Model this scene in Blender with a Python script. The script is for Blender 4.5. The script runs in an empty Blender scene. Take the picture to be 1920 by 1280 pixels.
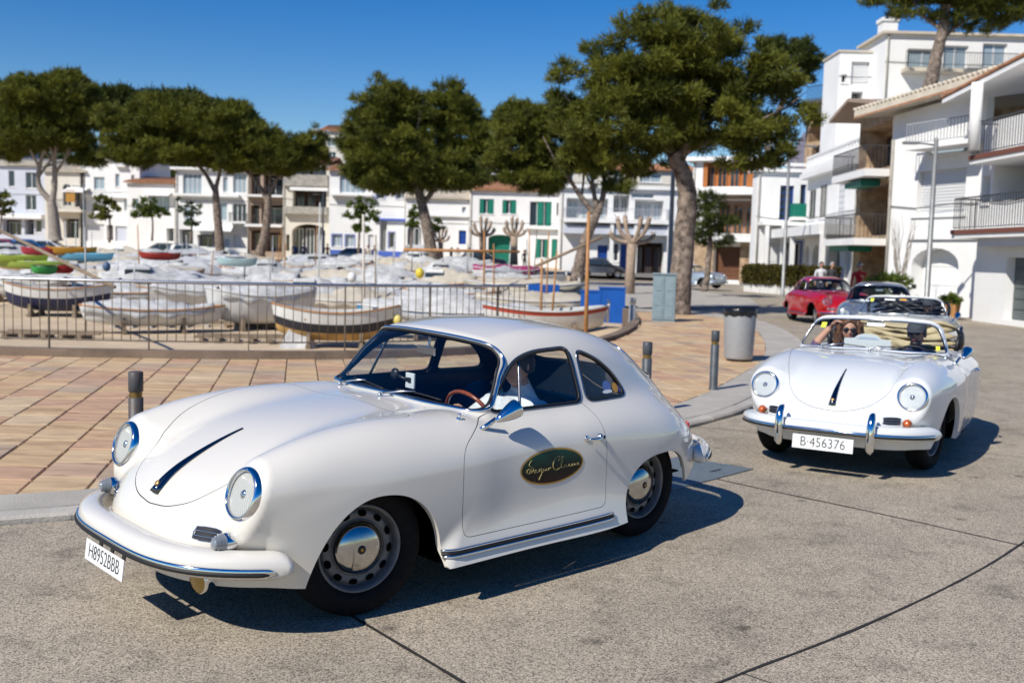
import bpy, bmesh, math, random
import numpy as np
from mathutils import Vector, Matrix, Euler
from math import radians as R, sin, cos, pi, atan2, sqrt
random.seed(7); RNG=np.random.RandomState(7)
SC=bpy.context.scene; COL=SC.collection
# ------------------------------------------------------------------ camera, world, sun, exposure
CAMH=1.690; PITCH=.0852; ROLL=.0262
cam=bpy.data.cameras.new('camera'); camo=bpy.data.objects.new('camera',cam); COL.objects.link(camo); SC.camera=camo
cam.lens=35.72; cam.sensor_width=36; cam.clip_start=.05; cam.clip_end=3000
cam.dof.use_dof=True; cam.dof.focus_distance=4.55; cam.dof.aperture_fstop=3.1
_cr,_sr,_cp,_sp=cos(ROLL),sin(ROLL),cos(PITCH),sin(PITCH)
_x=Vector((_cr,_sr*_sp,_sr*_cp)); _y=Vector((-_sr,_cr*_sp,_cr*_cp)); _z=Vector((0,-_cp,_sp))
camo.matrix_world=Matrix(((_x.x,_y.x,_z.x,0),(_x.y,_y.y,_z.y,0),(_x.z,_y.z,_z.z,CAMH),(0,0,0,1)))
SUN_EL=R(42); SUN_DIR=Vector((-.665*cos(SUN_EL),-.747*cos(SUN_EL),sin(SUN_EL))).normalized()
W=bpy.data.worlds.new('World'); SC.world=W; W.use_nodes=True
nt=W.node_tree; nt.nodes.clear()
sky=nt.nodes.new('ShaderNodeTexSky'); sky.sky_type='NISHITA'; sky.sun_disc=False
sky.sun_elevation=SUN_EL; sky.sun_rotation=atan2(SUN_DIR.x,SUN_DIR.y); sky.air_density=1.0; sky.dust_density=0.0; sky.ozone_density=2.6; sky.altitude=0
hs=nt.nodes.new('ShaderNodeHueSaturation'); hs.inputs['Saturation'].default_value=1.52; hs.inputs['Hue'].default_value=.514; hs.inputs['Value'].default_value=1.95
bg=nt.nodes.new('ShaderNodeBackground'); bg.inputs['Strength'].default_value=.05
wo=nt.nodes.new('ShaderNodeOutputWorld')
nt.links.new(sky.outputs[0],hs.inputs['Color']); nt.links.new(hs.outputs[0],bg.inputs[0]); nt.links.new(bg.outputs[0],wo.inputs[0])
sl=bpy.data.lights.new('sun','SUN'); sl.energy=5.0; sl.angle=R(.53); sl.color=(1,.945,.85)
so=bpy.data.objects.new('sun',sl); COL.objects.link(so); so.rotation_euler=SUN_DIR.to_track_quat('Z','Y').to_euler(); so.location=(-20,-20,30)
SC.view_settings.view_transform='Standard'; SC.view_settings.look='None'; SC.view_settings.gamma=1; SC.view_settings.use_curve_mapping=False
SC.view_settings.exposure=0.1
SC.cycles.max_bounces=7; SC.cycles.diffuse_bounces=3; SC.cycles.glossy_bounces=4; SC.cycles.transmission_bounces=6; SC.cycles.transparent_max_bounces=12
SC.cycles.use_denoising=True
SC.cycles.caustics_reflective=False; SC.cycles.caustics_refractive=False; SC.cycles.sample_clamp_indirect=8
# ------------------------------------------------------------------ pixel -> place (for measuring only)
def ray(px,py):
    a=(px-960)/1905.; b=-(py-640)/1905.
    u=a*_cr-b*_sr; v=a*_sr+b*_cr
    return (u,_cp+v*_sp,-_sp+v*_cp)
def gnd(px,py,z=0.):
    r=ray(px,py); t=(z-CAMH)/r[2]; return Vector((r[0]*t,r[1]*t,z))
def atY(px,py,Y):
    r=ray(px,py); t=Y/r[1]; return Vector((r[0]*t,Y,CAMH+r[2]*t))
# ------------------------------------------------------------------ materials
MATS={}
def mat(name,col,rough=.6,metal=0.,spec=.5,coat=0.,noise=0.,nscale=8.,bump=0.,bscale=40.,col2=None,trans=0.,ior=1.45,emis=None,alpha=1.,sheen=0.,coords='Object'):
    if name in MATS: return MATS[name]
    m=bpy.data.materials.new(name); m.use_nodes=True; n=m.node_tree; b=n.nodes['Principled BSDF']
    b.inputs['Base Color'].default_value=(*col,1); b.inputs['Roughness'].default_value=rough; b.inputs['Metallic'].default_value=metal
    b.inputs['Specular IOR Level'].default_value=spec; b.inputs['Coat Weight'].default_value=coat; b.inputs['Coat Roughness'].default_value=.03
    b.inputs['Transmission Weight'].default_value=trans; b.inputs['IOR'].default_value=ior; b.inputs['Alpha'].default_value=alpha
    if sheen: b.inputs['Sheen Weight'].default_value=sheen
    if noise or bump or col2:
        tc=n.nodes.new('ShaderNodeTexCoord')
    if noise or col2:
        nz=n.nodes.new('ShaderNodeTexNoise'); nz.inputs['Scale'].default_value=nscale; nz.inputs['Detail'].default_value=6; nz.inputs['Roughness'].default_value=.62
        n.links.new(tc.outputs[coords],nz.inputs['Vector'])
        cr=n.nodes.new('ShaderNodeValToRGB'); c2=col2 or tuple(c*(1-noise) for c in col)
        cr.color_ramp.elements[0].position=.34; cr.color_ramp.elements[1].position=.66
        cr.color_ramp.elements[0].color=(*c2,1); cr.color_ramp.elements[1].color=(*[min(1,c*(1+noise*.4)) for c in col],1)
        n.links.new(nz.outputs[0],cr.inputs[0]); n.links.new(cr.outputs[0],b.inputs['Base Color'])
        r2=n.nodes.new('ShaderNodeMapRange'); r2.inputs[3].default_value=min(1,rough+.12); r2.inputs[4].default_value=max(0,rough-.08)
        n.links.new(nz.outputs[0],r2.inputs[0]); n.links.new(r2.outputs[0],b.inputs['Roughness'])
    if bump:
        nb=n.nodes.new('ShaderNodeTexNoise'); nb.inputs['Scale'].default_value=bscale; nb.inputs['Detail'].default_value=5
        bp=n.nodes.new('ShaderNodeBump'); bp.inputs['Strength'].default_value=min(1,bump); bp.inputs['Distance'].default_value=.02
        n.links.new(tc.outputs[coords],nb.inputs['Vector']); n.links.new(nb.outputs[0],bp.inputs['Height']); n.links.new(bp.outputs[0],b.inputs['Normal'])
    MATS[name]=m; return m
def glass_mat(name,col=(.9,.95,.97),rough=0.,refl=1.):
    """thin sheet glass: clear with real reflections"""
    if name in MATS: return MATS[name]
    m=bpy.data.materials.new(name); m.use_nodes=True; n=m.node_tree; n.nodes.clear()
    o=n.nodes.new('ShaderNodeOutputMaterial'); t=n.nodes.new('ShaderNodeBsdfTransparent'); g=n.nodes.new('ShaderNodeBsdfGlossy')
    t.inputs[0].default_value=(*col,1); g.inputs['Roughness'].default_value=rough
    fr=n.nodes.new('ShaderNodeFresnel'); ge=n.nodes.new('ShaderNodeNewGeometry'); im=n.nodes.new('ShaderNodeMath'); im.operation='MULTIPLY_ADD'; im.inputs[1].default_value=-.8333; im.inputs[2].default_value=1.5
    n.links.new(ge.outputs['Backfacing'],im.inputs[0]); n.links.new(im.outputs[0],fr.inputs[0])
    ml=n.nodes.new('ShaderNodeMath'); ml.operation='MULTIPLY'; ml.inputs[1].default_value=1.1*refl; ml.use_clamp=True
    mx=n.nodes.new('ShaderNodeMixShader')
    n.links.new(fr.outputs[0],ml.inputs[0]); n.links.new(ml.outputs[0],mx.inputs[0]); n.links.new(t.outputs[0],mx.inputs[1]); n.links.new(g.outputs[0],mx.inputs[2]); n.links.new(mx.outputs[0],o.inputs[0])
    MATS[name]=m; return m
# ------------------------------------------------------------------ objects
def lk(o,parent=None):
    COL.objects.link(o)
    if parent is not None: o.parent=parent
    return o
def thing(name,label,cat,loc=(0,0,0),rz=0.,group=None,scale=1.):
    o=bpy.data.objects.new(name,None); COL.objects.link(o); o.location=loc; o.rotation_euler=(0,0,rz); o.scale=(scale,)*3
    o.empty_display_size=.2
    o['label']=label; o['category']=cat
    if group: o['group']=group
    return o
def tag(o,label=None,cat=None,group=None,kind=None):
    if label: o['label']=label
    if cat: o['category']=cat
    if group: o['group']=group
    if kind: o['kind']=kind
    return o
def copytree(o,parent=None):
    c=o.copy(); COL.objects.link(c)
    if parent is not None: c.parent=parent; c.matrix_parent_inverse=o.matrix_parent_inverse.copy()
    for ch in list(o.children): copytree(ch,c)
    return c
def meshobj(name,V,F,m,parent=None,smooth=False,normals=None,mi=None):
    me=bpy.data.meshes.new(name); me.from_pydata([tuple(v) for v in V],[],[tuple(f) for f in F])
    ms=m if isinstance(m,(list,tuple)) else [m]
    for x in ms: me.materials.append(x)
    if mi is not None: me.polygons.foreach_set('material_index',np.asarray(mi,dtype=np.int32))
    if smooth: me.polygons.foreach_set('use_smooth',np.ones(len(me.polygons),dtype=bool))
    me.update()
    if normals is not None: me.normals_split_custom_set_from_vertices([tuple(v) for v in normals])
    return lk(bpy.data.objects.new(name,me),parent)
class MB:
    """collects simple solids, builds ONE mesh"""
    def __init__(s): s.V=[];s.F=[];s.S=[];s.M=[]
    def add(s,V,F,smooth=False,mi=0):
        b=len(s.V); s.V+= [tuple(v) for v in V]; s.F+=[tuple(i+b for i in f) for f in F]; s.S+=[smooth]*len(F); s.M+=[mi]*len(F); return s
    def box(s,c,d,rot=None,mi=0,taper=0.):
        hx,hy,hz=d[0]/2,d[1]/2,d[2]/2; t=1-taper
        P=[Vector((x*(t if z>0 else 1),y*(t if z>0 else 1),z)) for z in(-hz,hz) for y in(-hy,hy) for x in(-hx,hx)]
        if rot is not None:
            Rm=rot if isinstance(rot,Matrix) else Euler(rot).to_matrix(); P=[Rm@p for p in P]
        P=[p+Vector(c) for p in P]
        return s.add(P,[(0,2,3,1),(4,5,7,6),(0,1,5,4),(2,6,7,3),(0,4,6,2),(1,3,7,5)],mi=mi)
    def boxx(s,x0,x1,y0,y1,z0,z1,mi=0): return s.box(((x0+x1)/2,(y0+y1)/2,(z0+z1)/2),(abs(x1-x0),abs(y1-y0),abs(z1-z0)),mi=mi)
    def tube(s,pts,r,n=8,closed=False,cap=True,mi=0,flat=1.,up=None):
        pts=[Vector(p) for p in pts]; N=len(pts); rr=r if hasattr(r,'__len__') else [r]*N
        rings=[]; prev=None
        for i,p in enumerate(pts):
            a=pts[i-1] if (i>0 or closed) else p; b=pts[(i+1)%N] if (i<N-1 or closed) else p
            t=(b-a).normalized() if (b-a).length>1e-9 else Vector((0,0,1))
            if up is not None: u=Vector(up)
            elif prev is not None: u=prev
            else: u=Vector((0,0,1)) if abs(t.z)<.9 else Vector((1,0,0))
            u=(u-t*u.dot(t)); u=u.normalized() if u.length>1e-6 else Vector((1,0,0)); prev=u; w=t.cross(u)
            rings.append([p+(u*cos(2*pi*k/n)*flat+w*sin(2*pi*k/n))*rr[i] for k in range(n)])
        V=[v for r_ in rings for v in r_]; F=[]
        for i in range(N if closed else N-1):
            j=(i+1)%N
            for k in range(n): F.append((i*n+k,i*n+(k+1)%n,j*n+(k+1)%n,j*n+k))
        if cap and not closed: F.append(tuple(range(n))[::-1]); F.append(tuple((N-1)*n+k for k in range(n)))
        return s.add(V,F,True,mi)
    def cyl(s,p0,p1,r,n=12,r1=None,mi=0): return s.tube([p0,p1],[r,r if r1 is None else r1],n,mi=mi)
    def lathe(s,prof,n=32,M=None,mi=0,a0=0,a1=2*pi):
        """prof: (radius, height) about local z; M places it"""
        full=abs(a1-a0-2*pi)<1e-6; k=n if full else n+1
        V=[]; 
        for r,h in prof:
            for i in range(k):
                a=a0+(a1-a0)*i/n; V.append(Vector((r*cos(a),r*sin(a),h)))
        F=[]
        for j in range(len(prof)-1):
            for i in range(n):
                i2=(i+1)%k if full else i+1
                F.append((j*k+i,j*k+i2,(j+1)*k+i2,(j+1)*k+i))
        if M is not None: V=[M@v for v in V]
        return s.add(V,F,True,mi)
    def ell(s,c,r,nu=12,nv=8,M=None,mi=0,jit=0.):
        V=[];F=[]
        for j in range(nv+1):
            for i in range(nu):
                a=2*pi*i/nu; b=pi*j/nv; k=1+jit*(random.random()-.5)
                p=Vector((r[0]*sin(b)*cos(a)*k,r[1]*sin(b)*sin(a)*k,r[2]*cos(b)*k))
                if M is not None: p=M@p
                V.append(p+Vector(c))
        for j in range(nv):
            for i in range(nu): F.append((j*nu+i,(j+1)*nu+i,(j+1)*nu+(i+1)%nu,j*nu+(i+1)%nu))
        return s.add(V,F,True,mi)
    def prism(s,poly,h0,h1,axis='z',mi=0):
        n=len(poly)
        def P(a,b,h): return (a,b,h) if axis=='z' else ((a,h,b) if axis=='y' else (h,a,b))
        V=[P(a,b,h0) for a,b in poly]+[P(a,b,h1) for a,b in poly]
        F=[tuple(range(n))[::-1],tuple(range(n,2*n))]+[(i,(i+1)%n,n+(i+1)%n,n+i) for i in range(n)]
        return s.add(V,F,mi=mi)
    def build(s,name,m,parent=None,loc=None,rz=None,bevel=0.):
        me=bpy.data.meshes.new(name); me.from_pydata(s.V,[],s.F)
        for x in (m if isinstance(m,(list,tuple)) else [m]): me.materials.append(x)
        me.polygons.foreach_set('use_smooth',s.S); me.polygons.foreach_set('material_index',s.M)
        bm=bmesh.new(); bm.from_mesh(me); bmesh.ops.recalc_face_normals(bm,faces=bm.faces)
        if bevel:
            es=[e for e in bm.edges if len(e.link_faces)==2 and e.calc_face_angle(0)>.6]
            bmesh.ops.bevel(bm,geom=es,offset=bevel,segments=2,affect='EDGES',profile=.6,clamp_overlap=True)
        bm.to_mesh(me); bm.free(); me.update()
        o=bpy.data.objects.new(name,me); lk(o,parent)
        if loc is not None: o.location=loc
        if rz is not None: o.rotation_euler=(0,0,rz)
        return o
def frame(o,z,x=None):
    """matrix with local z axis along z"""
    z=Vector(z).normalized(); x=Vector(x) if x is not None else (Vector((0,0,1)) if abs(z.z)<.9 else Vector((1,0,0)))
    x=(x-z*x.dot(z)).normalized(); y=z.cross(x)
    return Matrix(((x.x,y.x,z.x,o[0]),(x.y,y.y,z.y,o[1]),(x.z,y.z,z.z,o[2]),(0,0,0,1)))
def textobj(name,body,size,m,parent,M,ext=.001,font=None,sx=1.,align='CENTER',shear=0.,off=0.):
    cu=bpy.data.curves.new(name,'FONT'); cu.body=body; cu.size=size; cu.extrude=ext; cu.align_x=align; cu.align_y='CENTER'; cu.shear=shear; cu.offset=off; cu.resolution_u=3
    t=bpy.data.objects.new(name,cu); COL.objects.link(t)
    dg=bpy.context.evaluated_depsgraph_get(); me=bpy.data.meshes.new_from_object(t.evaluated_get(dg)); bpy.data.objects.remove(t)
    me.name=name; me.transform(Matrix.Scale(sx,4,(1,0,0))); me.transform(M); me.materials.clear(); me.materials.append(m)
    return lk(bpy.data.objects.new(name,me),parent)
def nspline(xs,ys):
    """natural cubic spline, linear outside"""
    xs=np.array(xs,float); ys=np.array(ys,float); o=np.argsort(xs); xs=xs[o]; ys=ys[o]; n=len(xs); h=np.diff(xs)
    A=np.eye(n); b=np.zeros(n)
    for i in range(1,n-1):
        A[i,i-1]=h[i-1]; A[i,i]=2*(h[i-1]+h[i]); A[i,i+1]=h[i]; b[i]=6*((ys[i+1]-ys[i])/h[i]-(ys[i]-ys[i-1])/h[i-1])
    m=np.linalg.solve(A,b)
    tx=np.linspace(xs[0],xs[-1],2400); k=np.clip(np.searchsorted(xs,tx)-1,0,n-2); a=(xs[k+1]-tx)/h[k]; c=(tx-xs[k])/h[k]
    ty=a*ys[k]+c*ys[k+1]+((a**3-a)*m[k]+(c**3-c)*m[k+1])*h[k]**2/6
    s0=(ty[1]-ty[0])/(tx[1]-tx[0]); s1=(ty[-1]-ty[-2])/(tx[-1]-tx[-2])
    def f(x):
        x=np.asarray(x,float); r=np.interp(x,tx,ty)
        return r+np.where(x<tx[0],(x-tx[0])*s0,0)+np.where(x>tx[-1],(x-tx[-1])*s1,0)
    return f
# ------------------------------------------------------------------ car body surface (x forward, y left, z up, origin between the axles)
def rmax(r,*fs):
    u=0
    for f in fs: u=u+np.maximum(f+r,0)**2
    m=fs[0]
    for f in fs[1:]: m=np.maximum(m,f)
    return np.sqrt(u)+np.minimum(m,-r)
def smin(a,b,k):
    h=np.maximum(k-np.abs(a-b),0)/k
    return np.minimum(a,b)-h*h*h*k/6
S_T=nspline([-1.86,-1.77,-1.63,-1.45,-1.2,-.9,-.4,.1,.45,.75,1.0,1.25,1.5,1.73,1.86,1.95],
            [.36,.50,.645,.765,.86,.91,.925,.92,.905,.892,.868,.815,.715,.565,.42,.28])
S_FC=nspline([-.3,.2,.6,.9,1.1,1.3,1.45,1.56,1.7],[.66,.665,.665,.665,.662,.66,.657,.655,.655])
S_FR=nspline([-.3,.2,.6,.9,1.1,1.3,1.45,1.56,1.66],[.17,.195,.222,.235,.228,.204,.173,.142,.112])
S_FY=nspline([.2,.8,1.1,1.4,1.56,1.66],[.555,.558,.565,.578,.585,.588])
S_RY=nspline([-1.8,-1.66,-1.5,-1.35,-1.1,-.8,0],[.34,.395,.455,.505,.55,.555,.555])
S_RC=nspline([-1.8,-1.66,-1.52,-1.35,-1.1,-.8,-.4,0],[.45,.49,.53,.57,.60,.61,.62,.62])
S_RR=nspline([-1.8,-1.66,-1.52,-1.35,-1.1,-.8,-.4,0],[.12,.160,.185,.212,.225,.222,.205,.18])
S_ROOF=nspline([.5,.25,.05,-.15,-.4,-.7,-1.0,-1.2,-1.4,-1.6,-1.8,-1.95],[1.17,1.235,1.275,1.302,1.310,1.282,1.198,1.108,.985,.835,.655,.50])
S_WC=nspline([.6,.2,-.1,-.4,-.8,-1.1,-1.4,-1.7],[.655,.665,.672,.672,.635,.565,.45,.30])
S_KC=nspline([.6,0,-.6,-1.0,-1.4,-1.9],[.05,.06,.08,.14,.22,.25])
S_BOT=nspline([-1.95,-1.7,-1.4,-.7,0,.7,1.4,1.7,1.95],[.46,.40,.335,.235,.23,.225,.225,.235,.27])
HL_N=np.array([cos(R(17)),0,sin(R(17))]); HL_C=np.array([1.600,.585,.655])
def F_low(x,y,z):
    y=np.abs(y)
    # plan outline
    X=(x-.2)
    g1=(np.maximum(X,0)/1.67)**2.75; g2=(np.maximum(-X,0)/2.0)**3.0
    p=2.75; gy=(y/.832)**p
    g=(g1+g2+gy)**(1/p)
    A=(g-1)*.85
    up=np.maximum(z-.52,0); dn=np.maximum(.50-z,0)
    A=A+.40*up**2+.45*dn**2
    sl=.5*(S_T(x+.01)-S_T(x-.01))/.01
    cr=np.where(x>0.3,.17,.10)
    B=(z-S_T(x)+.13*y*y)/np.sqrt(1+sl*sl)
    hull=rmax(.13,A,B)
    kz=.25+.33*np.clip((x-1.15)/.40,0,1)**2
    dz=z-S_FC(x); dz=np.where(dz>0,dz,dz*kz)
    fr=np.sqrt((y-S_FY(x))**2+dz**2)-S_FR(x)
    face=(x-HL_C[0])*HL_N[0]+(z-HL_C[2])*HL_N[2]-.012
    fr=rmax(.042,fr,face)
    fr=np.maximum(fr,-x-.1)+1.2*np.maximum(.5-x,0)**2
    dz=z-S_RC(x); dz=np.where(dz>0,dz,dz*.35)
    rr=np.sqrt((y-S_RY(x))**2+dz**2)-S_RR(x)
    rr=np.maximum(rmax(.10,rr,-x-1.73),x-.3)+1.2*np.maximum(x+.4,0)**2
    k=np.clip(.10+(1.6-x)*.10,.10,.22)
    F=smin(hull,fr,k)
    F=smin(F,rr,.20)
    return F
def F_cab(x,y,z):
    y=np.abs(y)
    lean=.36
    s=(y-S_WC(x)+lean*(z-.885)+.12*np.maximum(z-.885,0)**2)/1.10
    sl=.5*(S_ROOF(x+.01)-S_ROOF(x-.01))/.01
    r=(z-S_ROOF(x)+.17*y*y)/np.sqrt(1+sl*sl)
    w=.80*(x-.425+.26*y*y)+.60*(z-.905)
    a=rmax(.12,s,r)
    return rmax(.055,a,w)
def F_car(x,y,z,cab=True):
    F=F_low(x,y,z)
    if cab: F=smin(F,F_cab(x,y,z),S_KC(x))
    return F
def car_surface(nu_mid,nu_cap,nv,cab=True):
    """half body (y>=0) as a quad grid found by shooting rays out of a spine; returns V,N,quads"""
    xf,xr=1.05,-1.15
    st=[]
    for i in range(nu_cap+1):
        a=pi/2*(1-(i/(nu_cap+1))); st.append((xf,a))
    for i in range(nu_mid+1): st.append((xf+(xr-xf)*i/nu_mid,0))
    for i in range(1,nu_cap+2): st.append((xr,-pi/2*(i/(nu_cap+1))))
    st=np.array(st); nu=len(st)
    va=np.radians(np.r_[np.linspace(-90,-42,nv//10)[:-1],np.linspace(-42,90,nv-nv//10+1)])
    O=np.zeros((nu,nv,3)); D=np.zeros((nu,nv,3))
    O[...,0]=st[:,0,None]; O[...,2]=.55
    D[...,0]=np.sin(st[:,1])[:,None]
    D[...,1]=np.cos(st[:,1])[:,None]*np.cos(va)[None]
    D[...,2]=np.cos(st[:,1])[:,None]*np.sin(va)[None]
    O=O.reshape(-1,3); D=D.reshape(-1,3)
    f=lambda t:F_car(O[:,0]+D[:,0]*t,O[:,1]+D[:,1]*t,O[:,2]+D[:,2]*t,cab)
    ts=np.linspace(.12,1.02,36); lo=np.full(len(O),.12); hi=np.full(len(O),1.02)
    prev=None
    for t in ts:
        v=f(t); 
        ins=v<0
        lo=np.where(ins,t,lo); hi=np.where(ins,t+ts[1]-ts[0],hi)
    for _ in range(22):
        m=(lo+hi)/2; v=f(m); lo=np.where(v<0,m,lo); hi=np.where(v<0,hi,m)
    t=(lo+hi)/2; V=O+D*t[:,None]
    e=1e-3
    G=np.stack([F_car(V[:,0]+e*(i==0),V[:,1]+e*(i==1),V[:,2]+e*(i==2),cab)-F_car(V[:,0]-e*(i==0),V[:,1]-e*(i==1),V[:,2]-e*(i==2),cab) for i in range(3)],1)
    G[np.abs(V[:,1])<1e-6,1]=0
    N=G/(np.linalg.norm(G,axis=1,keepdims=True)+1e-12)
    V=V.reshape(nu,nv,3); V[:,-1,1]=0
    idx=np.arange(nu*nv).reshape(nu,nv)
    q=np.stack([idx[:-1,:-1],idx[:-1,1:],idx[1:,1:],idx[1:,:-1]],-1).reshape(-1,4)
    T=np.concatenate([q[:,[0,2,1]],q[:,[0,3,2]]])
    return V.reshape(-1,3),N,T
def clip(V,N,T,f):
    """split a triangle mesh by f: returns (inside f<0), (outside f>=0), each (V,N,T)"""
    f=f.copy(); f[np.abs(f)<1e-7]=1e-7
    s=f<0; cnt=s[T].sum(1)
    Tin=T[cnt==3]; Tout=T[cnt==0]; mix=T[(cnt>0)&(cnt<3)]
    newV=[];newN=[];cache={};base=len(V);ai=[];ao=[]
    def cut(a,b):
        k=(a,b) if a<b else (b,a)
        if k in cache: return cache[k]
        t=f[a]/(f[a]-f[b]); newV.append(V[a]+(V[b]-V[a])*t); n=N[a]+(N[b]-N[a])*t; newN.append(n/(np.linalg.norm(n)+1e-12)); cache[k]=base+len(newV)-1
        return cache[k]
    for tri in mix.tolist():
        ss=[bool(s[i]) for i in tri]; one=True if sum(ss)==1 else False
        k=ss.index(one); a,b,c=tri[k],tri[(k+1)%3],tri[(k+2)%3]
        ab=cut(a,b); ac=cut(a,c)
        (ai if one else ao).append((a,ab,ac)); q=(ao if one else ai); q.append((ab,b,c)); q.append((ab,c,ac))
    V2=np.concatenate([V,np.array(newV).reshape(-1,3)]); N2=np.concatenate([N,np.array(newN).reshape(-1,3)])
    def pk(T_,extra):
        T_=np.concatenate([T_,np.array(extra,dtype=int).reshape(-1,3)]) 
        if len(T_)==0: return np.zeros((0,3)),np.zeros((0,3)),T_
        u,inv=np.unique(T_,return_inverse=True); return V2[u],N2[u],inv.reshape(-1,3)
    return pk(Tin,ai),pk(Tout,ao)
def mirror(m):
    V,N,T=m; n=len(V); k=np.array([1,-1,1.]); on=np.abs(V[:,1])<1e-6
    idx=np.where(on,np.arange(n),np.cumsum(~on)-1+n)
    T2=idx[T[:,::-1]]; deg=np.abs(V[T][:,:,1]).max(1)<1e-6
    return np.concatenate([V,V[~on]*k]),np.concatenate([N,N[~on]*k]),np.concatenate([T[~deg],T2[~deg]])
def flip(m):
    k=np.array([1,-1,1.]); return m[0]*k,m[1]*k,m[2][:,::-1]
def join(*ms):
    V=[];N=[];T=[];b=0
    for v,n,t in ms: V.append(v);N.append(n);T.append(t+b);b+=len(v)
    return np.concatenate(V),np.concatenate(N),np.concatenate(T)
def boundary(m,sel=None):
    """ordered boundary loops of a mesh; sel(P)->bool keeps edges"""
    V,N,T=m; E={}
    for t in T.tolist():
        for a,b in ((t[0],t[1]),(t[1],t[2]),(t[2],t[0])):
            if (b,a) in E: del E[(b,a)]
            else: E[(a,b)]=1
    nx={}
    for a,b in E: nx.setdefault(a,[]).append(b)
    loops=[]
    while nx:
        # start at a vertex with no predecessor if there is one
        pre={b for l in nx.values() for b in l}; st=[a for a in nx if a not in pre]
        a=st[0] if st else next(iter(nx)); L=[a]
        while a in nx:
            b=nx[a].pop(); 
            if not nx[a]: del nx[a]
            a=b; L.append(a)
            if a==L[0]: break
        if len(L)>3: loops.append(L)
    return loops
def resample(P,step,closed):
    P=np.asarray(P); 
    if closed and np.linalg.norm(P[0]-P[-1])>1e-9: P=np.vstack([P,P[:1]])
    d=np.r_[0,np.cumsum(np.linalg.norm(np.diff(P,axis=0),axis=1))]; n=max(4,int(d[-1]/step)); s=np.linspace(0,d[-1],n+1)
    Q=np.stack([np.interp(s,d,P[:,i]) for i in range(3)],1)
    return Q[:-1] if closed else Q
def polysdf(P,Q):
    """signed distance of 2d points P to closed polygon Q (negative inside)"""
    d=np.full(len(P),1e9); ins=np.zeros(len(P),bool)
    for i in range(len(Q)):
        a=Q[i]; b=Q[(i+1)%len(Q)]; e=b-a; w=P-a
        t=np.clip((w@e)/(e@e+1e-15),0,1); d=np.minimum(d,np.sum((w-e*t[:,None])**2,1))
        c=((a[1]>P[:,1])!=(b[1]>P[:,1])); x=a[0]+(P[:,1]-a[1])/(b[1]-a[1]+1e-15)*(b[0]-a[0]); ins^=(c&(P[:,0]<x))
    d=np.sqrt(d); return np.where(ins,-d,d)
def rounded(pts,rad,seg=7):
    """polygon with rounded corners; rad per corner"""
    n=len(pts); out=[]
    pts=[np.array(p,float) for p in pts]
    for i in range(n):
        p=pts[i]; a=pts[i-1]-p; b=pts[(i+1)%n]-p; r=rad[i] if hasattr(rad,'__len__') else rad
        la,lb=np.linalg.norm(a),np.linalg.norm(b); t=min(r,la*.48,lb*.48); a=p+a/la*t; b=p+b/lb*t
        for k in range(seg+1):
            s=k/seg; out.append((1-s)**2*a+2*s*(1-s)*p+s*s*b)
    return np.array(out)

def arch_f(V):
    x,y,z=V[:,0],V[:,1],V[:,2]
    def a(c,wf,wr,b,n):
        X=x-c; n=np.where(X>0,2.02,n) if c>0 else n; X=np.where(X>0,X/wf,X/wr)
        return (np.abs(X)**n+(np.maximum(z-.2,0)/b)**n)**(1/n)-1
    f=np.minimum(a(1.04,.330,.350,.415,2.25),a(-1.05,.425,.335,.365,2.4))
    f=f*.35
    return np.where(np.abs(y)>.45,f,np.maximum(f,1))
# ------------------------------------------------------------------ materials shared by the cars
def paint(name,col,coat=1.,rough=.32,flake=0.):
    m=mat(name,col,rough=rough,coat=coat,spec=.5,noise=.015,nscale=3.); b=m.node_tree.nodes['Principled BSDF']; b.inputs['Metallic'].default_value=flake; return m
CHROME=mat('chrome',(.78,.79,.80),rough=.06,metal=1,noise=.05,nscale=60)
RUBBER=mat('black_rubber',(.012,.012,.013),rough=.55)
TYRE=mat('tyre_rubber',(.008,.008,.009),rough=.85,spec=.25,noise=.3,nscale=30)
BLACKM=mat('underbody_black',(.003,.003,.003),rough=.95,spec=.05)
LEATHER=mat('navy_leather',(.012,.017,.035),rough=.5,noise=.2,nscale=25,bump=.15,bscale=120)
LINING=mat('dark_blue_lining',(.014,.022,.05),rough=.5,noise=.15,nscale=20)
RIMM=mat('grey_wheel_paint',(.15,.15,.155),rough=.38,coat=.3,noise=.25,nscale=14)
GLASSM=glass_mat('car_glass',(.93,.97,.97))
LENSM=glass_mat('clear_lens',(.93,.96,.97),.02,.9)
REFLM=mat('lamp_reflector',(.30,.33,.36),rough=.22,metal=1,bump=.35,bscale=14)
WOODM=mat('steering_wheel_wood',(.26,.055,.014),rough=.25,coat=.8,noise=.3,nscale=30)
AMBER=mat('amber_lens',(.50,.09,.008),rough=.12,spec=.6,coat=.6)
YELLOWL=mat('yellow_fog_lens',(.45,.24,.01),rough=.18,coat=.6,bump=.5,bscale=70)
WHITEP=mat('licence_plate_white',(.74,.76,.76),rough=.35,noise=.08,nscale=12)
SIGL=mat('clear_ribbed_lens',(.20,.22,.24),rough=.06,spec=.8,coat=1.)
BLACKP=mat('black_paint',(.012,.012,.014),rough=.4)
GAPM=mat('panel_gap_dark',(.018,.018,.018),rough=.9)
BEIGE=mat('beige_hood_cloth',(.52,.43,.26),rough=.9,noise=.2,nscale=10,bump=.4,bscale=90)
def ysurf(x,z,cab=True,y0=.95):
    """outer half width of the body at (x,z)"""
    x=np.asarray(x,float); z=np.asarray(z,float); hi=np.full(x.shape,y0); lo=np.full(x.shape,.2)
    for _ in range(26):
        m=(lo+hi)/2; v=F_car(x,m,z,cab); lo=np.where(v<0,m,lo); hi=np.where(v<0,hi,m)
    return lo
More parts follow.
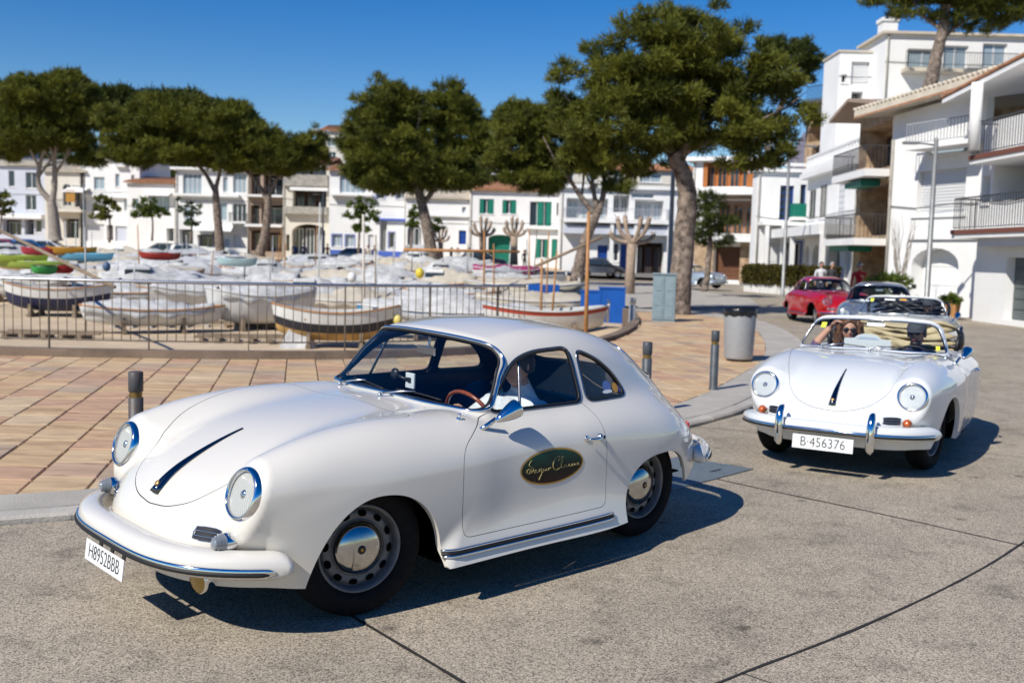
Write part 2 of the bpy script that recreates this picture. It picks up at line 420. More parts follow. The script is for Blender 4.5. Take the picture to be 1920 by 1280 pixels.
def zsurf(x,y,cab=False,z1=1.5):
    x=np.asarray(x,float); y=np.asarray(y,float); hi=np.full(x.shape,z1); lo=np.full(x.shape,.35)
    for _ in range(26):
        m=(lo+hi)/2; v=F_car(x,y,m,cab); lo=np.where(v<0,m,lo); hi=np.where(v<0,hi,m)
    return lo
def nrm(x,y,z,cab=True):
    e=1e-3; x,y,z=[np.asarray(v,float) for v in (x,y,z)]
    g=np.array([F_car(x+e,y,z,cab)-F_car(x-e,y,z,cab),F_car(x,y+e,z,cab)-F_car(x,y-e,z,cab),F_car(x,y,z+e,cab)-F_car(x,y,z-e,cab)])
    return g/np.linalg.norm(g,axis=0)
DOOR_P=rounded([(.275,.897),(.43,.845),(.575,.76),(.585,.55),(.575,.345),(-.465,.345),(-.487,.55),(-.482,.74),(-.47,.84),(-.425,.897)],[.01,.10,.15,.2,.045,.06,.2,.1,.08,.01])
WIN_P=rounded([(.262,.905),(.16,1.005),(.04,1.125),(-.13,1.172),(-.415,1.182),(-.425,.905)],[.022,.12,.12,.12,.025,.02])
QW_P=rounded([(-.487,.905),(-.487,1.168),(-.66,1.105),(-.79,1.01),(-.865,.905)],[.02,.03,.16,.16,.05])
HOOD_P=rounded([(1.757,0),(1.745,.16),(1.69,.30),(1.58,.385),(1.40,.455),(1.15,.515),(.85,.572),(.715,.585),(.655,.40),(.625,0),(.655,-.40),(.715,-.585),(.85,-.572),(1.15,-.515),(1.40,-.455),(1.58,-.385),(1.69,-.30),(1.745,-.16)],[.03,.08,.1,.1,.12,.15,.1,.04,.1,.2,.1,.04,.1,.15,.12,.1,.1,.08])
WS_T=lambda z:1.25*(z-.905)
WS_P=rounded([(y,WS_T(z)) for y,z in [(.655,.905),(.30,.915),(0,.925),(-.30,.915),(-.655,.905),(-.605,1.05),(-.535,1.215),(-.25,1.236),(0,1.240),(.25,1.236),(.535,1.215),(.605,1.05)]],[.085,.2,.2,.2,.085,.1,.085,.2,.2,.2,.085,.1])
WS_C=WS_P*np.array([1.,.80])
RW_P=rounded([(.50,.965),(0,.955),(-.50,.965),(-.43,1.13),(-.2,1.168),(.2,1.168),(.43,1.13)],[.08,.2,.08,.1,.15,.15,.1])
LID_P=rounded([(-1.22,0),(-1.22,.36),(-1.5,.34),(-1.72,.26),(-1.76,0),(-1.72,-.26),(-1.5,-.34),(-1.22,-.36)],[.1,.06,.1,.1,.1,.1,.1,.06])
WSMODE=[True]
def feat(name,V,N,x0=None):
    x,y,z=V[:,0],V[:,1],V[:,2]; f=np.full(len(V),1.)
    def run(sel,A,B,P):
        f[sel]=polysdf(np.stack([A[sel],B[sel]],1),P)
    if name=='door': run((np.abs(y)>.5)&(x>-.75)&(x<.85)&(z>.2)&(z<1.0),x,z,DOOR_P)
    elif name=='win': run((np.abs(y)>.35)&(x>-.7)&(x<.45)&(z>.8),x,z,WIN_P); 
    elif name=='quarter': run((np.abs(y)>.35)&(x>-1.1)&(x<-.3)&(z>.8),x,z,QW_P)
    elif name=='hood': run((x>.5)&(z>.35)&(N[:,2]>-.2),x,y,HOOD_P)
    elif name=='ws': run((x>-.12)&(x<.62)&(z>.84)&(N[:,0]>.04),y,-.6*(x+.26*y*y-.425)+.8*(z-.905),WS_P if WSMODE[0] else WS_C)
    elif name=='rw': run((x<-.6)&(z>.85),y,z,RW_P)
    elif name=='lid': run((x<-1.0)&(N[:,2]>.0)&(z>.4),x,y,LID_P)
    return f
def moved(m,d): return m[0]+m[1]*d,m[1],m[2]
def band(m,fn,a,b):
    """the strip a<f<b of feature fn, and what is inside a, outside b"""
    f=feat(fn,m[0],m[1]); ins,rest=clip(*m,f-a)
    f=feat(fn,rest[0],rest[1]); st,out=clip(*rest,f-b)
    return ins,st,out
def sides(m):
    """split a mesh by y sign (triangles are never across)"""
    c=m[0][m[2]].mean(1)[:,1]; r=[]
    for s in (c>0,c<=0):
        T=m[2][s]; u,inv=np.unique(T,return_inverse=True); r.append((m[0][u],m[1][u],inv.reshape(-1,3)))
    return r
def surfobj(name,m,material,parent,off=0.): 
    if off: m=moved(m,off)
    o=meshobj(name,m[0],m[2],material,parent,True,m[1]); return o
def outline(mb,m,fn,d,r,off,step=.012,n=8,flat=1.,mi=0):
    f=feat(fn,m[0],m[1]); ins,_=clip(*m,f-d)
    for part in (sides(ins) if fn in('win','quarter','door') else [ins]):
        if len(part[2])==0: continue
        L=boundary(part)
        if not L: continue
        L=max(L,key=len); P=part[0][L]+part[1][L]*off; closed=L[0]==L[-1]
        P=resample(P,step,closed)
        for _ in range(10):
            Q=P.copy(); 
            if closed: Q=(np.roll(P,1,0)+2*P+np.roll(P,-1,0))/4
            else: Q[1:-1]=(P[:-2]+2*P[1:-1]+P[2:])/4
            P=Q
        mb.tube(P,r,n,closed=closed,mi=mi,flat=flat)
_surfcache={}
def surf(level,cab):
    k=(level,cab)
    if k not in _surfcache:
        a={3:(330,90,250),2:(230,60,180),1:(110,30,90)}[level]
        m=mirror(car_surface(*a,cab)); z=m[0][:,2]-S_BOT(m[0][:,0]); _,m=clip(*m,z); _,m=clip(*m,arch_f(m[0])); _surfcache[k]=m
    return _surfcache[k]
# ------------------------------------------------------------------ wheel (axis local z points outwards)
def make_wheel(root,x,y,side,steer=0.,detail=2,rimmat=None,spin=0.):
    w=bpy.data.objects.new('wheel',None); lk(w,root); w.empty_display_size=.1
    w.matrix_local=Matrix.Translation((x,y,.322))@Matrix.Rotation(steer,4,'Z')@Matrix.Rotation(-pi/2*side,4,'X')@Matrix.Rotation(spin,4,'Z')
    n=64 if detail>1 else 24
    if 'tyre' not in _wm or _wm.get('d')!=detail:
        _wm['d']=detail
        b=MB(); R0=.322; b.lathe([(.192,-.10),(.20,-.045),(.205,.0),(.215,.020),(.240,.030),(.268,.031),(.294,.022),(.311,.006),(.320,-.012),(.3215,-.03),(.322,-.055),(.3215,-.08),(.318,-.108),(.30,-.13),(.25,-.145),(.192,-.13)],n)
        for h in (-.035,-.055,-.075):b.lathe([(.3225,h-.004),(.3175,h),(.3225,h+.004)],n)
        _wm['tyre']=b
        b=MB(); b.lathe([(.125,-.002),(.132,-.016),(.142,-.019),(.150,-.012),(.172,-.020),(.180,-.034),(.184,-.044),(.187,-.030),(.190,.0),(.196,.012),(.202,.016),(.207,.013),(.208,.004),(.200,-.05)],n)
        if detail>1:
            for k in range(12):
                a=2*pi*k/12; c=.161
                pts=[]
                for j in range(14):
                    t=2*pi*j/14; rr=c+.015*cos(t); aa=a+.135*(abs(sin(t))**.7)*(1 if sin(t)>0 else -1)
                    pts.append((rr*cos(aa),rr*sin(aa),-.0100-(rr-.150)*.30))
                b.add(pts,[tuple(range(14))],mi=1)
        b.lathe([(0,-.06),(.2,-.06)],24,mi=1)
        _wm['rim']=b
        b=MB(); b.lathe([(0,.034),(.022,.034),(.045,.031),(.075,.024),(.100,.013),(.115,.002),(.122,-.008),(.124,-.016)],n)
        b.lathe([(.124,-.016),(.127,-.012),(.130,-.018)],n)
        _wm['cap']=b
        b=MB(); b.lathe([(0,.0385),(.018,.037),(.023,.032)],20); b.lathe([(.0,.0395),(.009,.0392)],5,mi=1); _wm['crest']=b
    for nm,key,mm in (('tyre','tyre',TYRE),('rim','rim',[rimmat or RIMM,BLACKM]),('hub_cap','cap',mat('hub_cap_chrome_shaded',(.50,.50,.49),rough=.13,metal=1,noise=.12,nscale=20))):  # cap chrome colour darkened to paint in the shade it mirrors
        o=_wm[key].build(nm,mm,w)
    if detail>1: _wm['crest'].build('hub_crest',[BLACKP,mat('crest_gold',(.45,.22,.03),rough=.35,metal=.4)],w)
    return w
_wm={}
def plan_curve(y0,a,b,p,xc,front=True,n=60,ymax=.8):
    ys=np.linspace(-ymax,ymax,n)
    return ys
def bumper_path(front,n=72,off=0.):
    a,b,p=(1.75,.92,3.3) if front else (2.26,.845,3.3)
    xe=1.49 if front else -1.60
    ye=b*(1-(abs(xe-.2)/a)**p)**(1/p)
    P=[]
    # even arc length
    th=np.linspace(-1,1,400)*ye; xs=a*(1-(np.abs(th)/b)**p)**(1/p)
    xs=(.2+xs) if front else (.2-xs)
    pts=np.stack([xs,th,np.zeros_like(th)],1); pts=resample(pts,.025,False)
    t=np.gradient(pts,axis=0); t/=np.linalg.norm(t,axis=1,keepdims=True); s=1 if front else -1
    nn=np.stack([t[:,1],-t[:,0],t[:,2]*0],1)*s
    return pts,nn
def sweep(mb,pts,nn,prof,zb,mi=0,caps=True,taper_end=0.):
    """prof: list of (outward, up); closed section"""
    k=len(prof); V=[];F=[]; n=len(pts)
    for i,(p,q) in enumerate(zip(pts,nn)):
        e=min(i,n-1-i); s=1.
        if taper_end: s=min(1,sqrt(max(0,1-(1-min(1,e/taper_end))**2))*.62+.38)
        zz=np.mean([z for _,z in prof]); 
        for o,z in prof: V.append((p[0]+q[0]*o*(s*.5+.5) ,p[1]+q[1]*o*(s*.5+.5),(zb[i] if hasattr(zb,'__len__') else zb)+zz+(z-zz)*s))
    for i in range(n-1):
        for j in range(k): F.append((i*k+j,i*k+(j+1)%k,(i+1)*k+(j+1)%k,(i+1)*k+j))
    if caps: F.append(tuple(range(k))[::-1]); F.append(tuple((n-1)*k+j for j in range(k)))
    mb.add(V,F,True,mi)
def build_car(name,label,category,pose,lift,roll,pmat,cab=True,level=2,steer=0.,plate=None,plate_size=(.42,.10),overriders=False,ind_mat=None,group=None,detail=2,decal=False,top=None,fog=False,plate_yellow=False,rimmat=None):
    WSMODE[0]=cab
    root=thing(name,label,category,(pose[0],pose[1],0),pose[2],group)
    body_piv=bpy.data.objects.new('body',None)   # replaced below
    bpy.data.objects.remove(body_piv)
    MR=Matrix.Translation((0,0,lift))@Matrix.Rotation(roll,4,'X')
    P=[]; PM={}
    def add(o): P.append(o); return o
    m=surf(level,cab)
    full=m
    # panels
    g=.0028 if detail>1 else .006
    door,dg,m=band(m,'door',-g/2,g/2)
    hood,hg,m=band(m,'hood',-g/2,g/2)
    gaps=[moved(dg,-.006),moved(hg,-.006)]
    glass={}
    if cab:
        for k in ('win','quarter','ws','rw'):
            f=feat(k,m[0],m[1]); glass[k],m=clip(*m,f)
    else:
        cs=surf(level,True); f=feat('ws',cs[0],cs[1]); glass['ws'],o_=clip(*cs,f)
        f=feat('ws',o_[0],o_[1])-.042; fr,_=clip(*o_,f)
        # cockpit opening
        V=m[0]; CP=rounded([(.30,.60),(.33,0),(.30,-.60),(-.55,-.645),(-.95,-.60),(-1.05,0),(-.95,.60),(-.55,.645)],[.05,.2,.05,.1,.15,.3,.15,.1])
        f=np.where((V[:,2]>.6)&(V[:,0]<.6),polysdf(V[:,:2],CP),1); _,m=clip(*m,f)
    lidi,lg,m=band(m,'lid',-g/2,g/2)
    gaps.append(moved(lg,-.005))
    body=add(surfobj('body_shell',m,pmat,root))
    sub=lambda nm,mm,mat_,off=0.: surfobj(nm,mm,mat_,body,off)
    [sub('panel_gap',q_,GAPM) for g_ in gaps if len(g_[2]) for q_ in ([g_] if g_ is not gaps[0] else sides(g_)) if len(q_[2])]
    V,N,T=m; fa=np.abs(arch_f(V))<2e-3; E={}
    tt=T[fa[T].sum(1)>=2]
    for t in tt.tolist():
        for a,b in ((t[0],t[1]),(t[1],t[2]),(t[2],t[0])):
            if fa[a] and fa[b]: E[(a,b)]=E.get((a,b),0)+1
    ed=[k for k in E if (k[1],k[0]) not in E]
    ids=sorted({i for e in ed for i in e}); mp={i:j for j,i in enumerate(ids)}; n_=len(ids)
    if n_:
        A=V[ids]; B=A.copy(); B[:,1]-=np.sign(B[:,1])*.035
        for cx_ in (1,-1):
            for cy_ in (1,-1):
                ee=[(p,q) for p,q in ed if V[p][0]*cx_>0 and V[p][1]*cy_>0]
                if ee:
                    u=sorted({i for e in ee for i in e}); w={i:j for j,i in enumerate(u)}; k_=len(u); A=V[u]; B=A.copy(); B[:,1]-=cy_*(.035 if cx_>0 else .02)
                    meshobj('arch_lip',np.concatenate([A,B]),[(w[q],w[p],w[p]+k_,w[q]+k_) for p,q in ee],pmat,body,True)
    # wheel arch lips: the cut edge turned inwards
    for s in sides(door):
        d=add(surfobj('door',s,pmat,root)); sg=1 if s[0][:,1].mean()>0 else -1
        hb=MB(); xs=np.linspace(-.315,-.445,9); ys=ysurf(xs,np.full(9,.725),cab)
        hb.tube([(x,sg*(y+.034*sin(pi*min(1,max(0,(i+.6)/8)))**.6+.004),.725) for i,(x,y) in enumerate(zip(xs,ys))],[.006,.009,.010,.010,.010,.010,.011,.012,.008],8,flat=1.)
        y_=float(ysurf(-.435,.725,cab)); hb.lathe([(.019,0),(.017,.012),(.010,.02),(.010,.034)],14,frame((-.432,sg*y_,.725),(0,sg,.15)))
        y_=float(ysurf(-.325,.728,cab)); hb.ell((-.322,sg*(y_+.004),.727),(.020,.006,.018))
        hb.build('handle',CHROME,d)
        d['side']=sg
        if decal and sg>0:
            EL=np.array([(-.048+.238*cos(t),.614+.093*sin(t)) for t in np.linspace(0,2*pi,72,endpoint=False)])
            f=np.where(s[0][:,1]>0,polysdf(s[0][:,[0,2]],EL),1); el,_=clip(*s,f)
            f=polysdf(el[0][:,[0,2]],EL)+.009; inn,rim_=clip(*el,f)
            dm=mat('decal_green',(.004,.045,.028),rough=.35,coat=.05,spec=.25); 
            n_=dm.node_tree; bs=n_.nodes['Principled BSDF']
            tc=n_.nodes.new('ShaderNodeTexCoord'); sp=n_.nodes.new('ShaderNodeSeparateXYZ'); mr=n_.nodes.new('ShaderNodeMapRange'); cr=n_.nodes.new('ShaderNodeValToRGB')
            n_.links.new(tc.outputs['Object'],sp.inputs[0]); n_.links.new(sp.outputs[2],mr.inputs[0]); mr.inputs[1].default_value=.52; mr.inputs[2].default_value=.71
            cr.color_ramp.elements[0].color=(.03,.006,.006,1); cr.color_ramp.elements[1].color=(.003,.075,.055,1); e=cr.color_ramp.elements.new(.45); e.color=(.006,.012,.008,1)
            n_.links.new(mr.outputs[0],cr.inputs[0]); n_.links.new(cr.outputs[0],bs.inputs['Base Color'])
            dc=surfobj('decal',inn,dm,d,.0022)
            surfobj('decal_rim',rim_,mat('decal_gold',(.42,.22,.03),rough=.3,coat=.4),d,.0022)
            # script lettering as strokes
            CUR={'S':[(.13,.93),(.10,.86),(.05,.62),(.12,.52),(.17,.40),(.15,.22),(.06,.14),(.0,.22),(.02,.40),(.10,.42),(.12,.30),(.07,.26)],
             'e':[(0,.14),(.05,.22),(.06,.30),(.02,.30),(.01,.18),(.05,.12),(.10,.16)],
             'g':[(.08,.30),(.02,.30),(.0,.18),(.04,.14),(.08,.28),(.07,.0),(.03,-.30),(.0,-.36),(.02,-.2),(.11,.16)],
             'u':[(0,.28),(.0,.16),(.04,.14),(.07,.28),(.07,.15),(.10,.16)],'r':[(0,.13),(.01,.30),(.012,.16),(.03,.27),(.065,.29),(.07,.24)],
             'C':[(.17,.82),(.13,.66),(.16,.60),(.19,.76),(.15,.95),(.06,.82),(.0,.45),(.02,.16),(.09,.06),(.18,.16)],
             'l':[(0,.16),(.05,.55),(.06,.85),(.02,.80),(.0,.35),(.03,.14),(.06,.16)],'a':[(.07,.30),(.01,.28),(.01,.16),(.05,.15),(.07,.28),(.07,.16),(.10,.16)],
             's':[(0,.14),(.04,.31),(.05,.20),(.01,.14),(.07,.16)],'i':[(0,.16),(.02,.28),(.03,.16),(.05,.16)],'c':[(.05,.28),(.0,.22),(.02,.14),(.07,.17)]}
            lt=MB(); cx=-.01
            for ch in 'Segur Classic':
                if ch==' ': cx+=.03; continue
                st=CUR[ch]; w_=max(p[0] for p in st); 
                pp=[]
                for i in range(len(st)-1):
                    for k in range(4): 
                        t=k/4; pp.append((st[i][0]*(1-t)+st[i+1][0]*t,st[i][1]*(1-t)+st[i+1][1]*t))
                pp.append(st[-1]); pp=np.array(pp)
                for _ in range(2): pp[1:-1]=(pp[:-2]+2*pp[1:-1]+pp[2:])/4
                X=.145-(cx+pp[:,0])*.305; Z=.585+pp[:,1]*.085+0*X
                Y=ysurf(X,Z,cab)+.0035
                lt.tube(np.stack([X,Y,Z],1),.00125,4); cx+=w_+.012
            lt.build('decal_lettering',mat('gold_lettering',(.62,.50,.20),rough=.3),d)
    hd=add(surfobj('bonnet',hood,pmat,root))
    if len(lidi[2]): add(surfobj('engine_lid',lidi,pmat,root))
    # bonnet handle
    hbar=MB(); xs=np.linspace(1.285,1.728,26); zs=zsurf(xs,np.zeros(26))
    V=[];F=[];k=8
    for i,(x,z) in enumerate(zip(xs,zs)):
        t=i/25; w_=.006+.024*t**1.6; h_=.010+.020*t**1.2; nx,_,nz=nrm(x,0.,z,False)
        for j in range(k+1):
            a=pi*j/k; yy=w_*cos(a); hh=h_*sin(a)**.8-.002
            V.append((x+nx*hh,yy,z+nz*hh))
    for i in range(25):
        for j in range(k): F.append((i*(k+1)+j,i*(k+1)+j+1,(i+1)*(k+1)+j+1,(i+1)*(k+1)+j))
    F.append(tuple(range(k+1))); F.append(tuple(25*(k+1)+j for j in range(k+1))[::-1])
    hbar.add(V,F,True)
    ho=hbar.build('bonnet_handle',mat('spear_chrome_dark_reflection',(.16,.165,.18),rough=.12,metal=1),hd)  # plain chrome; dark reflections are put into its colour
    if detail>1: 
        cr_=MB(); n_=nrm(1.705,0.,float(zs[-2]),False); z_=float(zsurf(1.70,0.))
        cr_.lathe([(0,.004),(.011,.003),(.014,0)],14,frame((1.70+n_[0]*.027,0,z_+n_[2]*.027),(n_[0],0,n_[2]))); cr_.build('crest',mat('crest_enamel',(.5,.30,.10),rough=.3,metal=.5),hd)
    # cowl vent strip and fuel cap line
    # glass and trims
    trim=MB(); rub=MB(); strim=MB(); fb=surf(level,True)
    if cab:
        for k in ('win','quarter'):
            for s in sides(glass[k]):
                add(surfobj('side_window' if k=='win' else 'quarter_window',s,GLASSM,root,-.007))
            outline(rub,fb,k,.002,.007,-.002,n=6)
            for sg in (1,-1):
                q=MB(); outline(q,[s_ for s_ in sides(fb) if (s_[0][:,1].mean()>0)==(sg>0)][0],k,.0125,.0065,-.001); add(q.build('side_window_frame',mat('dark_chrome',(.25,.25,.26),rough=.2,metal=1),root))
        add(surfobj('rear_window',glass['rw'],GLASSM,root,-.006)); outline(rub,fb,'rw',.004,.007,0.,n=6); outline(trim,fb,'rw',.014,.006,.003)
    add(surfobj('windscreen',glass['ws'],GLASSM,root,-.005))
    if cab: 
        outline(rub,fb,'ws',.003,.0065,-.001,n=6); outline(trim,fb,'ws',.0145,.0095,.004)
        add(rub.build('window_rubber',RUBBER,root))
        for sg in (1,-1):
            vb=MB()
            pts=[(.045-.062*t,0,.905+.228*t) for t in np.linspace(0,1,8)]
            pts=[(x,sg*(float(ysurf(x,z))-.004),z) for x,_,z in pts]; vb.tube(pts,.0085,6)
            add(vb.build('vent_window_frame',mat('dark_chrome',(.25,.25,.26),rough=.2,metal=1),root))
    else:
        fo=add(surfobj('windscreen_frame',fr,pmat,root,.006)); surfobj('frame_inner',(fr[0]-fr[1]*.012,-fr[1],fr[2][:,::-1]),LINING,fo)
        outline(trim,cs,'ws',.004,.006,.006)
    add(trim.build('window_trim',CHROME,root))
    # interior shell
    if cab:
        s=surf(1 if level==1 else 2,True); c=(s[0][:,0]>-1.45)&(s[0][:,0]<.50); f=np.where(c,-1,1)*1.
        f=np.maximum(np.maximum(s[0][:,0]-.44,-1.40-s[0][:,0]),.42-s[0][:,2]); s,_=clip(*s,f)
        for k in ('win','quarter','ws','rw'): 
            f=feat(k,s[0],s[1])-.004; _,s=clip(*s,f)
        s=(s[0]-s[1]*.022,-s[1],s[2][:,::-1]); add(surfobj('cabin_lining',s,LINING,root))
    fl=MB(); fl.boxx(-1.25,1.35,-.50,.50,.225,.235); fl.boxx(-1.62,-1.25,-.5,.5,.31,.32); fl.boxx(1.35,1.66,-.45,.45,.27,.28); fl.boxx(-.66,.66,-.755,.755,.215,.225)
    for c in (1.05,-1.05):
        for sg in (1,-1):
            fl.boxx(c-(.42 if c>0 else .36),c+.40,sg*.46-.006,sg*.46+.006,.24 if c>0 else .30,.72); 
            M=Matrix.Translation((c,sg*.60,.24))@Matrix.Rotation(pi/2,4,'X'); fl.lathe([(.36,-(.09 if c>0 else .02)),(.36,.14)],28,M,a0=.10*pi,a1=.90*pi)
    if cab: fl.boxx(.38,.42,-.60,.60,.22,.84)
    add(fl.build('underbody',BLACKM,root))
    inn=MB(); inn.boxx(-.95,.42,-.64,.64,.30,.32); inn.boxx(-1.0,-.94,-.62,.62,.30,.80)
    if not cab: inn.boxx(-1.04,.34,-.70,-.66,.3,.84); inn.boxx(-1.04,.34,.66,.70,.3,.84); inn.boxx(.32,.36,-.62,.62,.3,.80)
    add(inn.build('cabin_floor',LINING,root))
    db=MB(); dp=[(.395,.885),(.30,.893),(.215,.880),(.185,.845),(.19,.70),(.36,.68),(.40,.80)]
    n=len(dp); V=[];F=[]
    ys=np.linspace(-.60,.60,13)
    for y in ys:
        for x,z in dp: V.append((x-.10*(y/.6)**2,y,z-.018*(y/.6)**2))
    for i in range(12):
        for j in range(n): F.append((i*n+j,i*n+(j+1)%n,(i+1)*n+(j+1)%n,(i+1)*n+j))
    F.append(tuple(range(n))); F.append(tuple(12*n+j for j in range(n))[::-1]); db.add(V,F,True)
    add(db.build('dashboard',LINING,root))
    for sg in (1,-1):
        sb=MB(); cx,cy=-.24,sg*.33
        sb.ell((cx+.05,cy,.46),(.27,.235,.085),18,12); 
        M=Matrix.Rotation(R(-20),3,'Y').to_4x4()
        b2=MB(); b2.ell((cx-.29,cy,.62),(.07,.225,.26),18,14,M)
        st=add(sb.build('seat',LEATHER,root)); b2.build('backrest',LEATHER,st)
    sw=MB(); c=Vector((.085,.34,.775)); ax=Vector((-.90,0,.43)); M=frame(c,ax)
    sw.tube([M@Vector((.195*cos(a),.195*sin(a),0)) for a in np.linspace(0,2*pi,40,endpoint=False)],.0115,8,closed=True)
    so_=add(sw.build('steering_wheel',WOODM if cab else RUBBER,root)); sp_=MB()
    for a in (pi,-.35,.35+pi*0): 
        pass
    for a in (pi/2,-pi/2,pi):
        sp_.tube([M@Vector((.03*cos(a),.03*sin(a),-.02)),M@Vector((.188*cos(a),.188*sin(a),0))],.007,5)
    sp_.lathe([(0,.0),(.03,-.004),(.038,-.02),(.02,-.05)],16,M); sp_.tube([M@Vector((0,0,-.03)),M@Vector((0,0,-.24))],.018,8)
    sp_.build('spokes',CHROME if cab else BLACKP,so_)
    # lamps
    for sg in (1,-1):
        cc=Vector((HL_C[0]+.005,sg*(HL_C[1]+.001),HL_C[2]+.0)); nn=Vector((HL_N[0],sg*.03,HL_N[2]))
        M=frame(cc,nn)
        hb=MB(); hb.lathe([(.108,-.07),(.118,-.02),(.1195,.000),(.118,.010),(.1125,.020),(.106,.026),(.100,.026),(.097,.020),(.096,.010)],56,M)
        h=add(hb.build('headlight',CHROME,root))
        rb=MB(); rb.lathe([(.0,-.062),(.03,-.060),(.06,-.045),(.085,-.018),(.098,.012)],40,M); rb.build('reflector',REFLM,h)
        bb=MB(); bb.ell(M@Vector((0,0,-.01)),(.027,.027,.027)); bb.lathe([(.014,-.06),(.014,-.01)],10,M); bb.lathe([(.040,-.036),(.046,-.030),(.052,-.034)],24,M); bb.build('bulb',CHROME,h)
        lb=MB(); lb.lathe([(0,.044),(.03,.042),(.06,.036),(.085,.028),(.099,.019)],48,M); 
        l=lb.build('lens',MATS.get('headlight_lens') or headlight_mat(),h)
        if detail>1:
            sc_=MB(); sc_.lathe([(0,.012),(.004,.011),(.005,.008)],8,frame(M@Vector((.107,0,.014)),nn)); sc_.build('screw',CHROME,h)
        # turn signal
        ix,iy,iz=1.652,.568,.452; ys_=ysurf(ix,iz,cab); px=float(1.652)
        # find the nose surface in x at (iy,iz)
        lo,hi=1.2,1.95
        for _ in range(24):
            q=(lo+hi)/2
            if F_car(np.array(q),np.array(iy),np.array(iz),False)<0: lo=q
            else: hi=q
        px=lo
        tb=MB(); Mt=frame((px-.012,sg*iy,iz),(1,sg*.10,.10))@Matrix.Scale(1.25 if ind_mat else 1.42,4); 
        tb.lathe([(.030,-.02),(.031,.01),(.030,.028),(.027,.034)],24,Mt); tb.ell((px+.002,sg*iy,iz-.022),(.016,.028,.040),12,8)
        t=add(tb.build('turn_signal',CHROME,root)); lb=MB(); lb.lathe([(.027,.034),(.0285,.039),(.0235,.042),(.0265,.047),(.0205,.051),(.0235,.056),(.0165,.060),(.0185,.064),(.010,.068),(0,.071)],24,Mt); lb.build('signal_lens',ind_mat or SIGL,t)
        bb=MB(); bb.lathe([(.024,.030),(.012,.036),(0,.05)],12,Mt); bb.build('signal_bulb',REFLM,t)
        # horn grille
        gb=MB(); gy0,gy1=.400,.520; gz=.468
        def nx_(y,z):
            y=np.asarray(y,float);z=np.full(y.shape,z);lo=np.full(y.shape,1.2);hi=np.full(y.shape,1.95)
            for _ in range(22):
                q=(lo+hi)/2;v=F_car(q,y,z,False);lo=np.where(v<0,q,lo);hi=np.where(v<0,hi,q)
            return lo
        yy=np.linspace(gy0,gy1,10); V=[];F=[]
        for zz,sk in ((gz-.026,.008),(gz+.026,-.008)):
            xx=nx_(yy,zz)
            for i in range(10): V.append((xx[i]+.0025,sg*(yy[i]-0*sk),zz))
        for i in range(9): F.append((i,i+1,11+i,10+i))
        gb.add(V,F,True); gr=add(gb.build('horn_grille',BLACKP,root))
        g2=MB()
        for zz in (gz-.010,gz+.010):
            xx=nx_(yy,zz); g2.tube([(a+.005,sg*b_,zz) for a,b_ in zip(xx,yy)],.0024,6)
        pts=[(float(nx_([y_],z_)[0])+.004,sg*y_,z_) for y_,z_ in [(gy0,gz-.024),(gy0-.006,gz),(gy0,gz+.024),(.44,gz+.028),(.49,gz+.028),(gy1,gz+.024),(gy1+.006,gz),(gy1,gz-.024),(.49,gz-.028),(.44,gz-.028)]]
        g2.tube(pts,.0020,5,closed=True); g2.build('grille_bar',CHROME,gr)
        if fog:
            fbm=MB(); Mf=frame((1.73,sg*.43,.262),(1,sg*.12,-.05)); fbm.lathe([(.03,-.09),(.052,-.06),(.060,-.01),(.062,.004),(.057,.008)],28,Mf)
            fo=add(fbm.build('fog_lamp',CHROME,root)); f2=MB(); f2.lathe([(0,.016),(.03,.014),(.057,.006)],28,Mf); f2.build('fog_lens',YELLOWL,fo)
        # tail lamp
        tl=MB(); xs_=-1.70; z_=.60
        lo,hi=-1.95,-1.2
        for _ in range(24):
            q=(lo+hi)/2
            if F_car(np.array(q),np.array(.50),np.array(z_),False)<0: hi=q
            else: lo=q
        tl.ell((lo-.005,sg*.50,z_),(.014,.026,.042),12,8); add(tl.build('tail_lamp',mat('tail_red',(.35,.01,.008),rough=.12,coat=.8),root))
    # bumpers
    for front in (True,False):
        pts,nn=bumper_path(front); n=len(pts)
        z0=.355 if front else .43
        if front: zb=z0+.020*(1-np.abs(np.linspace(-1,1,n))**2)
        else: zb=np.full(n,z0)
        b=MB(); prof=[((-.105 if front else -.08),.064),(-.07,.070),(-.035,.064),(-.012,.052),(-.002,.036),(.002,.016),(.002,-.018),(-.004,-.032),(-.018,-.040),(-.045,-.042),((-.062 if front else -.07),-.036),((-.09 if front else -.085),.0)]
        sweep(b,pts,nn,prof,zb,taper_end=4)
        bo=add(b.build('bumper',pmat,root))
        c=MB(); i0=3; prof=[(.000,.013),(.008,.016),(.013,.010),(.012,-.020),(.008,-.026),(.000,-.023)]
        sweep(c,pts[i0:n-i0],nn[i0:n-i0],prof,zb[i0:n-i0],taper_end=2); c.build('chrome_strip',CHROME,bo)
        c=MB(); prof=[(.010,.001),(.016,.0),(.0195,-.006),(.0195,-.014),(.016,-.019),(.010,-.019)]
        sweep(c,pts[i0+1:n-i0-1],nn[i0+1:n-i0-1],prof,zb[i0+1:n-i0-1],taper_end=2); c.build('rubber_strip',RUBBER,bo)
        if overriders:
            for sg in (1,-1):
                i=int(np.argmin(np.abs(pts[:,1]-sg*.345))); p=pts[i]; q=nn[i]; c=MB(); s=1 if front else -1
                path=[(-.095,.16),(-.06,.172),(-.01,.165),(.025,.125),(.038,.06),(.040,-.02),(.034,-.09),(.018,-.115)]
                c.tube([(p[0]+s*a,p[1],z0+.0+z_) for a,z_ in path],[.012,.020,.027,.031,.034,.035,.034,.022],14,up=(0,1,0),flat=1.)
                add(c.build('overrider',CHROME,root))
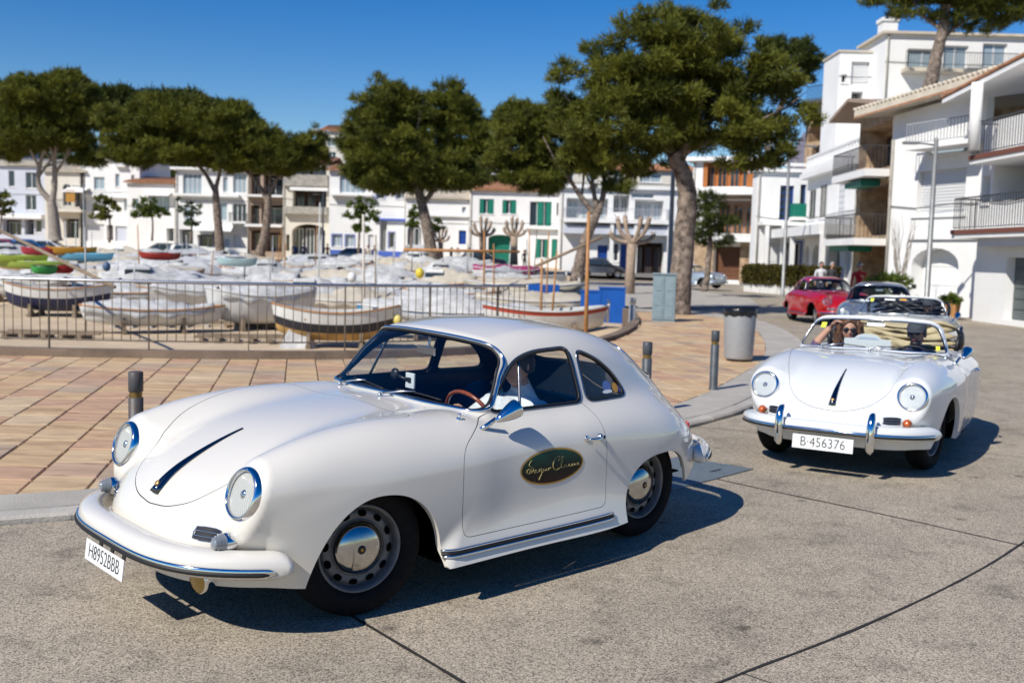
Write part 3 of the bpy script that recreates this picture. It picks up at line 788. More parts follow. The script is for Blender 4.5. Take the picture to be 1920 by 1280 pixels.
    if plate:
        pw,ph=plate_size; zc=.290+0.0; xc=1.962 if not overriders else 1.985; zc=.283 if not overriders else .278
        tilt=R(6)
        pb=MB(); pb.box((0,0,0),(.004,pw,ph)); 
        po=pb.build('licence_plate',WHITEP if not plate_yellow else mat('plate_yellow',(.75,.55,.05),rough=.4),root,bevel=.0012); PM[po]=Matrix.Translation((xc,0,zc))@Matrix.Rotation(-tilt,4,'Y'); add(po)
        M=Matrix(((0,0,1,.0032),(1,0,0,0),(0,1,0,0),(0,0,0,1)))
        textobj('plate_lettering',plate,ph*.98,BLACKP,po,M,ext=.0004,sx=(.80 if len(plate)<9 and overriders is False else .86),off=-.0012)
        if not overriders:
            bk=MB()
            for y_ in (-.06,.06,.18): bk.box((-.006,y_,ph/2+.006),(.006,.028,.022))
            bk.build('plate_bracket',BLACKP,po)
    # sill strips
    for sg in (1,-1):
        if cab:
            c=MB(); xs=np.linspace(.705,-.50,30); zs=.292+.0*xs; 
            for dz,r_,mi in ((0.010,.0075,0),(-.004,.0065,1),(-.017,.0085,0)):
                c.tube([(x,sg*(float(ysurf(x,z+dz))+.006),z+dz) for x,z in zip(xs,zs)],r_,7,mi=mi)
            add(c.build('sill_trim',[CHROME,RUBBER],root))
    # wing mirror
    c=MB(); y0=float(ysurf(.365,.845,cab)); base=Vector((.385,y0+.004,.835)); hd_=Vector((.245,.80,.925))
    c.tube([base+Vector((.01,0,-.005)),base+Vector((-.03,.012,.018)),base+Vector((-.075,.03,.052))],[.012,.013,.012],10)
    d_=Vector((-.9,.12,.42)).normalized(); M=frame(hd_-d_*.07,d_)
    c.lathe([(0,-.035),(.010,-.030),(.022,-.005),(.034,.030),(.043,.065),(.0475,.095),(.047,.110),(.041,.114)],28,M)
    mo=add(c.build('wing_mirror',CHROME,root)); c=MB(); c.lathe([(0,.1135),(.041,.1135)],28,M); c.build('mirror_glass',mat('mirror',(.9,.9,.9),rough=.01,metal=1),mo)
    # washer nozzle, rear-view mirror, wipers
    if detail>1:
        z_=float(zsurf(.47,.66,cab)); c=MB(); c.lathe([(.014,0),(.014,.004),(.007,.008),(.007,.020),(.009,.024),(.004,.030),(0,.031)],14,frame((.47,.66,z_-.001),(0.1,.3,1))); add(c.build('bonnet_knob',CHROME,root))
        c=MB(); c.box((.145,-.005,1.135),(.014,.15,.045)); c.tube([(.14,0,1.15),(.12,0,1.20),(.14,0,1.23)],.005,6); add(c.build('rear_view_mirror',CHROME,root,bevel=.005))
        for y0_,y1_ in ((-.42,-.10),(.02,.36)):
            z0_=float(zsurf(.455-.26*y0_**2+.02,y0_)); c=MB(); a=Vector((.475-.26*y0_**2,y0_,z0_+.002)); 
            c.lathe([(.013,0),(.012,.014),(.006,.018),(0,.019)],12,frame(a,(.3,0,1)))
            def wsx(y,z): return .425-.26*y*y-.75*(z-.905)+.008
            e=Vector((wsx(y0_+.20,.955)+.014,y0_+.20,.955)); c.tube([a+Vector((0,0,.014)),(a+e)/2+Vector((.008,0,.012)),e],[.006,.0055,.004],6)
            add(c.build('wiper_arm',mat('satin_silver',(.55,.56,.57),rough=.28,metal=1),root))
            c=MB(); p0=y0_+.05; c.tube([(wsx(y,z)+.004,y,z) for y,z in [(p0+t*.34,.945+.006*sin(pi*t)-.012*t) for t in np.linspace(0,1,8)]],.0045,5); P[-1]; w_=c.build('wiper_blade',RUBBER,P[-1])
    for o in P: o.matrix_local=MR@PM[o] if o in PM else MR
    # wheels stay on the road
    for x,y,st in ((1.05,.665,steer),(1.05,-.665,steer),(-1.05,.645,0),(-1.05,-.645,0)):
        make_wheel(root,x,y,1 if y>0 else -1,st,detail,rimmat,spin=random.random()*6)
    root['mr']=1
    CARM[root.name]=MR
    return root
CARM={}
def headlight_mat():
    m=bpy.data.materials.new('headlight_lens'); m.use_nodes=True; n=m.node_tree; n.nodes.clear()
    o=n.nodes.new('ShaderNodeOutputMaterial'); t=n.nodes.new('ShaderNodeBsdfTransparent'); g=n.nodes.new('ShaderNodeBsdfGlossy'); d=n.nodes.new('ShaderNodeBsdfPrincipled')
    d.inputs['Base Color'].default_value=(.20,.23,.25,1); d.inputs['Roughness'].default_value=.16; d.inputs['Specular IOR Level'].default_value=.5
    tc=n.nodes.new('ShaderNodeTexCoord'); wv=n.nodes.new('ShaderNodeTexWave'); wv.wave_type='BANDS'; wv.bands_direction='Y'; wv.inputs['Scale'].default_value=32; wv.inputs['Distortion'].default_value=.6
    bp=n.nodes.new('ShaderNodeBump'); bp.inputs['Strength'].default_value=.55; bp.inputs['Distance'].default_value=.004
    n.links.new(tc.outputs['Object'],wv.inputs['Vector']); n.links.new(wv.outputs[0],bp.inputs['Height']); n.links.new(bp.outputs[0],d.inputs['Normal'])
    mx=n.nodes.new('ShaderNodeMixShader'); mr=n.nodes.new('ShaderNodeMapRange'); mr.inputs[3].default_value=.08; mr.inputs[4].default_value=.32
    n.links.new(wv.outputs[0],mr.inputs[0]); n.links.new(mr.outputs[0],mx.inputs[0])
    t.inputs[0].default_value=(.95,.97,.98,1)
    n.links.new(t.outputs[0],mx.inputs[1]); n.links.new(d.outputs[0],mx.inputs[2]); n.links.new(mx.outputs[0],o.inputs[0])
    MATS['headlight_lens']=m; return m
CAR1=(-.399,5.808,-2.3657); CAR2=(3.467,9.594,-2.105)
IVORY=paint('ivory_paint',(.70,.67,.605)); COOLW=paint('white_paint',(.68,.70,.70))
# ------------------------------------------------------------------ people: one skinned body each, hair / hat / glasses as children
SKIN=mat('skin',(.50,.27,.18),rough=.55,noise=.12,nscale=20)
HAIRM={'brown':mat('brown_hair',(.16,.075,.03),rough=.5,noise=.5,nscale=40),'dark':mat('dark_hair',(.02,.015,.012),rough=.5,noise=.4,nscale=40),'grey':mat('grey_hair',(.35,.33,.31),rough=.6,noise=.3,nscale=40)}
def cloth(name,col,**k): return mat('cloth_'+name,col,rough=.85,noise=k.get('noise',.25),nscale=k.get('nscale',9),bump=.35,bscale=35,col2=k.get('col2'))
def skin_body(joints,edges,sub=2):
    """joints: name->(pos,radius) ; edges: (a,b,material index); first joint is the root"""
    names=list(joints); me=bpy.data.meshes.new('tmp'); me.from_pydata([joints[n][0] for n in names],[(names.index(a),names.index(b)) for a,b,_ in edges],[])
    o=bpy.data.objects.new('tmp',me); COL.objects.link(o)
    md=o.modifiers.new('s','SKIN'); md.branch_smoothing=.6
    for i,n in enumerate(names):
        r=joints[n][1]; r=r if hasattr(r,'__len__') else (r,r)
        me.skin_vertices[0].data[i].radius=r; me.skin_vertices[0].data[i].use_root=(i==0)
    sb=o.modifiers.new('u','SUBSURF'); sb.levels=sub; sb.render_levels=sub
    dg=bpy.context.evaluated_depsgraph_get(); r=bpy.data.meshes.new_from_object(o.evaluated_get(dg)); bpy.data.objects.remove(o)
    n=len(r.polygons); C=np.zeros(n*3); r.polygons.foreach_get('center',C); C=C.reshape(-1,3); best=np.full(n,1e9); mi=np.zeros(n,int)
    for a,b,k in edges:
        A=np.array(joints[a][0],float);B=np.array(joints[b][0],float); e=B-A; t=np.clip(((C-A)@e)/(e@e+1e-12),0,1)
        ra=np.mean(joints[a][1]);rb=np.mean(joints[b][1]); d=np.linalg.norm(C-(A+e*t[:,None]),axis=1)/(ra+(rb-ra)*t)
        u=d<best; best[u]=d[u]; mi[u]=k
    r.polygons.foreach_set('material_index',mi.astype(np.int32)); r.polygons.foreach_set('use_smooth',np.ones(n,bool))
    return r
def head_parts(mb,c,f,s=1.):
    """adds face shaped head to a MB at c looking along f (unit), material 0 skin"""
    f=Vector(f).normalized(); u=Vector((0,0,1)); u=(u-f*u.dot(f)).normalized(); r=f.cross(u); M=Matrix(((f.x,r.x,u.x),(f.y,r.y,u.y),(f.z,r.z,u.z)))
    c=Vector(c); P=lambda a,b,d:c+M@Vector((a*s,b*s,d*s))
    V=[];F=[];nu,nv=28,20
    for j in range(nv+1):
        b=pi*j/nv; z=cos(b)
        for i in range(nu):
            a=2*pi*i/nu; ca,sa=cos(a),sin(a)
            rx=.098 if ca<0 else .090; ry=.074; 
            w=1.
            if z<0: w=1-.30*(-z)**1.6   # narrowing to the chin
            x=rx*sin(b)*ca*(w if ca>0 else w*.9)+ (0.012*max(0,-z) ); y=ry*sin(b)*sa*w
            zz=.118*z
            # brow / eye sockets / nose / lips / chin
            if ca>0:
                g=lambda yy,z0,sy,sz:math.exp(-((y-yy)/sy)**2-((zz-z0)/sz)**2)
                x+=.006*g(0,.030,.05,.012)-.010*(g(.031,.008,.015,.013)+g(-.031,.008,.015,.013))+.026*g(0,-.022,.011,.016)+.012*g(0,.0,.008,.022)+.010*g(0,-.058,.020,.008)-.004*g(0,-.050,.02,.003)+.010*g(0,-.098,.025,.015)
            V.append(P(x,y,zz))
    for j in range(nv):
        for i in range(nu): F.append((j*nu+i,(j+1)*nu+i,(j+1)*nu+(i+1)%nu,j*nu+(i+1)%nu))
    mb.add(V,F,True,0)
    for sg in (1,-1):
        mb.ell(P(-.005,sg*.077,-.005),(.010*s,.012*s,.030*s),8,6,None,0)
        mb.ell(P(.077,sg*.031,.008),(.0085*s,.013*s,.008*s),10,8,M.to_4x4(),1)
        mb.ell(P(.0845,sg*.031,.008),(.003*s,.0052*s,.0052*s),8,6,M.to_4x4(),2)
    mb.tube([P(.090,-.022,-.056),P(.0985,-.010,-.054),P(.100,0,-.056),P(.0985,.010,-.054),P(.090,.022,-.056)],.0045*s,6,mi=3)
    return P,M
EYEW=mat('eye_white',(.75,.72,.70),rough=.25); EYED=mat('eye_dark',(.03,.02,.015),rough=.2); LIPM=mat('lips',(.40,.12,.10),rough=.4)
def hand(mb,w,d,up,s=1.,side=1,curl=.5,mi=0):
    """w wrist, d direction of the fingers, up = back of the hand"""
    d=Vector(d).normalized(); up=Vector(up); up=(up-d*up.dot(d)).normalized(); r=d.cross(up)*side; w=Vector(w)
    mb.tube([w-d*.02,w+d*.02*s,w+d*.055*s,w+d*.088*s],[.026*s,.032*s,.039*s,.034*s],10,up=tuple(up),flat=.55,mi=mi)
    L=[.070,.080,.075,.058]
    for k in range(4):
        o=w+d*.082*s+r*(.030-.020*k)*s; p=[o-d*.01]; dd=d.copy(); a=0
        for q in range(3):
            a+=curl*(.5+.25*q); dd=(d*cos(a)-up*sin(a)); p.append(p[-1]+dd*L[k]*s*(.42,.32,.26)[q])
        mb.tube(p,[.0095*s,.0090*s,.0082*s,.0065*s],8,mi=mi)
    o=w+d*.03*s+r*.030*s; td=(d*.55+r*.8-up*.15).normalized()
    mb.tube([o,o+td*.03*s,o+(td*.055+d*.02)*s],[.013*s,.011*s,.008*s],8,mi=mi)
def hair_cap(P,M,s,kind,long=0.,sz=1.):
    b=MB(); nu,nv=26,14; V=[];F=[]
    for j in range(nv+1):
        t=j/nv
        for i in range(nu):
            a=2*pi*i/nu; ca,sa=cos(a),sin(a)
            front=max(0,ca)
            bmax=pi*(.62-.34*front**1.5)
            bb=bmax*t; z=cos(bb); k=1.10*sz+.05*random.random()+.02*sin(9*a)
            V.append(P(.103*k*sin(bb)*ca-.004,.086*k*sin(bb)*sa,.125*k*z*1.0+.004))
    for j in range(nv):
        for i in range(nu): F.append((j*nu+i,(j+1)*nu+i,(j+1)*nu+(i+1)%nu,j*nu+(i+1)%nu))
    b.add(V,F,True)
    if long:
        rnd=random.Random(3)
        for k in range(210):
            a=rnd.uniform(.30*pi,1.70*pi); ca,sa=cos(a),sin(a); r0=1.05+rnd.random()*.12
            p=[P(.09*ca*r0,.078*sa*r0,.09)]; dx=rnd.uniform(-.02,.02)
            for q in range(1,7):
                t=q/6; sw=.020*sin(q*1.3+k)
                p.append(P(.100*ca*(r0+.15*t)+sw*.6-.01,(.082*(r0+.30*sin(t*2.4)))*sa+sw+dx*t,.09-(.09+long)*t))
            b.tube(p,[.010,.011,.011,.010,.009,.007,.003],5)
    return b
def stand_person(name,label,loc,rz,h=1.7,top=(.1,.1,.1),legs=(.05,.05,.07),hair='dark',group=None,pose='stand',bag=False,hat=None,skirt=False):
    s=h/1.72; root=thing(name,label,'person',loc,rz,group)
    w=.12 if pose=='walk' else .03
    J={'pelvis':((0,0,.93*s),(.135*s,.10*s)),'waist':((0,0,1.08*s),(.12*s,.09*s)),'chest':((.01,0,1.28*s),(.155*s,.105*s)),'neck0':((.0,0,1.44*s),(.075*s,.065*s)),'neck':((.01,0,1.50*s),.048*s),'skull':((.015,0,1.56*s),.05*s)}
    E=[('pelvis','waist',1),('waist','chest',1),('chest','neck0',1),('neck0','neck',0),('neck','skull',0)]
    for sg,n in ((1,'l'),(-1,'r')):
        q=w*sg
        J['hip'+n]=((0,sg*.09*s,.86*s),.095*s);J['knee'+n]=((q*.5+.03,sg*.095*s,.48*s),.060*s);J['ank'+n]=((q*1.3-.01,sg*.10*s,.09*s),.042*s);J['toe'+n]=((q*1.3+.15*s,sg*.115*s,.035*s),.036*s)
        E+=[('pelvis','hip'+n,2),('hip'+n,'knee'+n,2),('knee'+n,'ank'+n,2),('ank'+n,'toe'+n,3)]
        J['sh'+n]=((0,sg*.185*s,1.40*s),.060*s); 
        if pose=='phone' and sg>0: el=(.10*s,sg*.25*s,1.14*s); wr=(.28*s,sg*.13*s,1.26*s)
        elif pose=='akimbo': el=(-.05*s,sg*.36*s,1.16*s); wr=(.05*s,sg*.18*s,1.02*s)
        else: el=(-.02*s-q*.6,sg*.245*s,1.12*s); wr=(.07*s-q*1.2,sg*.26*s,.87*s)
        J['el'+n]=(el,.045*s);J['wr'+n]=(wr,.032*s)
        E+=[('chest','sh'+n,1),('sh'+n,'el'+n,1),('el'+n,'wr'+n,1)]
    me=skin_body(J,E,1); me.name='person_body'
    for m in (SKIN,cloth('top_%d_%d_%d'%tuple(int(c*99) for c in top),top),cloth('leg_%d_%d_%d'%tuple(int(c*99) for c in legs),legs),BLACKP): me.materials.append(m)
    lk(bpy.data.objects.new('figure',me),root)
    b=MB(); P,M=head_parts(b,(.03*s,0,1.62*s),(1,0,-.08),s)
    for sg,n in ((1,'l'),(-1,'r')):
        wv=Vector(J['wr'+n][0]); ev=Vector(J['el'+n][0]); hand(b,wv,(wv-ev),(0,sg,.2),s,-sg,.35)
    b.build('head_and_hands',[SKIN,EYEW,EYED,LIPM],root)
    hair_cap(P,M,s,hair,.14 if hair=='brown' else 0).build('hair',HAIRM[hair],root)
    if hat:
        hb=MB(); hb.lathe([(0,.118*s),(.06*s,.110*s),(.095*s,.075*s),(.104*s,.035*s)],20,Matrix.Translation((.022*s,0,1.63*s))); hb.box((.14*s,0,1.672*s),(.10*s,.13*s,.008)); hb.build('cap',cloth('hat_%d'%int(hat[0]*99),hat),root)
    if bag:
        bb=MB(); bb.box((-.02,-.29*s,.90*s),(.26,.10,.24)); bb.tube([(0,-.27*s,1.0*s),(0,-.20*s,1.25*s),(0,-.08*s,1.44*s)],.012,5); bb.build('shoulder_bag',cloth('bag',(.16,.08,.04)),root,bevel=.02)
    return root
def seated(name,label,car,seat,shirt,MRm,kind,group=None):
    """a person in a car seat; coordinates are the car's; root stands at the seat"""
    root=thing(name,label,'person',(car[0],car[1],0),car[2],group)
    x0,y0=seat; T=Vector((x0,y0,0))
    def p(x,y,z): return (x0+x,y0+y,z)
    dz=0.
    J={'pelvis':(p(0,0,.52),(.15,.12)),'waist':(p(-.06,0,.66),(.145,.12)),'chest':(p(-.12,0,.84),(.17,.125)),'neck0':(p(-.10,0,.985),(.085,.075)),'neck':(p(-.08,0,1.035),.052),'skull':(p(-.07,0,1.09),.052)}
    E=[('pelvis','waist',1),('waist','chest',1),('chest','neck0',1),('neck0','neck',0),('neck','skull',0)]
    for sg,n in ((1,'l'),(-1,'r')):
        J['hip'+n]=(p(.05,sg*.09,.52),.095);J['knee'+n]=(p(.42,sg*.11,.60),.068);J['foot'+n]=(p(.62,sg*.10,.38),.05)
        J['sh'+n]=(p(-.10,sg*.185,.93),.068)
        if kind=='driver': el=p(.10,sg*.27,.78) ; wr=p(.27,sg*.13,.88)
        elif kind=='woman' and sg<0: el=p(.07,sg*.33,.95); wr=p(.01,sg*.165,1.165)
        else: el=p(.06,sg*.25,.72); wr=p(.26,sg*.12,.70)
        J['el'+n]=(el,.052);J['wr'+n]=(wr,.034)
        E+=[('pelvis','hip'+n,2),('hip'+n,'knee'+n,2),('knee'+n,'foot'+n,2),('chest','sh'+n,1),('sh'+n,'el'+n,1)]
        if kind=='woman' and sg<0:
            a=Vector(el);b_=Vector(wr); J['mid'+n]=(tuple(a*.7+b_*.3),.042); E+=[('el'+n,'mid'+n,1),('mid'+n,'wr'+n,0)]
        else: E+=[('el'+n,'wr'+n,1 if kind!='driver' else 1)]
    me=skin_body(J,E,2); me.name='seated_body'
    for m in (SKIN,shirt,cloth('trousers',(.03,.035,.06))): me.materials.append(m)
    PT=[lk(bpy.data.objects.new('figure',me),root)]
    b=MB(); P,M=head_parts(b,p(-.05,0,1.145),(1,-.05 if kind!='woman' else .25,-.03),1.0)
    for sg,n in ((1,'l'),(-1,'r')):
        wv=Vector(J['wr'+n][0]); ev=Vector(J['el'+n][0])
        if kind=='woman' and sg<0: hand(b,wv,(.10,.55,.55),(-.2,-.8,.5),1,1,.75)
        elif kind=='driver': hand(b,wv,(wv-ev)+Vector((0,0,.02)),(.0,sg*.5,1),1,-sg,.95)
        else: hand(b,wv,(wv-ev),(0,0,1),1,-sg,.4)
    PT.append(b.build('head_and_hands',[SKIN,EYEW,EYED,LIPM],root))
    if kind=='woman':
        PT.append(hair_cap(P,M,1,'brown',.20).build('hair',HAIRM['brown'],root))
        g=MB()
        for sg in (1,-1): g.ell(P(.098,sg*.032,.010),(.007,.027,.022),14,8,M.to_4x4()); g.tube([P(.098,sg*.058,.014),P(.03,sg*.080,.014),P(-.02,sg*.082,.010)],.003,5)
        g.tube([P(.104,-.010,.014),P(.106,0,.017),P(.104,.010,.014)],.003,5); PT.append(g.build('sunglasses',BLACKP,root))
    else:
        PT.append(hair_cap(P,M,1,'dark',sz=.90).build('hair',HAIRM['dark'],root))
    if kind in('driver_cap',) or (kind=='driver' and shirt.name!='cloth_white_shirt'):
        hb=MB(); Mh=Matrix(((M[0][0],M[0][1],M[0][2],0),(M[1][0],M[1][1],M[1][2],0),(M[2][0],M[2][1],M[2][2],0),(0,0,0,1))); c0=P(0,0,.0)
        Mh=Matrix.Translation(c0)@Mh
        hb.lathe([(0,.136),(.05,.131),(.082,.108),(.099,.072),(.103,.044)],26,Mh@Matrix.Diagonal((1.05,.9,1,1)))
        V=[];F=[]
        for i in range(9):
            a=-1.15+2.3*i/8
            V.append(Mh@Vector((.100*cos(a),.088*sin(a),.040))); V.append(Mh@Vector((.100*cos(a)+.080*cos(a)**.5,.082*sin(a),.020)))
        for i in range(8): F.append((2*i,2*i+1,2*i+3,2*i+2))
        hb.add(V,F,True); hb.add([v+Vector((0,0,.004)) for v in V],[f[::-1] for f in F],True)
        PT.append(hb.build('cap',cloth('grey_cap',(.055,.06,.07)),root))
        be=MB(); be.ell(P(.050,0,-.092),(.042,.048,.036),14,10,M.to_4x4(),jit=.08); PT.append(be.build('beard',HAIRM['dark'],root))
        g=MB()
        for sg in (1,-1): g.ell(P(.097,sg*.031,.010),(.006,.024,.018),12,8,M.to_4x4())
        g.tube([P(.100,-.012,.014),P(.102,.012,.014)],.0025,5); PT.append(g.build('sunglasses',BLACKP,root))
    for o in PT: o.matrix_local=MRm
    return root
# ------------------------------------------------------------------ ground: road, promenade, kerb, beach, street
def aggregate_mat():
    m=bpy.data.materials.new('exposed_aggregate_concrete'); m.use_nodes=True; n=m.node_tree; b=n.nodes['Principled BSDF']; L=n.links.new
    tc=n.nodes.new('ShaderNodeTexCoord')
    v=n.nodes.new('ShaderNodeTexVoronoi'); v.inputs['Scale'].default_value=175; L(tc.outputs['Object'],v.inputs['Vector'])
    r=n.nodes.new('ShaderNodeValToRGB'); e=r.color_ramp.elements; e[0].position=0; e[0].color=(.12,.105,.085,1); e[1].position=1; e[1].color=(.58,.52,.42,1)
    for p,c in ((.22,(.20,.176,.142,1)),(.35,(.33,.295,.24,1)),(.62,(.40,.355,.29,1)),(.82,(.48,.425,.345,1))): q=r.color_ramp.elements.new(p); q.color=c
    sx=n.nodes.new('ShaderNodeSeparateColor'); L(v.outputs['Color'],sx.inputs[0]); L(sx.outputs[0],r.inputs[0])
    n1=n.nodes.new('ShaderNodeTexNoise'); n1.inputs['Scale'].default_value=.8; n1.inputs['Detail'].default_value=9; n1.inputs['Roughness'].default_value=.65; L(tc.outputs['Object'],n1.inputs['Vector'])
    r1=n.nodes.new('ShaderNodeValToRGB'); r1.color_ramp.elements[0].position=.30; r1.color_ramp.elements[0].color=(.76,.74,.71,1); r1.color_ramp.elements[1].position=.70; r1.color_ramp.elements[1].color=(1.13,1.09,1.03,1); L(n1.outputs[0],r1.inputs[0])
    mx=n.nodes.new('ShaderNodeMix'); mx.data_type='RGBA'; mx.blend_type='MULTIPLY'; mx.inputs[0].default_value=1; L(r.outputs[0],mx.inputs[6]); L(r1.outputs[0],mx.inputs[7])
    # oil spots and stains
    v2=n.nodes.new('ShaderNodeTexVoronoi'); v2.inputs['Scale'].default_value=2.7; v2.inputs['Randomness'].default_value=1
    nw=n.nodes.new('ShaderNodeTexNoise'); nw.inputs['Scale'].default_value=9; nw.inputs['Detail'].default_value=6; L(tc.outputs['Object'],nw.inputs['Vector'])
    mw=n.nodes.new('ShaderNodeMix'); mw.data_type='RGBA'; mw.inputs[0].default_value=.07; L(tc.outputs['Object'],mw.inputs[6]); L(nw.outputs['Color'],mw.inputs[7]); L(mw.outputs[2],v2.inputs['Vector'])
    s2=n.nodes.new('ShaderNodeMapRange'); s2.inputs[1].default_value=.035; s2.inputs[2].default_value=.13; s2.inputs[3].default_value=.40; s2.inputs[4].default_value=1; L(v2.outputs['Distance'],s2.inputs[0])
    n3=n.nodes.new('ShaderNodeTexNoise'); n3.inputs['Scale'].default_value=3.2; n3.inputs['Detail'].default_value=10; n3.inputs['Roughness'].default_value=.7; L(tc.outputs['Object'],n3.inputs['Vector'])
    s3=n.nodes.new('ShaderNodeMapRange'); s3.inputs[1].default_value=.30; s3.inputs[2].default_value=.47; s3.inputs[3].default_value=.66; s3.inputs[4].default_value=1; L(n3.outputs[0],s3.inputs[0])
    mm=n.nodes.new('ShaderNodeMath'); mm.operation='MULTIPLY'; L(s2.outputs[0],mm.inputs[0]); L(s3.outputs[0],mm.inputs[1])
    m2=n.nodes.new('ShaderNodeMix'); m2.data_type='RGBA'; m2.blend_type='MULTIPLY'; m2.inputs[0].default_value=1; L(mx.outputs[2],m2.inputs[6]); L(mm.outputs[0],m2.inputs[7])
    L(m2.outputs[2],b.inputs['Base Color']); b.inputs['Roughness'].default_value=.86; b.inputs['Specular IOR Level'].default_value=.3
    bp=n.nodes.new('ShaderNodeBump'); bp.inputs['Strength'].default_value=.3; bp.inputs['Distance'].default_value=.003; L(v.outputs['Distance'],bp.inputs['Height']); L(bp.outputs[0],b.inputs['Normal'])
    return m
ROADM=aggregate_mat()
def paver_mat():
    m=bpy.data.materials.new('sandstone_paver'); m.use_nodes=True; n=m.node_tree; b=n.nodes['Principled BSDF']; L=n.links.new
    oi=n.nodes.new('ShaderNodeObjectInfo'); tc=n.nodes.new('ShaderNodeTexCoord')
    at=n.nodes.new('ShaderNodeAttribute'); at.attribute_name='tone'
    r=n.nodes.new('ShaderNodeValToRGB'); r.color_ramp.interpolation='CONSTANT'
    cols=[(.50,.36,.21),(.52,.39,.24),(.46,.30,.195),(.49,.35,.20),(.51,.35,.21),(.40,.31,.22),(.54,.42,.27),(.47,.31,.20),(.51,.38,.23),(.45,.32,.22)]
    e=r.color_ramp.elements; e[0].color=(*cols[0],1); e[1].position=.9; e[1].color=(*cols[-1],1)
    for i,c in enumerate(cols[1:-1]): q=e.new((i+1)/10); q.color=(*c,1)
    L(at.outputs['Fac'],r.inputs[0])
    mp=n.nodes.new('ShaderNodeMapping'); mp.inputs['Scale'].default_value=(1.5,4.6,1.); L(tc.outputs['Object'],mp.inputs[0])
    ad=n.nodes.new('ShaderNodeVectorMath'); ad.operation='ADD'; sc=n.nodes.new('ShaderNodeMath'); sc.operation='MULTIPLY'; sc.inputs[1].default_value=60; L(at.outputs['Fac'],sc.inputs[0]); L(mp.outputs[0],ad.inputs[0]); L(sc.outputs[0],ad.inputs[1])
    nz=n.nodes.new('ShaderNodeTexNoise'); nz.inputs['Scale'].default_value=1.6; nz.inputs['Detail'].default_value=8; nz.inputs['Roughness'].default_value=.6; nz.inputs['Distortion'].default_value=.8; L(ad.outputs[0],nz.inputs['Vector'])
    r1=n.nodes.new('ShaderNodeValToRGB'); r1.color_ramp.elements[0].position=.30; r1.color_ramp.elements[0].color=(.66,.56,.52,1); r1.color_ramp.elements[1].position=.68; r1.color_ramp.elements[1].color=(1.22,1.18,1.12,1); q=r1.color_ramp.elements.new(.47); q.color=(.98,.95,.93,1); L(nz.outputs[0],r1.inputs[0])
    mx=n.nodes.new('ShaderNodeMix'); mx.data_type='RGBA'; mx.blend_type='MULTIPLY'; mx.inputs[0].default_value=1; L(r.outputs[0],mx.inputs[6]); L(r1.outputs[0],mx.inputs[7])
    L(mx.outputs[2],b.inputs['Base Color']); b.inputs['Roughness'].default_value=.72; b.inputs['Specular IOR Level'].default_value=.35
    bp=n.nodes.new('ShaderNodeBump'); bp.inputs['Strength'].default_value=.35; bp.inputs['Distance'].default_value=.01; L(nz.outputs[0],bp.inputs['Height']); L(bp.outputs[0],b.inputs['Normal'])
    return m
PAVM=paver_mat()
CONC=mat('pale_concrete',(.42,.39,.34),rough=.85,noise=.16,nscale=1.6,bump=.3,bscale=60)
CONC2=mat('kerb_concrete',(.44,.41,.365),rough=.85,noise=.2,nscale=3,bump=.3,bscale=50)
MORTAR=mat('dark_mortar',(.19,.145,.105),rough=.95,noise=.3,nscale=6)
SAND=mat('beach_sand',(.55,.43,.29),rough=.95,noise=.18,nscale=.8,bump=.8,bscale=5)
STREET=mat('street_asphalt',(.20,.185,.165),rough=.9,noise=.2,nscale=.6)
def flat(name,poly,z,m,kind='structure',parent=None):
    bm=bmesh.new(); vs=[bm.verts.new((x,y,z)) for x,y in poly]; f=bm.faces.new(vs); bmesh.ops.triangulate(bm,faces=[f]); bmesh.ops.recalc_face_normals(bm,faces=bm.faces)
    if bm.faces[:][0].normal.z<0: bmesh.ops.reverse_faces(bm,faces=bm.faces)
    me=bpy.data.meshes.new(name); bm.to_mesh(me); bm.free(); me.materials.append(m); o=lk(bpy.data.objects.new(name,me),parent)
    if kind and parent is None: o['kind']=kind
    return o
# far ground everything stands on (a ring outside the beach hollow is not needed: the beach is lower only near the wall)
def gz(x,y):
    """height of beach and town ground"""
    t=min(1,max(0,(y-30)/60)); z=-1.2+(t*t*(3-2*t))*1.63
    if x>-1 and y<62: z+=.7*min(1,(x+1)/4)*min(1,max(0,(62-y)/15))*(1-t)
    if y>90: z=.43+min(1.2,(y-90)*.02)
    return z
V=[];F=[]; xs=[-300,-160,-90,-60,-45,-35,-28,-22,-17,-13,-10,-7.5,-5,-3,-1,1,2,3,4.2]; ys=[14.9,16,18,20,23,26,30,35,40,46,52,58,65,74,84,90,100,120,160,260]
for y in ys:
    for x in xs: V.append((x,y,gz(x,y)+(.07*math.sin(x*1.3+y)*math.cos(y*.9) if 15<y<60 else 0)))
nx=len(xs)
for j in range(len(ys)-1):
    for i in range(nx-1): F.append((j*nx+i,j*nx+i+1,(j+1)*nx+i+1,(j+1)*nx+i))
o=meshobj('beach_sand',V,F,SAND,None,True); o['kind']='structure'
o=flat('sea_front_ground',[(-3000,-500),(3000,-500),(3000,3000),(-3000,3000)],-1.6,STREET); o.name='ground'
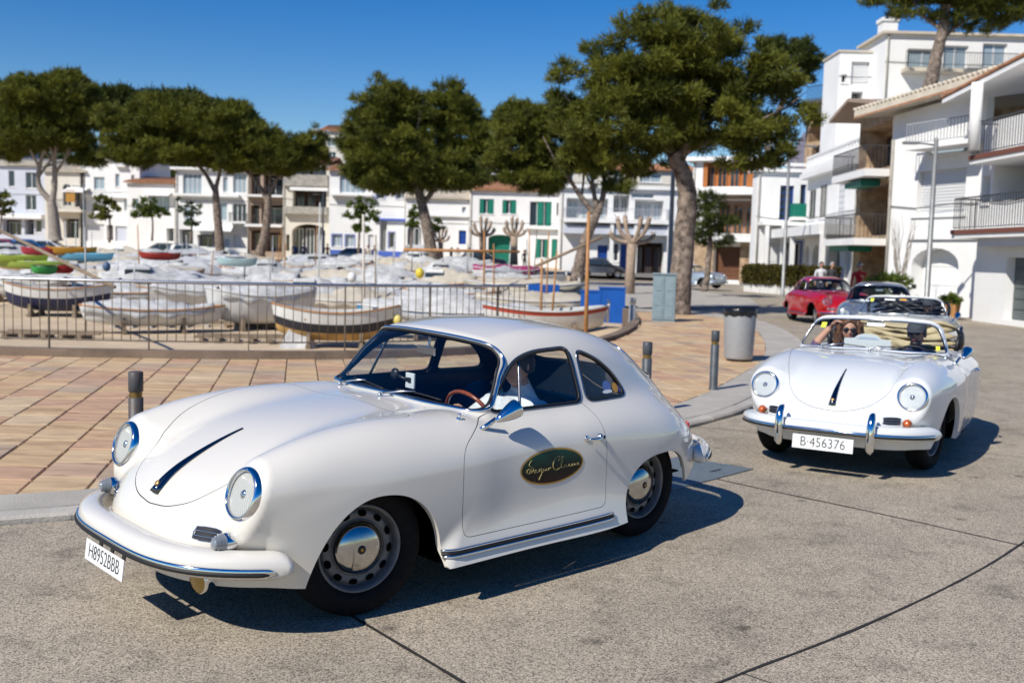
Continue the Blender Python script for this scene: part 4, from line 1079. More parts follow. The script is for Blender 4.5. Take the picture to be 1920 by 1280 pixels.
# road: one sheet at z=0 with the rising town street behind it
KERB=[(-30,1.0),(-12,3.2),(-6.0,4.85),(-3.03,5.94),(-2.62,6.12),(-.9,7.35),(.6,8.7),(1.89,10.20),(2.66,11.27),(4.0,14.2),(5.1,17.3),(5.88,20.10),(6.5,23.58),(6.85,26.5),(6.9,29.0),(6.5,31.0),(5.6,32.4),(3.9,33.2)]
PAVE=[(-30,1.6),(-12,3.75),(-6.2,5.45),(-3.29,6.48),(-2.85,6.65),(-1.3,7.75),(.3,9.3),(1.64,10.93),(2.46,12.53),(3.2,14.3),(3.86,15.92),(4.5,17.9),(5.2,20.8),(5.9,24.49),(6.1,27),(5.9,29.2),(5.2,30.6),(3.7,31.2)]
BACK=[(-30,15.2),(-12,14.95),(-7.45,14.72),(-5.14,14.8),(-2.73,15.27),(-.9,16.4),(.38,17.94),(1.4,19.0),(1.96,19.9),(2.55,22),(3.1,24.68),(3.5,28),(3.6,31.2)]
STREETLINE=[(3.9,33.2),(4.2,60),(3.0,75),(-4,86),(-40,92),(-160,100)]
road=flat('road',[(-30,1.0),(-30,-30),(60,-30),(60,90),(3.9,90)]+KERB[::-1][:-1],0,ROADM)
V=[(3.9,33.2,.0),(60,33.2,.0),(4.2,60,.10),(60,60,.1),(4.2,90,.45),(60,90,.45)]
# town street along the house fronts
V=[];F=[]
for i,(x,y) in enumerate([(60,74),(20,74),(4,78),(-4,84),(-40,92),(-170,108)]):
    V+= [(x,y,gz(x,y)+.02),(x,y+26,gz(x,y+8)+.02)]
for i in range(5): F.append((2*i,2*i+1,2*i+3,2*i+2))
o=meshobj('town_street',V,F,STREET); o['kind']='structure'
flat('sidewalk_by_trees',[(3.9,33.2),(3.9,33.6),(9.0,37),(10.5,45),(9.5,60),(4.4,66),(-2,72),(-2,64),(3.6,50)],.035,CONC)
# promenade base
base=PAVE+BACK[::-1]
prom=flat('promenade_paving',base,.026,MORTAR)
# kerb stones and the smooth concrete margin, one piece each
def along(P,step):
    P=np.array(P); d=np.r_[0,np.cumsum(np.linalg.norm(np.diff(P,axis=0),axis=1))]; n=int(d[-1]/step); s=np.linspace(0,d[-1],n+1)
    return np.stack([np.interp(s,d,P[:,0]),np.interp(s,d,P[:,1])],1)
def smooth2(P,k=60):
    P=np.array(P,float); 
    for _ in range(3):
        Q=[P[0]]
        for a,b in zip(P[:-1],P[1:]): Q+= [a*.75+b*.25,a*.25+b*.75]
        Q.append(P[-1]); P=np.array(Q)
    return P
KS=smooth2(KERB[2:]); PS=smooth2(PAVE[2:])
def offs(P,d):
    P=np.array(P); t=np.gradient(P,axis=0); t/=np.linalg.norm(t,axis=1,keepdims=True); return P+np.stack([-t[:,1],t[:,0]],1)*d
ks=along(KS,.5); ki=offs(ks,.16)
kroot=thing('kerb','low pale concrete kerb between the promenade and the road','kerb',(0,0,0))
i=0; rnd=random.Random(5)
while i+2<len(ks):
    st=2; a,b,c,d=ks[i],ks[i+st],ki[i+st],ki[i]; m_=ks[i+1]; mi_=ki[i+1]
    g_=.006; z1=.046+rnd.uniform(-.004,.004)
    def lerp(p,q,t): return (p[0]+(q[0]-p[0])*t,p[1]+(q[1]-p[1])*t)
    a=lerp(a,m_,g_*2);b=lerp(b,m_,g_*2);c=lerp(c,mi_,g_*2);d=lerp(d,mi_,g_*2)
    bev=.018
    poly=[a,m_,b,c,mi_,d]; V=[(x,y,-.05) for x,y in poly]+[(x,y,z1-.02) for x,y in poly]
    top=[lerp(a,d,.12),lerp(m_,mi_,.12),lerp(b,c,.12),c,mi_,d]; V+=[(x,y,z1) for x,y in top]
    F=[(12,13,14,15,16,17)]+[(k,(k+1)%6,6+(k+1)%6,6+k) for k in range(6)]+[(6+k,6+(k+1)%6,12+(k+1)%6,12+k) for k in range(6)]
    o=meshobj('kerb_stone',V,F,CONC2,kroot); i+=st
pi_=along(PS,.5); n_=min(len(pi_),len(ki)); 
mroot=bpy.data.objects.new('concrete_margin',None); lk(mroot); mroot['kind']='structure'
A=along(offs(KS,.165),.1); B=along(PS,.1); 
k=0; N=11
ta=np.linspace(0,len(A)-1,N*8+1).astype(int); tb=np.linspace(0,len(B)-1,N*8+1).astype(int)
for q in range(N):
    P1=[A[ta[q*8+j]] for j in range(9)]; P2=[B[tb[q*8+j]] for j in range(9)]
    def sh(P):
        P=[tuple(p) for p in P]; P[0]=(P[0][0]+(P[1][0]-P[0][0])*.03,P[0][1]+(P[1][1]-P[0][1])*.03); return P
    P1=sh(P1);P2=sh(P2)
    z1=.052; V=[(x,y,z1) for x,y in P1]+[(x,y,z1) for x,y in P2]+[(x,y,.0) for x,y in P1]+[(x,y,.0) for x,y in P2]
    F=[(j,j+1,9+j+1,9+j) for j in range(8)]+[(8,17,35,26),(0,9,27,18)]+[(j,j+1,19+j,18+j) for j in range(8)]
    meshobj('concrete_slab',V,F,CONC,mroot)
# flagstones: columns leaning 12 degrees, stones of uneven length
poly=np.array(PAVE+BACK[::-1])
def inpoly(P): return polysdf(np.array(P,float),poly)
edge=np.array(PAVE)
def clip_half(P,a,n):
    out=[]
    for i in range(len(P)):
        p,q=np.array(P[i]),np.array(P[(i+1)%len(P)]); dp,dq=(p-a)@n,(q-a)@n
        if dp>=0: out.append(tuple(p))
        if dp*dq<0: out.append(tuple(p+(q-p)*dp/(dp-dq)))
    return out
stones=[]; ang=R(12); ex=np.array([cos(ang),sin(ang)*.35]); ex/=np.linalg.norm(ex); ey=np.array([-sin(ang),cos(ang)])
org=np.array([-3.2,6.48]); rnd=random.Random(11)
ring=[(a,b) for a,b in zip(PAVE[:-1],PAVE[1:])]+[(a,b) for a,b in zip(BACK[::-1][:-1],BACK[::-1][1:])]
for ci in range(-24,34):
    v=-4.+rnd.uniform(0,.5)
    while v<27:
        h=rnd.choice([.40,.46,.5,.5,.56,.62]); w=.415; u=ci*w; j=.0065
        q=[org+ex*(u+j)+ey*(v+j),org+ex*(u+w-j)+ey*(v+j),org+ex*(u+w-j)+ey*(v+h-j),org+ex*(u+j)+ey*(v+h-j)]
        v+=h; c=sum(q)/4
        if c[0]<-10.5 or c[1]>31: continue
        d=inpoly(q)
        if (d>0).all() : continue
        P=[tuple(x) for x in q]
        if (d>-.02).any():
            for a,b in ring:
                a=np.array(a);b=np.array(b); t=(b-a)/np.linalg.norm(b-a); L_=np.linalg.norm(b-a)
                s=(c-a)@t
                if -.35<s<L_+.35 and abs((c-a)@np.array([-t[1],t[0]]))<.6: P=clip_half(P,a+np.array([-t[1],t[0]])*.012,np.array([-t[1],t[0]]))
                if len(P)<3: break
        if len(P)<3: continue
        A_=.5*abs(sum(P[k][0]*P[(k+1)%len(P)][1]-P[(k+1)%len(P)][0]*P[k][1] for k in range(len(P))))
        if A_<.012: continue
        stones.append((c,P))
def stone_mesh(P,c,rn):
    n=len(P); z1=.052+rn.uniform(-.004,.004); tx=rn.uniform(-.006,.006); ty=rn.uniform(-.006,.006)
    c=np.array(c); V=[];F=[]
    for k,(sh,z) in enumerate(((0,.015),(0,z1-.006),(.010,z1))):
        for p in P:
            p=np.array(p); d=c-p; L_=np.linalg.norm(d)+1e-9; p2=p+d/L_*sh; V.append((p2[0]-c[0],p2[1]-c[1],z+tx*(p2[0]-c[0])+ty*(p2[1]-c[1])))
    for k in range(2):
        for i in range(n): F.append((k*n+i,k*n+(i+1)%n,(k+1)*n+(i+1)%n,(k+1)*n+i))
    F.append(tuple(range(2*n,3*n))); return V,F
# hidden ones are skipped, those that show largest become parts
def seen_size(c): return 1/np.hypot(c[0],c[1]-0)
rn=random.Random(3); inview=[s for s in stones if abs(s[0][0])/max(.1,s[0][1])<.56 and s[0][1]>5]
hid=lambda c: (-1.9<c[0]<.8 and 6.3<c[1]<8.6 and (c[0]-(-.4))*.0+abs(c[0]+.4)<1.2)
inview.sort(key=lambda s:np.hypot(*s[0])); big=inview[:298]; rest=inview[298:]
def tone(me,t): 
    a=me.attributes.new('tone','FLOAT','FACE'); a.data.foreach_set('value',t if hasattr(t,'__len__') else [t]*len(me.polygons))
for c,P in big:
    V,F=stone_mesh(P,c,rn); o=meshobj('paver',V,F,PAVM,prom); o.location=(c[0],c[1],0); tone(o.data,rn.random())
V=[];F=[];T=[]
for c,P in rest:
    v,f=stone_mesh(P,c,rn); b=len(V); V+=[(x+c[0],y+c[1],z) for x,y,z in v]; F+=[tuple(i+b for i in q) for q in f]; T+=[rn.random()]*len(f)
o=meshobj('far_pavers',V,F,PAVM,prom); tone(o.data,T); o['kind']='stuff'
# tar joints of the road slabs
TAR=mat('tar_joint',(.025,.022,.02),rough=.8)
def joint(pts,w=.017):
    P=along(smooth2(pts),.12); Lf=offs(P,w/2); Rt=offs(P,-w/2); jit=np.random.RandomState(2).uniform(.7,1.3,len(P))
    V=[];F=[]
    for i in range(len(P)):
        a=P[i]+(Lf[i]-P[i])*jit[i]; b=P[i]+(Rt[i]-P[i])*jit[i]; V+=[(a[0],a[1],.004),(b[0],b[1],.004)]
    for i in range(len(P)-1): F.append((2*i,2*i+1,2*i+3,2*i+2))
    meshobj('expansion_joint',V,F,TAR,road)
joint([(-.95,4.9),(-.68,4.55),(-.42,4.22),(-.15,3.88),(.5,3.0),(1.2,2.1)],.020)
joint([(.9,8.6),(1.70,7.63),(2.51,6.83),(3.25,5.96),(3.9,5.2)],.015)
joint([(.2,3.3),(.85,3.95),(1.47,4.44),(2.16,5.07),(2.75,5.66),(3.21,6.18),(3.9,6.95)],.016)
joint([(.98,4.05),(1.25,3.8),(1.6,3.3)],.006)
joint([(1.9,10.2),(4.2,9.2),(7.5,7.6),(10,6.4)],.010); joint([(4.6,15.5),(8,13.5),(13,11)],.012); joint([(5.6,10.5),(7.2,13.2),(9.5,17)],.012)
# steel drain cover
t=thing('drain_cover','grey chequered steel cover plate set in the road behind the coupe','cover',(1.36,7.98,0))
cm=MB(); q=[(1.99-1.36,8.15-7.98),(1.2-1.36,7.32-7.98),(.72-1.36,7.72-7.98),(1.45-1.36,8.58-7.98)]
cm.prism(q,.002,.010); cm.build('plate',mat('galvanised_plate',(.23,.27,.29),rough=.5,metal=.5,noise=.2,nscale=14,bump=.5,bscale=80),t)
tb_=MB(); q=[Vector((x,y,0)) for x,y in q]
for i in range(1,34):
    for j in range(1,20):
        u,v=i/34,j/20; p=(q[0]*(1-u)+q[1]*u)*(1-v)+(q[3]*(1-u)+q[2]*u)*v; a=R(45) if (i+j)%2 else R(-45)
        tb_.box((p.x,p.y,.0112),(.020,.005,.0025),(0,0,a-.8))
tb_.build('chequer_tread',mat('plate_tread',(.30,.34,.36),rough=.4,metal=.6),t)['kind']='stuff'
[MB().box(c_,(.15,.028,.002),(0,0,.8)).build('lifting_slot',BLACKP,t) for c_ in ((.30,.05,.0108),(-.25,-.3,.0108))]
# ------------------------------------------------------------------ street furniture
STEEL=mat('stainless_steel',(.55,.56,.57),rough=.28,metal=1,noise=.15,nscale=12)
GREYP=mat('grey_bollard_paint',(.062,.075,.088),rough=.45,noise=.35,nscale=9,col2=(.045,.05,.055))
RUST=mat('rust',(.07,.03,.015),rough=.9,noise=.5,nscale=25)
BRONZE=mat('brass_ring',(.30,.20,.07),rough=.35,metal=.8)
GALV_=mat('galvanised_post',(.34,.35,.35),rough=.6,metal=.2,noise=.1,nscale=6)
def bollard(label,x,y,h,r=.052,m=GREYP,rusty=False,name='bollard',ring=True):
    t=thing(name,label,'bollard',(x,y,.05),0,'bollards along the kerb')
    b=MB(); zr=h-.165
    b.lathe([(r+.012,0),(r+.012,.008),(r,.014),(r,zr-.012),(r-.007,zr-.008)],28); b.lathe([(r-.007,zr+.030),(r,zr+.034),(r,h-.006),(r-.006,h),(0,h)],28); b.build('post',mat('rusting_bollard_paint',(.062,.075,.088),rough=.5,noise=.3,nscale=5,col2=(.085,.045,.022)) if rusty else m,t)
    b=MB(); b.lathe([(r-.007,zr-.008),(r-.006,zr+.030)],28); b.build('ring',BRONZE if ring else STEEL,t)
    return t
bollard('rust-streaked dark grey bollard just behind the nose of the coupe',-2.50,6.72,.80,.048,rusty=True)
bollard('dark grey bollard with brass ring rising behind the tail of the coupe',1.44,10.74,.755)
bollard('dark grey bollard with brass ring between the coupe and the rubbish bin',2.57,12.81,.75)
t=bollard('pale steel bollard beside the grey electrical cabinet',3.06,26.0,.62,.085,GALV_,name='steel_bollard',ring=False)
# litter bin
t=thing('litter_bin','round grey steel rubbish bin with a black bag over its rim','bin',(3.73,16.64,.05))
b=MB(); b.lathe([(0,.03),(.20,.03),(.225,.04),(.232,.06),(.262,.80),(.262,.83),(.25,.83)],40); b.build('bin_body',mat('galvanised_bin',(.36,.37,.38),rough=.5,metal=.3,noise=.06,nscale=8),t)
b=MB(); V=[];F=[]
n=44; rnd=random.Random(2)
for j,(r_,z) in enumerate([(.20,.60),(.235,.80),(.262,.865),(.274,.855),(.270,.80),(.268,.74)]):
    for i in range(n):
        a=2*pi*i/n; q=rnd.uniform(-.006,.006); V.append(((r_+q)*cos(a),(r_+q)*sin(a),z+rnd.uniform(-.018,.018)*(1 if j in(2,5) else .4)))
for j in range(5):
    for i in range(n): F.append((j*n+i,j*n+(i+1)%n,(j+1)*n+(i+1)%n,(j+1)*n+i))
b.add(V,F,True); b.lathe([(0,.62),(.21,.62)],24); b.build('bin_bag',mat('black_plastic_bag',(.010,.010,.011),rough=.25),t)
[MB().boxx(a_,a_+.06,-.05,.05,-.005,.035).build('foot',BLACKP,t) for a_ in (-.12,.06)]
# electrical cabinet
CABM=mat('blue_grey_cabinet',(.22,.29,.32),rough=.5,noise=.12,nscale=5)
t=thing('electrical_cabinet','tall blue-grey electrical cabinet at the foot of the big pine','cabinet',(3.95,26.6,.05),R(-8))
b=MB(); b.boxx(-.30,.30,-.2,.2,0,1.22); b.boxx(-.33,.33,-.23,.23,1.22,1.26); b.build('cabinet_shell',CABM,t,bevel=.008)
for x0,x1 in ((-.285,-.005),(.005,.285)):
    b=MB(); b.boxx(x0,x1,-.222,-.202,.06,1.18); b.boxx(x0+.05,x1-.05,-.232,-.222,.12,.36); b.boxx(x0+.05,x1-.05,-.232,-.222,.42,.75); b.boxx(x0+.05,x1-.05,-.232,-.222,.81,1.12); b.build('cabinet_door',CABM,t,bevel=.004)
# railing along the beach
RAILP=[(-13.0,15.0),(-9.2,14.72),(-7.45,14.62),(-5.14,14.72),(-2.9,15.12),(-1.2,16.05),(0.20,17.45)]
RAILS=along(smooth2(RAILP),.128)
t=thing('railing','brown steel railing with thin bars along the beach edge','railing',(RAILS[0][0],RAILS[0][1],.1))
ox,oy=RAILS[0]; zt=1.16
BROWNM=mat('weathered_steel_bars',(.16,.13,.10),rough=.5,metal=.4,noise=.3,nscale=12)
b=MB(); b.tube([(x-ox,y-oy,zt-.1) for x,y in RAILS],.024,10); b.build('handrail',STEEL,t)
b=MB(); b.tube([(x-ox,y-oy,.20) for x,y in RAILS],.012,6); b.build('bottom_rail',BROWNM,t)
inst=MB(); inst.cyl((0,0,.20),(0,0,zt-.11),.0065,6); bar=None
for i,(x,y) in enumerate(RAILS):
    if i%11==5:
        b=MB(); d=np.array(RAILS[min(i+1,len(RAILS)-1)])-np.array(RAILS[i-1]); a=atan2(d[1],d[0]); b.box((0,0,.53),(.012,.05,1.06)); o=b.build('post',BROWNM,t); o.location=(x-ox,y-oy,0); o.rotation_euler=(0,0,a)
    elif bar is None: bar=inst.build('baluster',BROWNM,t); bar.location=(x-ox,y-oy,0)
    else:
        o=bar.copy(); COL.objects.link(o); o.location=(x-ox,y-oy,0)
# low wall under the railing
WB=mat('brown_stone_upstand',(.20,.15,.11),rough=.9,noise=.3,nscale=2,bump=.3,bscale=20)
P=along(smooth2([(-13.,15.02)]+RAILP[1:]+[(1.1,18.6),(1.75,19.6),(2.45,22),(3.0,24.7),(3.4,28),(3.5,31.5)]),.5); b=MB(); A=offs(P,-.10); B=offs(P,.10); V=[];F=[]
for i in range(len(P)): zt_=.17 if P[i][0]<.4 else .13; V+=[(A[i][0],A[i][1],.05),(A[i][0],A[i][1],zt_),(B[i][0],B[i][1],zt_),(B[i][0],B[i][1],-1.6)]
for i in range(len(P)-1):
    for k in range(3): F.append((4*i+k,4*i+4+k,4*i+5+k,4*i+1+k))
o=meshobj('beach_wall',V,F,WB); tag(o,'low brown stone upstand between the paving and the sand','wall')
# street lamps
GALV=mat('galvanised_pole',(.30,.31,.31),rough=.5,metal=.5,noise=.15,nscale=5)
def street_lamp(label,x,y,h,arm,z0=0.,lean=0,two=False):
    t=thing('street_lamp',label,'street lamp',(x,y,z0),0,'grey street lamps'); b=MB()
    b.lathe([(.11,0),(.11,.25),(.085,.27),(.062,h)],16); b.lathe([(0,h+.12),(.05,h+.11),(.07,h+.02),(.062,h)],12); b.build('pole',GALV,t)
    for s in ((-1,1) if two else (-1,)):
        b=MB(); b.tube([(0,0,h-.12),(s*arm*.5,0,h-.08),(s*arm,0,h-.06)],.028,6); b.build('arm',GALV,t)
        b=MB(); b.box((s*(arm+.18),0,h-.06),(.50,.20,.07)); o=b.build('lamp_head',GALV,t,bevel=.02)
        b=MB(); b.box((s*(arm+.20),0,h-.1),(.36,.15,.02)); b.build('lamp_glass',mat('lamp_glass',(.6,.6,.55),rough=.3),t)
    return t
p=atY(1735,600,30.5); p.z=0; street_lamp('tall grey street lamp standing before the big white house',p.x,p.y,5.35,.55)
p=gnd(1467,556); street_lamp('slim grey street lamp in front of the clipped hedge',p.x,p.y,7.3,.9,two=True)
p=atY(1253,560,34); street_lamp('thin street lamp close to the trunk of the big pine',p.x,p.y,6.9,.7,.05)
p=atY(605,470,88); street_lamp('domed street lamp before the stone loggia house',p.x,p.y,6.2,.5,.3)
p=atY(158,465,80); street_lamp('thin lamp post among the moored boats on the left',p.x,p.y,6.,.5,.2)
# terracotta pot
p=gnd(1783,597); t=thing('plant_pot','square terracotta planter with low green plant by the white house','planter',(p.x,p.y,0)); b=MB()
b.lathe([(.0,.02),(.20,.0),(.28,.5),(.31,.5),(.31,.58),(.27,.58),(.26,.54),(0,.54)],4,Matrix.Rotation(.7,4,'Z')@Matrix.Scale(1.15,4)); o=b.build('pot',mat('terracotta',(.52,.26,.10),rough=.8,noise=.15,nscale=4),t)
for f in o.data.polygons: f.use_smooth=False
# ------------------------------------------------------------------ trees
def leaf_mat(name,dark,light,trans=.25):
    m=bpy.data.materials.new(name); m.use_nodes=True; n=m.node_tree; b=n.nodes['Principled BSDF']; L=n.links.new
    at=n.nodes.new('ShaderNodeAttribute'); at.attribute_name='tone'; r=n.nodes.new('ShaderNodeValToRGB')
    r.color_ramp.elements[0].color=(*dark,1); r.color_ramp.elements[1].color=(*light,1); L(at.outputs['Fac'],r.inputs[0]); L(r.outputs[0],b.inputs['Base Color'])
    b.inputs['Roughness'].default_value=.6; b.inputs['Specular IOR Level'].default_value=.25
    tr=n.nodes.new('ShaderNodeBsdfTranslucent'); L(r.outputs[0],tr.inputs[0]); mx=n.nodes.new('ShaderNodeMixShader'); mx.inputs[0].default_value=trans
    o=n.nodes['Material Output']; L(b.outputs[0],mx.inputs[1]); L(tr.outputs[0],mx.inputs[2]); L(mx.outputs[0],o.inputs[0]); return m
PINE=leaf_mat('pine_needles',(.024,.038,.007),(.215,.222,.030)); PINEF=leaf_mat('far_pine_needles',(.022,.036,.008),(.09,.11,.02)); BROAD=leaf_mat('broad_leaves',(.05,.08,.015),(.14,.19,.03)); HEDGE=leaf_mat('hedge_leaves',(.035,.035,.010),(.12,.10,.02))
BARK=mat('pine_bark',(.26,.205,.165),rough=.95,noise=.55,nscale=5.5,bump=1,bscale=11,col2=(.05,.038,.03)); PALEB=mat('pale_branch',(.34,.30,.26),rough=.9,noise=.3,nscale=5); PLANE=mat('plane_bark',(.36,.27,.20),rough=.9,noise=.35,nscale=5,bump=.4,bscale=12)
def tufts(P,Nn,K,ln,wd,spread,rs,updir=.25):
    """P,Nn (n,3): K blades per tuft"""
    n=len(P); P=np.repeat(P,K,0); D=np.repeat(Nn,K,0)+rs.normal(0,spread,(n*K,3)); D[:,2]+=updir; D/=np.linalg.norm(D,axis=1,keepdims=True)
    l=ln*rs.uniform(.6,1.25,(n*K,1)); base=P+rs.normal(0,ln*.25,(n*K,3))
    s=np.cross(D,rs.normal(0,1,(n*K,3))); s/=np.linalg.norm(s,axis=1,keepdims=True)+1e-9; w=wd*rs.uniform(.7,1.3,(n*K,1))
    V=np.stack([base-s*w*.5,base+s*w*.5,base+D*l+s*w*.18,base+D*l-s*w*.18],1).reshape(-1,3)
    return V
def quads_obj(name,V,m,parent,tone_):
    n=len(V)//4; me=bpy.data.meshes.new(name); me.vertices.add(len(V)); me.vertices.foreach_set('co',V.ravel().astype(np.float32))
    me.loops.add(n*4); me.loops.foreach_set('vertex_index',np.arange(n*4,dtype=np.int32)); me.polygons.add(n); me.polygons.foreach_set('loop_start',np.arange(0,n*4,4,dtype=np.int32))
    me.materials.append(m); me.update(); me.validate()
    a=me.attributes.new('tone','FLOAT','FACE'); a.data.foreach_set('value',tone_.astype(np.float32)); return lk(bpy.data.objects.new(name,me),parent)
def crown(parent,lobes,seed,dens,K,ln,wd,m,flat=.5,spread=.55,name='crown'):
    """lobes: (centre, (rx,ry,rz)) in the parent's coordinates: clumps of needle tufts spread on and through every lobe"""
    rs=np.random.RandomState(seed); PP=[];NN=[];TT=[]
    for c,r in lobes:
        r=np.array(r); area=(r[0]*r[1]*r[2])**(2/3.)*12.6; 
        # branch clumps on the lobe
        nc=max(14,int(area*1.7)); u=rs.normal(0,1,(nc,3)); u/=np.linalg.norm(u,axis=1,keepdims=True); u[:,2]=np.where(u[:,2]<-.15,u[:,2]*.45,u[:,2])
        rad=rs.uniform(.50,1.0,(nc,1))+rs.exponential(.07,(nc,1)); cc=np.array(c)+u*r*rad; cr=(r.mean()*.24)*rs.uniform(.55,1.35,nc); ct=rs.uniform(0,1,nc)
        for k in range(nc):
            q=int(dens*cr[k]**2*4.6)+5; v=rs.normal(0,1,(q,3)); v/=np.linalg.norm(v,axis=1,keepdims=True); v[:,2]=np.where(v[:,2]<0,v[:,2]*.5,v[:,2])
            PP.append(cc[k]+v*cr[k]*rs.uniform(.35,1.05,(q,1))*np.array([1,1,.72])); NN.append(v*.8+u[k]*.35); TT.append(np.clip(rs.normal(.5,.16,q)*.45+ct[k]*.55+v[:,2]*.0,0,1))
    P=np.concatenate(PP);N=np.concatenate(NN);T=np.concatenate(TT)
    V=tufts(P,N,K,ln,wd,spread,rs); o=quads_obj(name,V,m,parent,np.clip(np.repeat(T,K)+rs.normal(0,.12,len(T)*K),0,1)); return o
def px_lobes(root,L,D,ky=1.0):
    out=[]; s=1905./D
    for cx,cy,rx,ry in L:
        p=atY(cx,cy,D)-root; out.append(((p.x,0+random.uniform(-.3,.3)*rx/s,p.z),(rx/s,rx/s*ky,ry/s)))
    return out
def px_path(root,pts,D,dy=0.):
    return [tuple(atY(x,y,D)-root+Vector((0,dy*i,0))) for i,(x,y) in enumerate(pts)]
def smooth3(P,k=2):
    P=[Vector(p) for p in P]
    for _ in range(k):
        Q=[P[0]]
        for a,b in zip(P[:-1],P[1:]): Q+=[a*.75+b*.25,a*.25+b*.75]
        Q.append(P[-1]); P=Q
    return P
def pine(label,base,D,lobes,trunk,limbs,r0,seed,dens=26,K=8,ln=.30,wd=.045,m=None,z0=None,bark=None,name='pine_tree',group='pines around the beach'):
    m=m or PINE; p=atY(base[0],base[1],D); 
    if z0 is not None: p.z=z0
    t=thing(name,label,'tree',tuple(p),0,group)
    b=MB(); T=smooth3(px_path(p,trunk,D)); n=len(T); 
    T[0].z=min(T[0].z,-.15)
    rs=random.Random(seed)
    b.tube([q+Vector((rs.uniform(-.02,.02),rs.uniform(-.02,.02),0)) for q in T],[r0*(1.25 if i==0 else 1)*(1-.42*i/(n-1)) for i in range(n)],12)
    b.build('trunk',bark or BARK,t)
    for L,r in limbs:
        b=MB(); P=smooth3(px_path(p,L,D,rs.uniform(-.35,.35))); n=len(P); b.tube(P,[r*(1-.7*i/(n-1)) for i in range(n)],8)
        # twigs
        for k in range(3):
            i=int(n*(.45+.17*k)); i=min(i,n-2); d=(P[i+1]-P[i]).normalized()+Vector((rs.uniform(-.9,.9),rs.uniform(-.9,.9),rs.uniform(0,.8))); b.tube([P[i],P[i]+d*r*5,P[i]+d*r*9+Vector((0,0,r*2))],[r*.4,r*.28,r*.1],5)
        b.build('limb',bark or BARK,t)
    crown(t,px_lobes(p,lobes,D),seed,dens,K,ln,wd,m)
    return t
pine('biggest pine, thick trunk beside the blue-grey cabinet',(1272,590),30.3,[(1290,78,95,68),(1190,120,100,70),(1085,170,62,62),(1120,255,85,62),(1235,180,120,90),(1375,135,100,80),(1440,225,72,70),(1350,245,110,62),(1240,262,90,55),(1455,150,50,50),(1160,300,60,36),(1430,285,58,30),(1130,312,62,30),(1215,318,46,24),(1062,225,36,40),(1390,305,70,24),(1075,300,40,28)],
 [(1272,592),(1279,480),(1290,380),(1286,335),(1262,285)],[([(1280,335),(1262,285),(1250,240),(1255,190),(1240,130)],.20),([(1275,300),(1290,260),(1310,215),(1300,150)],.17),([(1280,290),(1330,262),(1390,240),(1430,225)],.10),([(1262,285),(1225,262),(1170,250),(1120,240)],.10),([(1285,270),(1340,225),(1380,170)],.10)],.37,1,dens=74,K=9,ln=.185,wd=.030,z0=.1)
pine('slim forked pine left of the biggest pine, before the balconied white house',(1082,522),58,[(1000,245,65,45),(955,290,46,60),(985,225,50,28),(1000,330,60,45),(1055,275,60,60),(1020,340,50,45),(1110,300,45,50),(1150,345,38,30),(1070,215,40,30)],
 [(1082,522),(1092,460),(1120,400)],[([(1118,405),(1085,365),(1068,335)],.22),([(1120,400),(1112,350),(1108,310)],.18),([(1122,400),(1136,350),(1132,315),(1150,290)],.20)],.38,2,ln=.28,wd=.05,dens=30)
pine('round double-topped pine in the middle of the beach front',(812,498),72,[(735,215,60,55),(700,270,55,62),(760,290,70,65),(835,215,58,55),(870,270,52,60),(830,330,80,48),(720,340,60,45),(680,320,36,40),(885,325,36,36),(656,235,10,16)],
 [(815,500),(803,440),(792,385),(783,350)],[([(790,375),(772,330),(768,300),(750,260)],.28),([(795,380),(822,345),(835,320),(840,280)],.22),([(783,360),(740,330),(710,310)],.14)],.48,3,ln=.33,wd=.06,dens=20)
pine('low spreading pine with curved fork before the brown loggia house',(492,476),84,[(585,265,26,26),(560,290,50,35),(480,275,58,38),(520,310,60,28),(445,300,46,34),(595,300,24,26)],
 [(487,478),(500,430),(503,375)],[([(503,378),(480,340),(462,322)],.26),([(503,375),(510,345),(530,325),(552,318)],.22),([(505,350),(508,320)],.15)],.45,4,ln=.34,wd=.065,dens=17)
pine('broad pine with a straight dark trunk before the window-grid house',(412,474),84,[(290,240,60,55),(350,235,75,45),(420,245,62,45),(260,290,55,38),(330,290,62,30),(400,285,60,38),(425,310,36,25),(230,260,34,36),(470,255,30,40),(210,225,30,30)],
 [(413,476),(408,410),(404,355)],[([(404,360),(385,325),(368,305)],.24),([(404,355),(412,325),(415,300)],.22)],.42,5,ln=.34,wd=.065,dens=17)
pine('leftmost pine with pale bare limbs under its dark crown',(104,448),92,[(100,190,75,38),(50,225,60,45),(135,225,50,50),(85,260,75,40),(30,275,40,30),(150,180,28,26),(15,290,26,20),(175,300,36,22),(120,160,50,26),(40,180,40,30)],
 [(104,452),(100,400),(96,378)],[([(98,380),(72,350),(80,310),(92,280)],.32),([(98,380),(106,340),(104,290),(98,272)],.34),([(100,330),(125,300),(142,275)],.18),([(96,300),(82,278),(80,270)],.14)],.6,6,ln=.38,wd=.07,dens=16,bark=PALEB)
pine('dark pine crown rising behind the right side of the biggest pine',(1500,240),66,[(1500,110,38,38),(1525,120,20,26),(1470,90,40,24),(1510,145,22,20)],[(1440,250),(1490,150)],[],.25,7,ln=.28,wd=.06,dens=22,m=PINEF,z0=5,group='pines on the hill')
pine('pine on the hillside hanging over the top right corner',(1745,155),52,[(1680,-5,55,24),(1760,-15,75,32),(1850,-5,90,34),(1710,25,40,12),(1900,30,60,26),(1800,35,50,18),(1640,-10,22,16),(1860,45,50,14)],[(1744,165),(1752,120),(1768,60),(1775,10)],[([(1765,75),(1800,45),(1850,20)],.12),([(1768,60),(1740,30),(1700,10)],.12)],.36,8,ln=.25,wd=.045,dens=28,z0=None,group='pines on the hill')
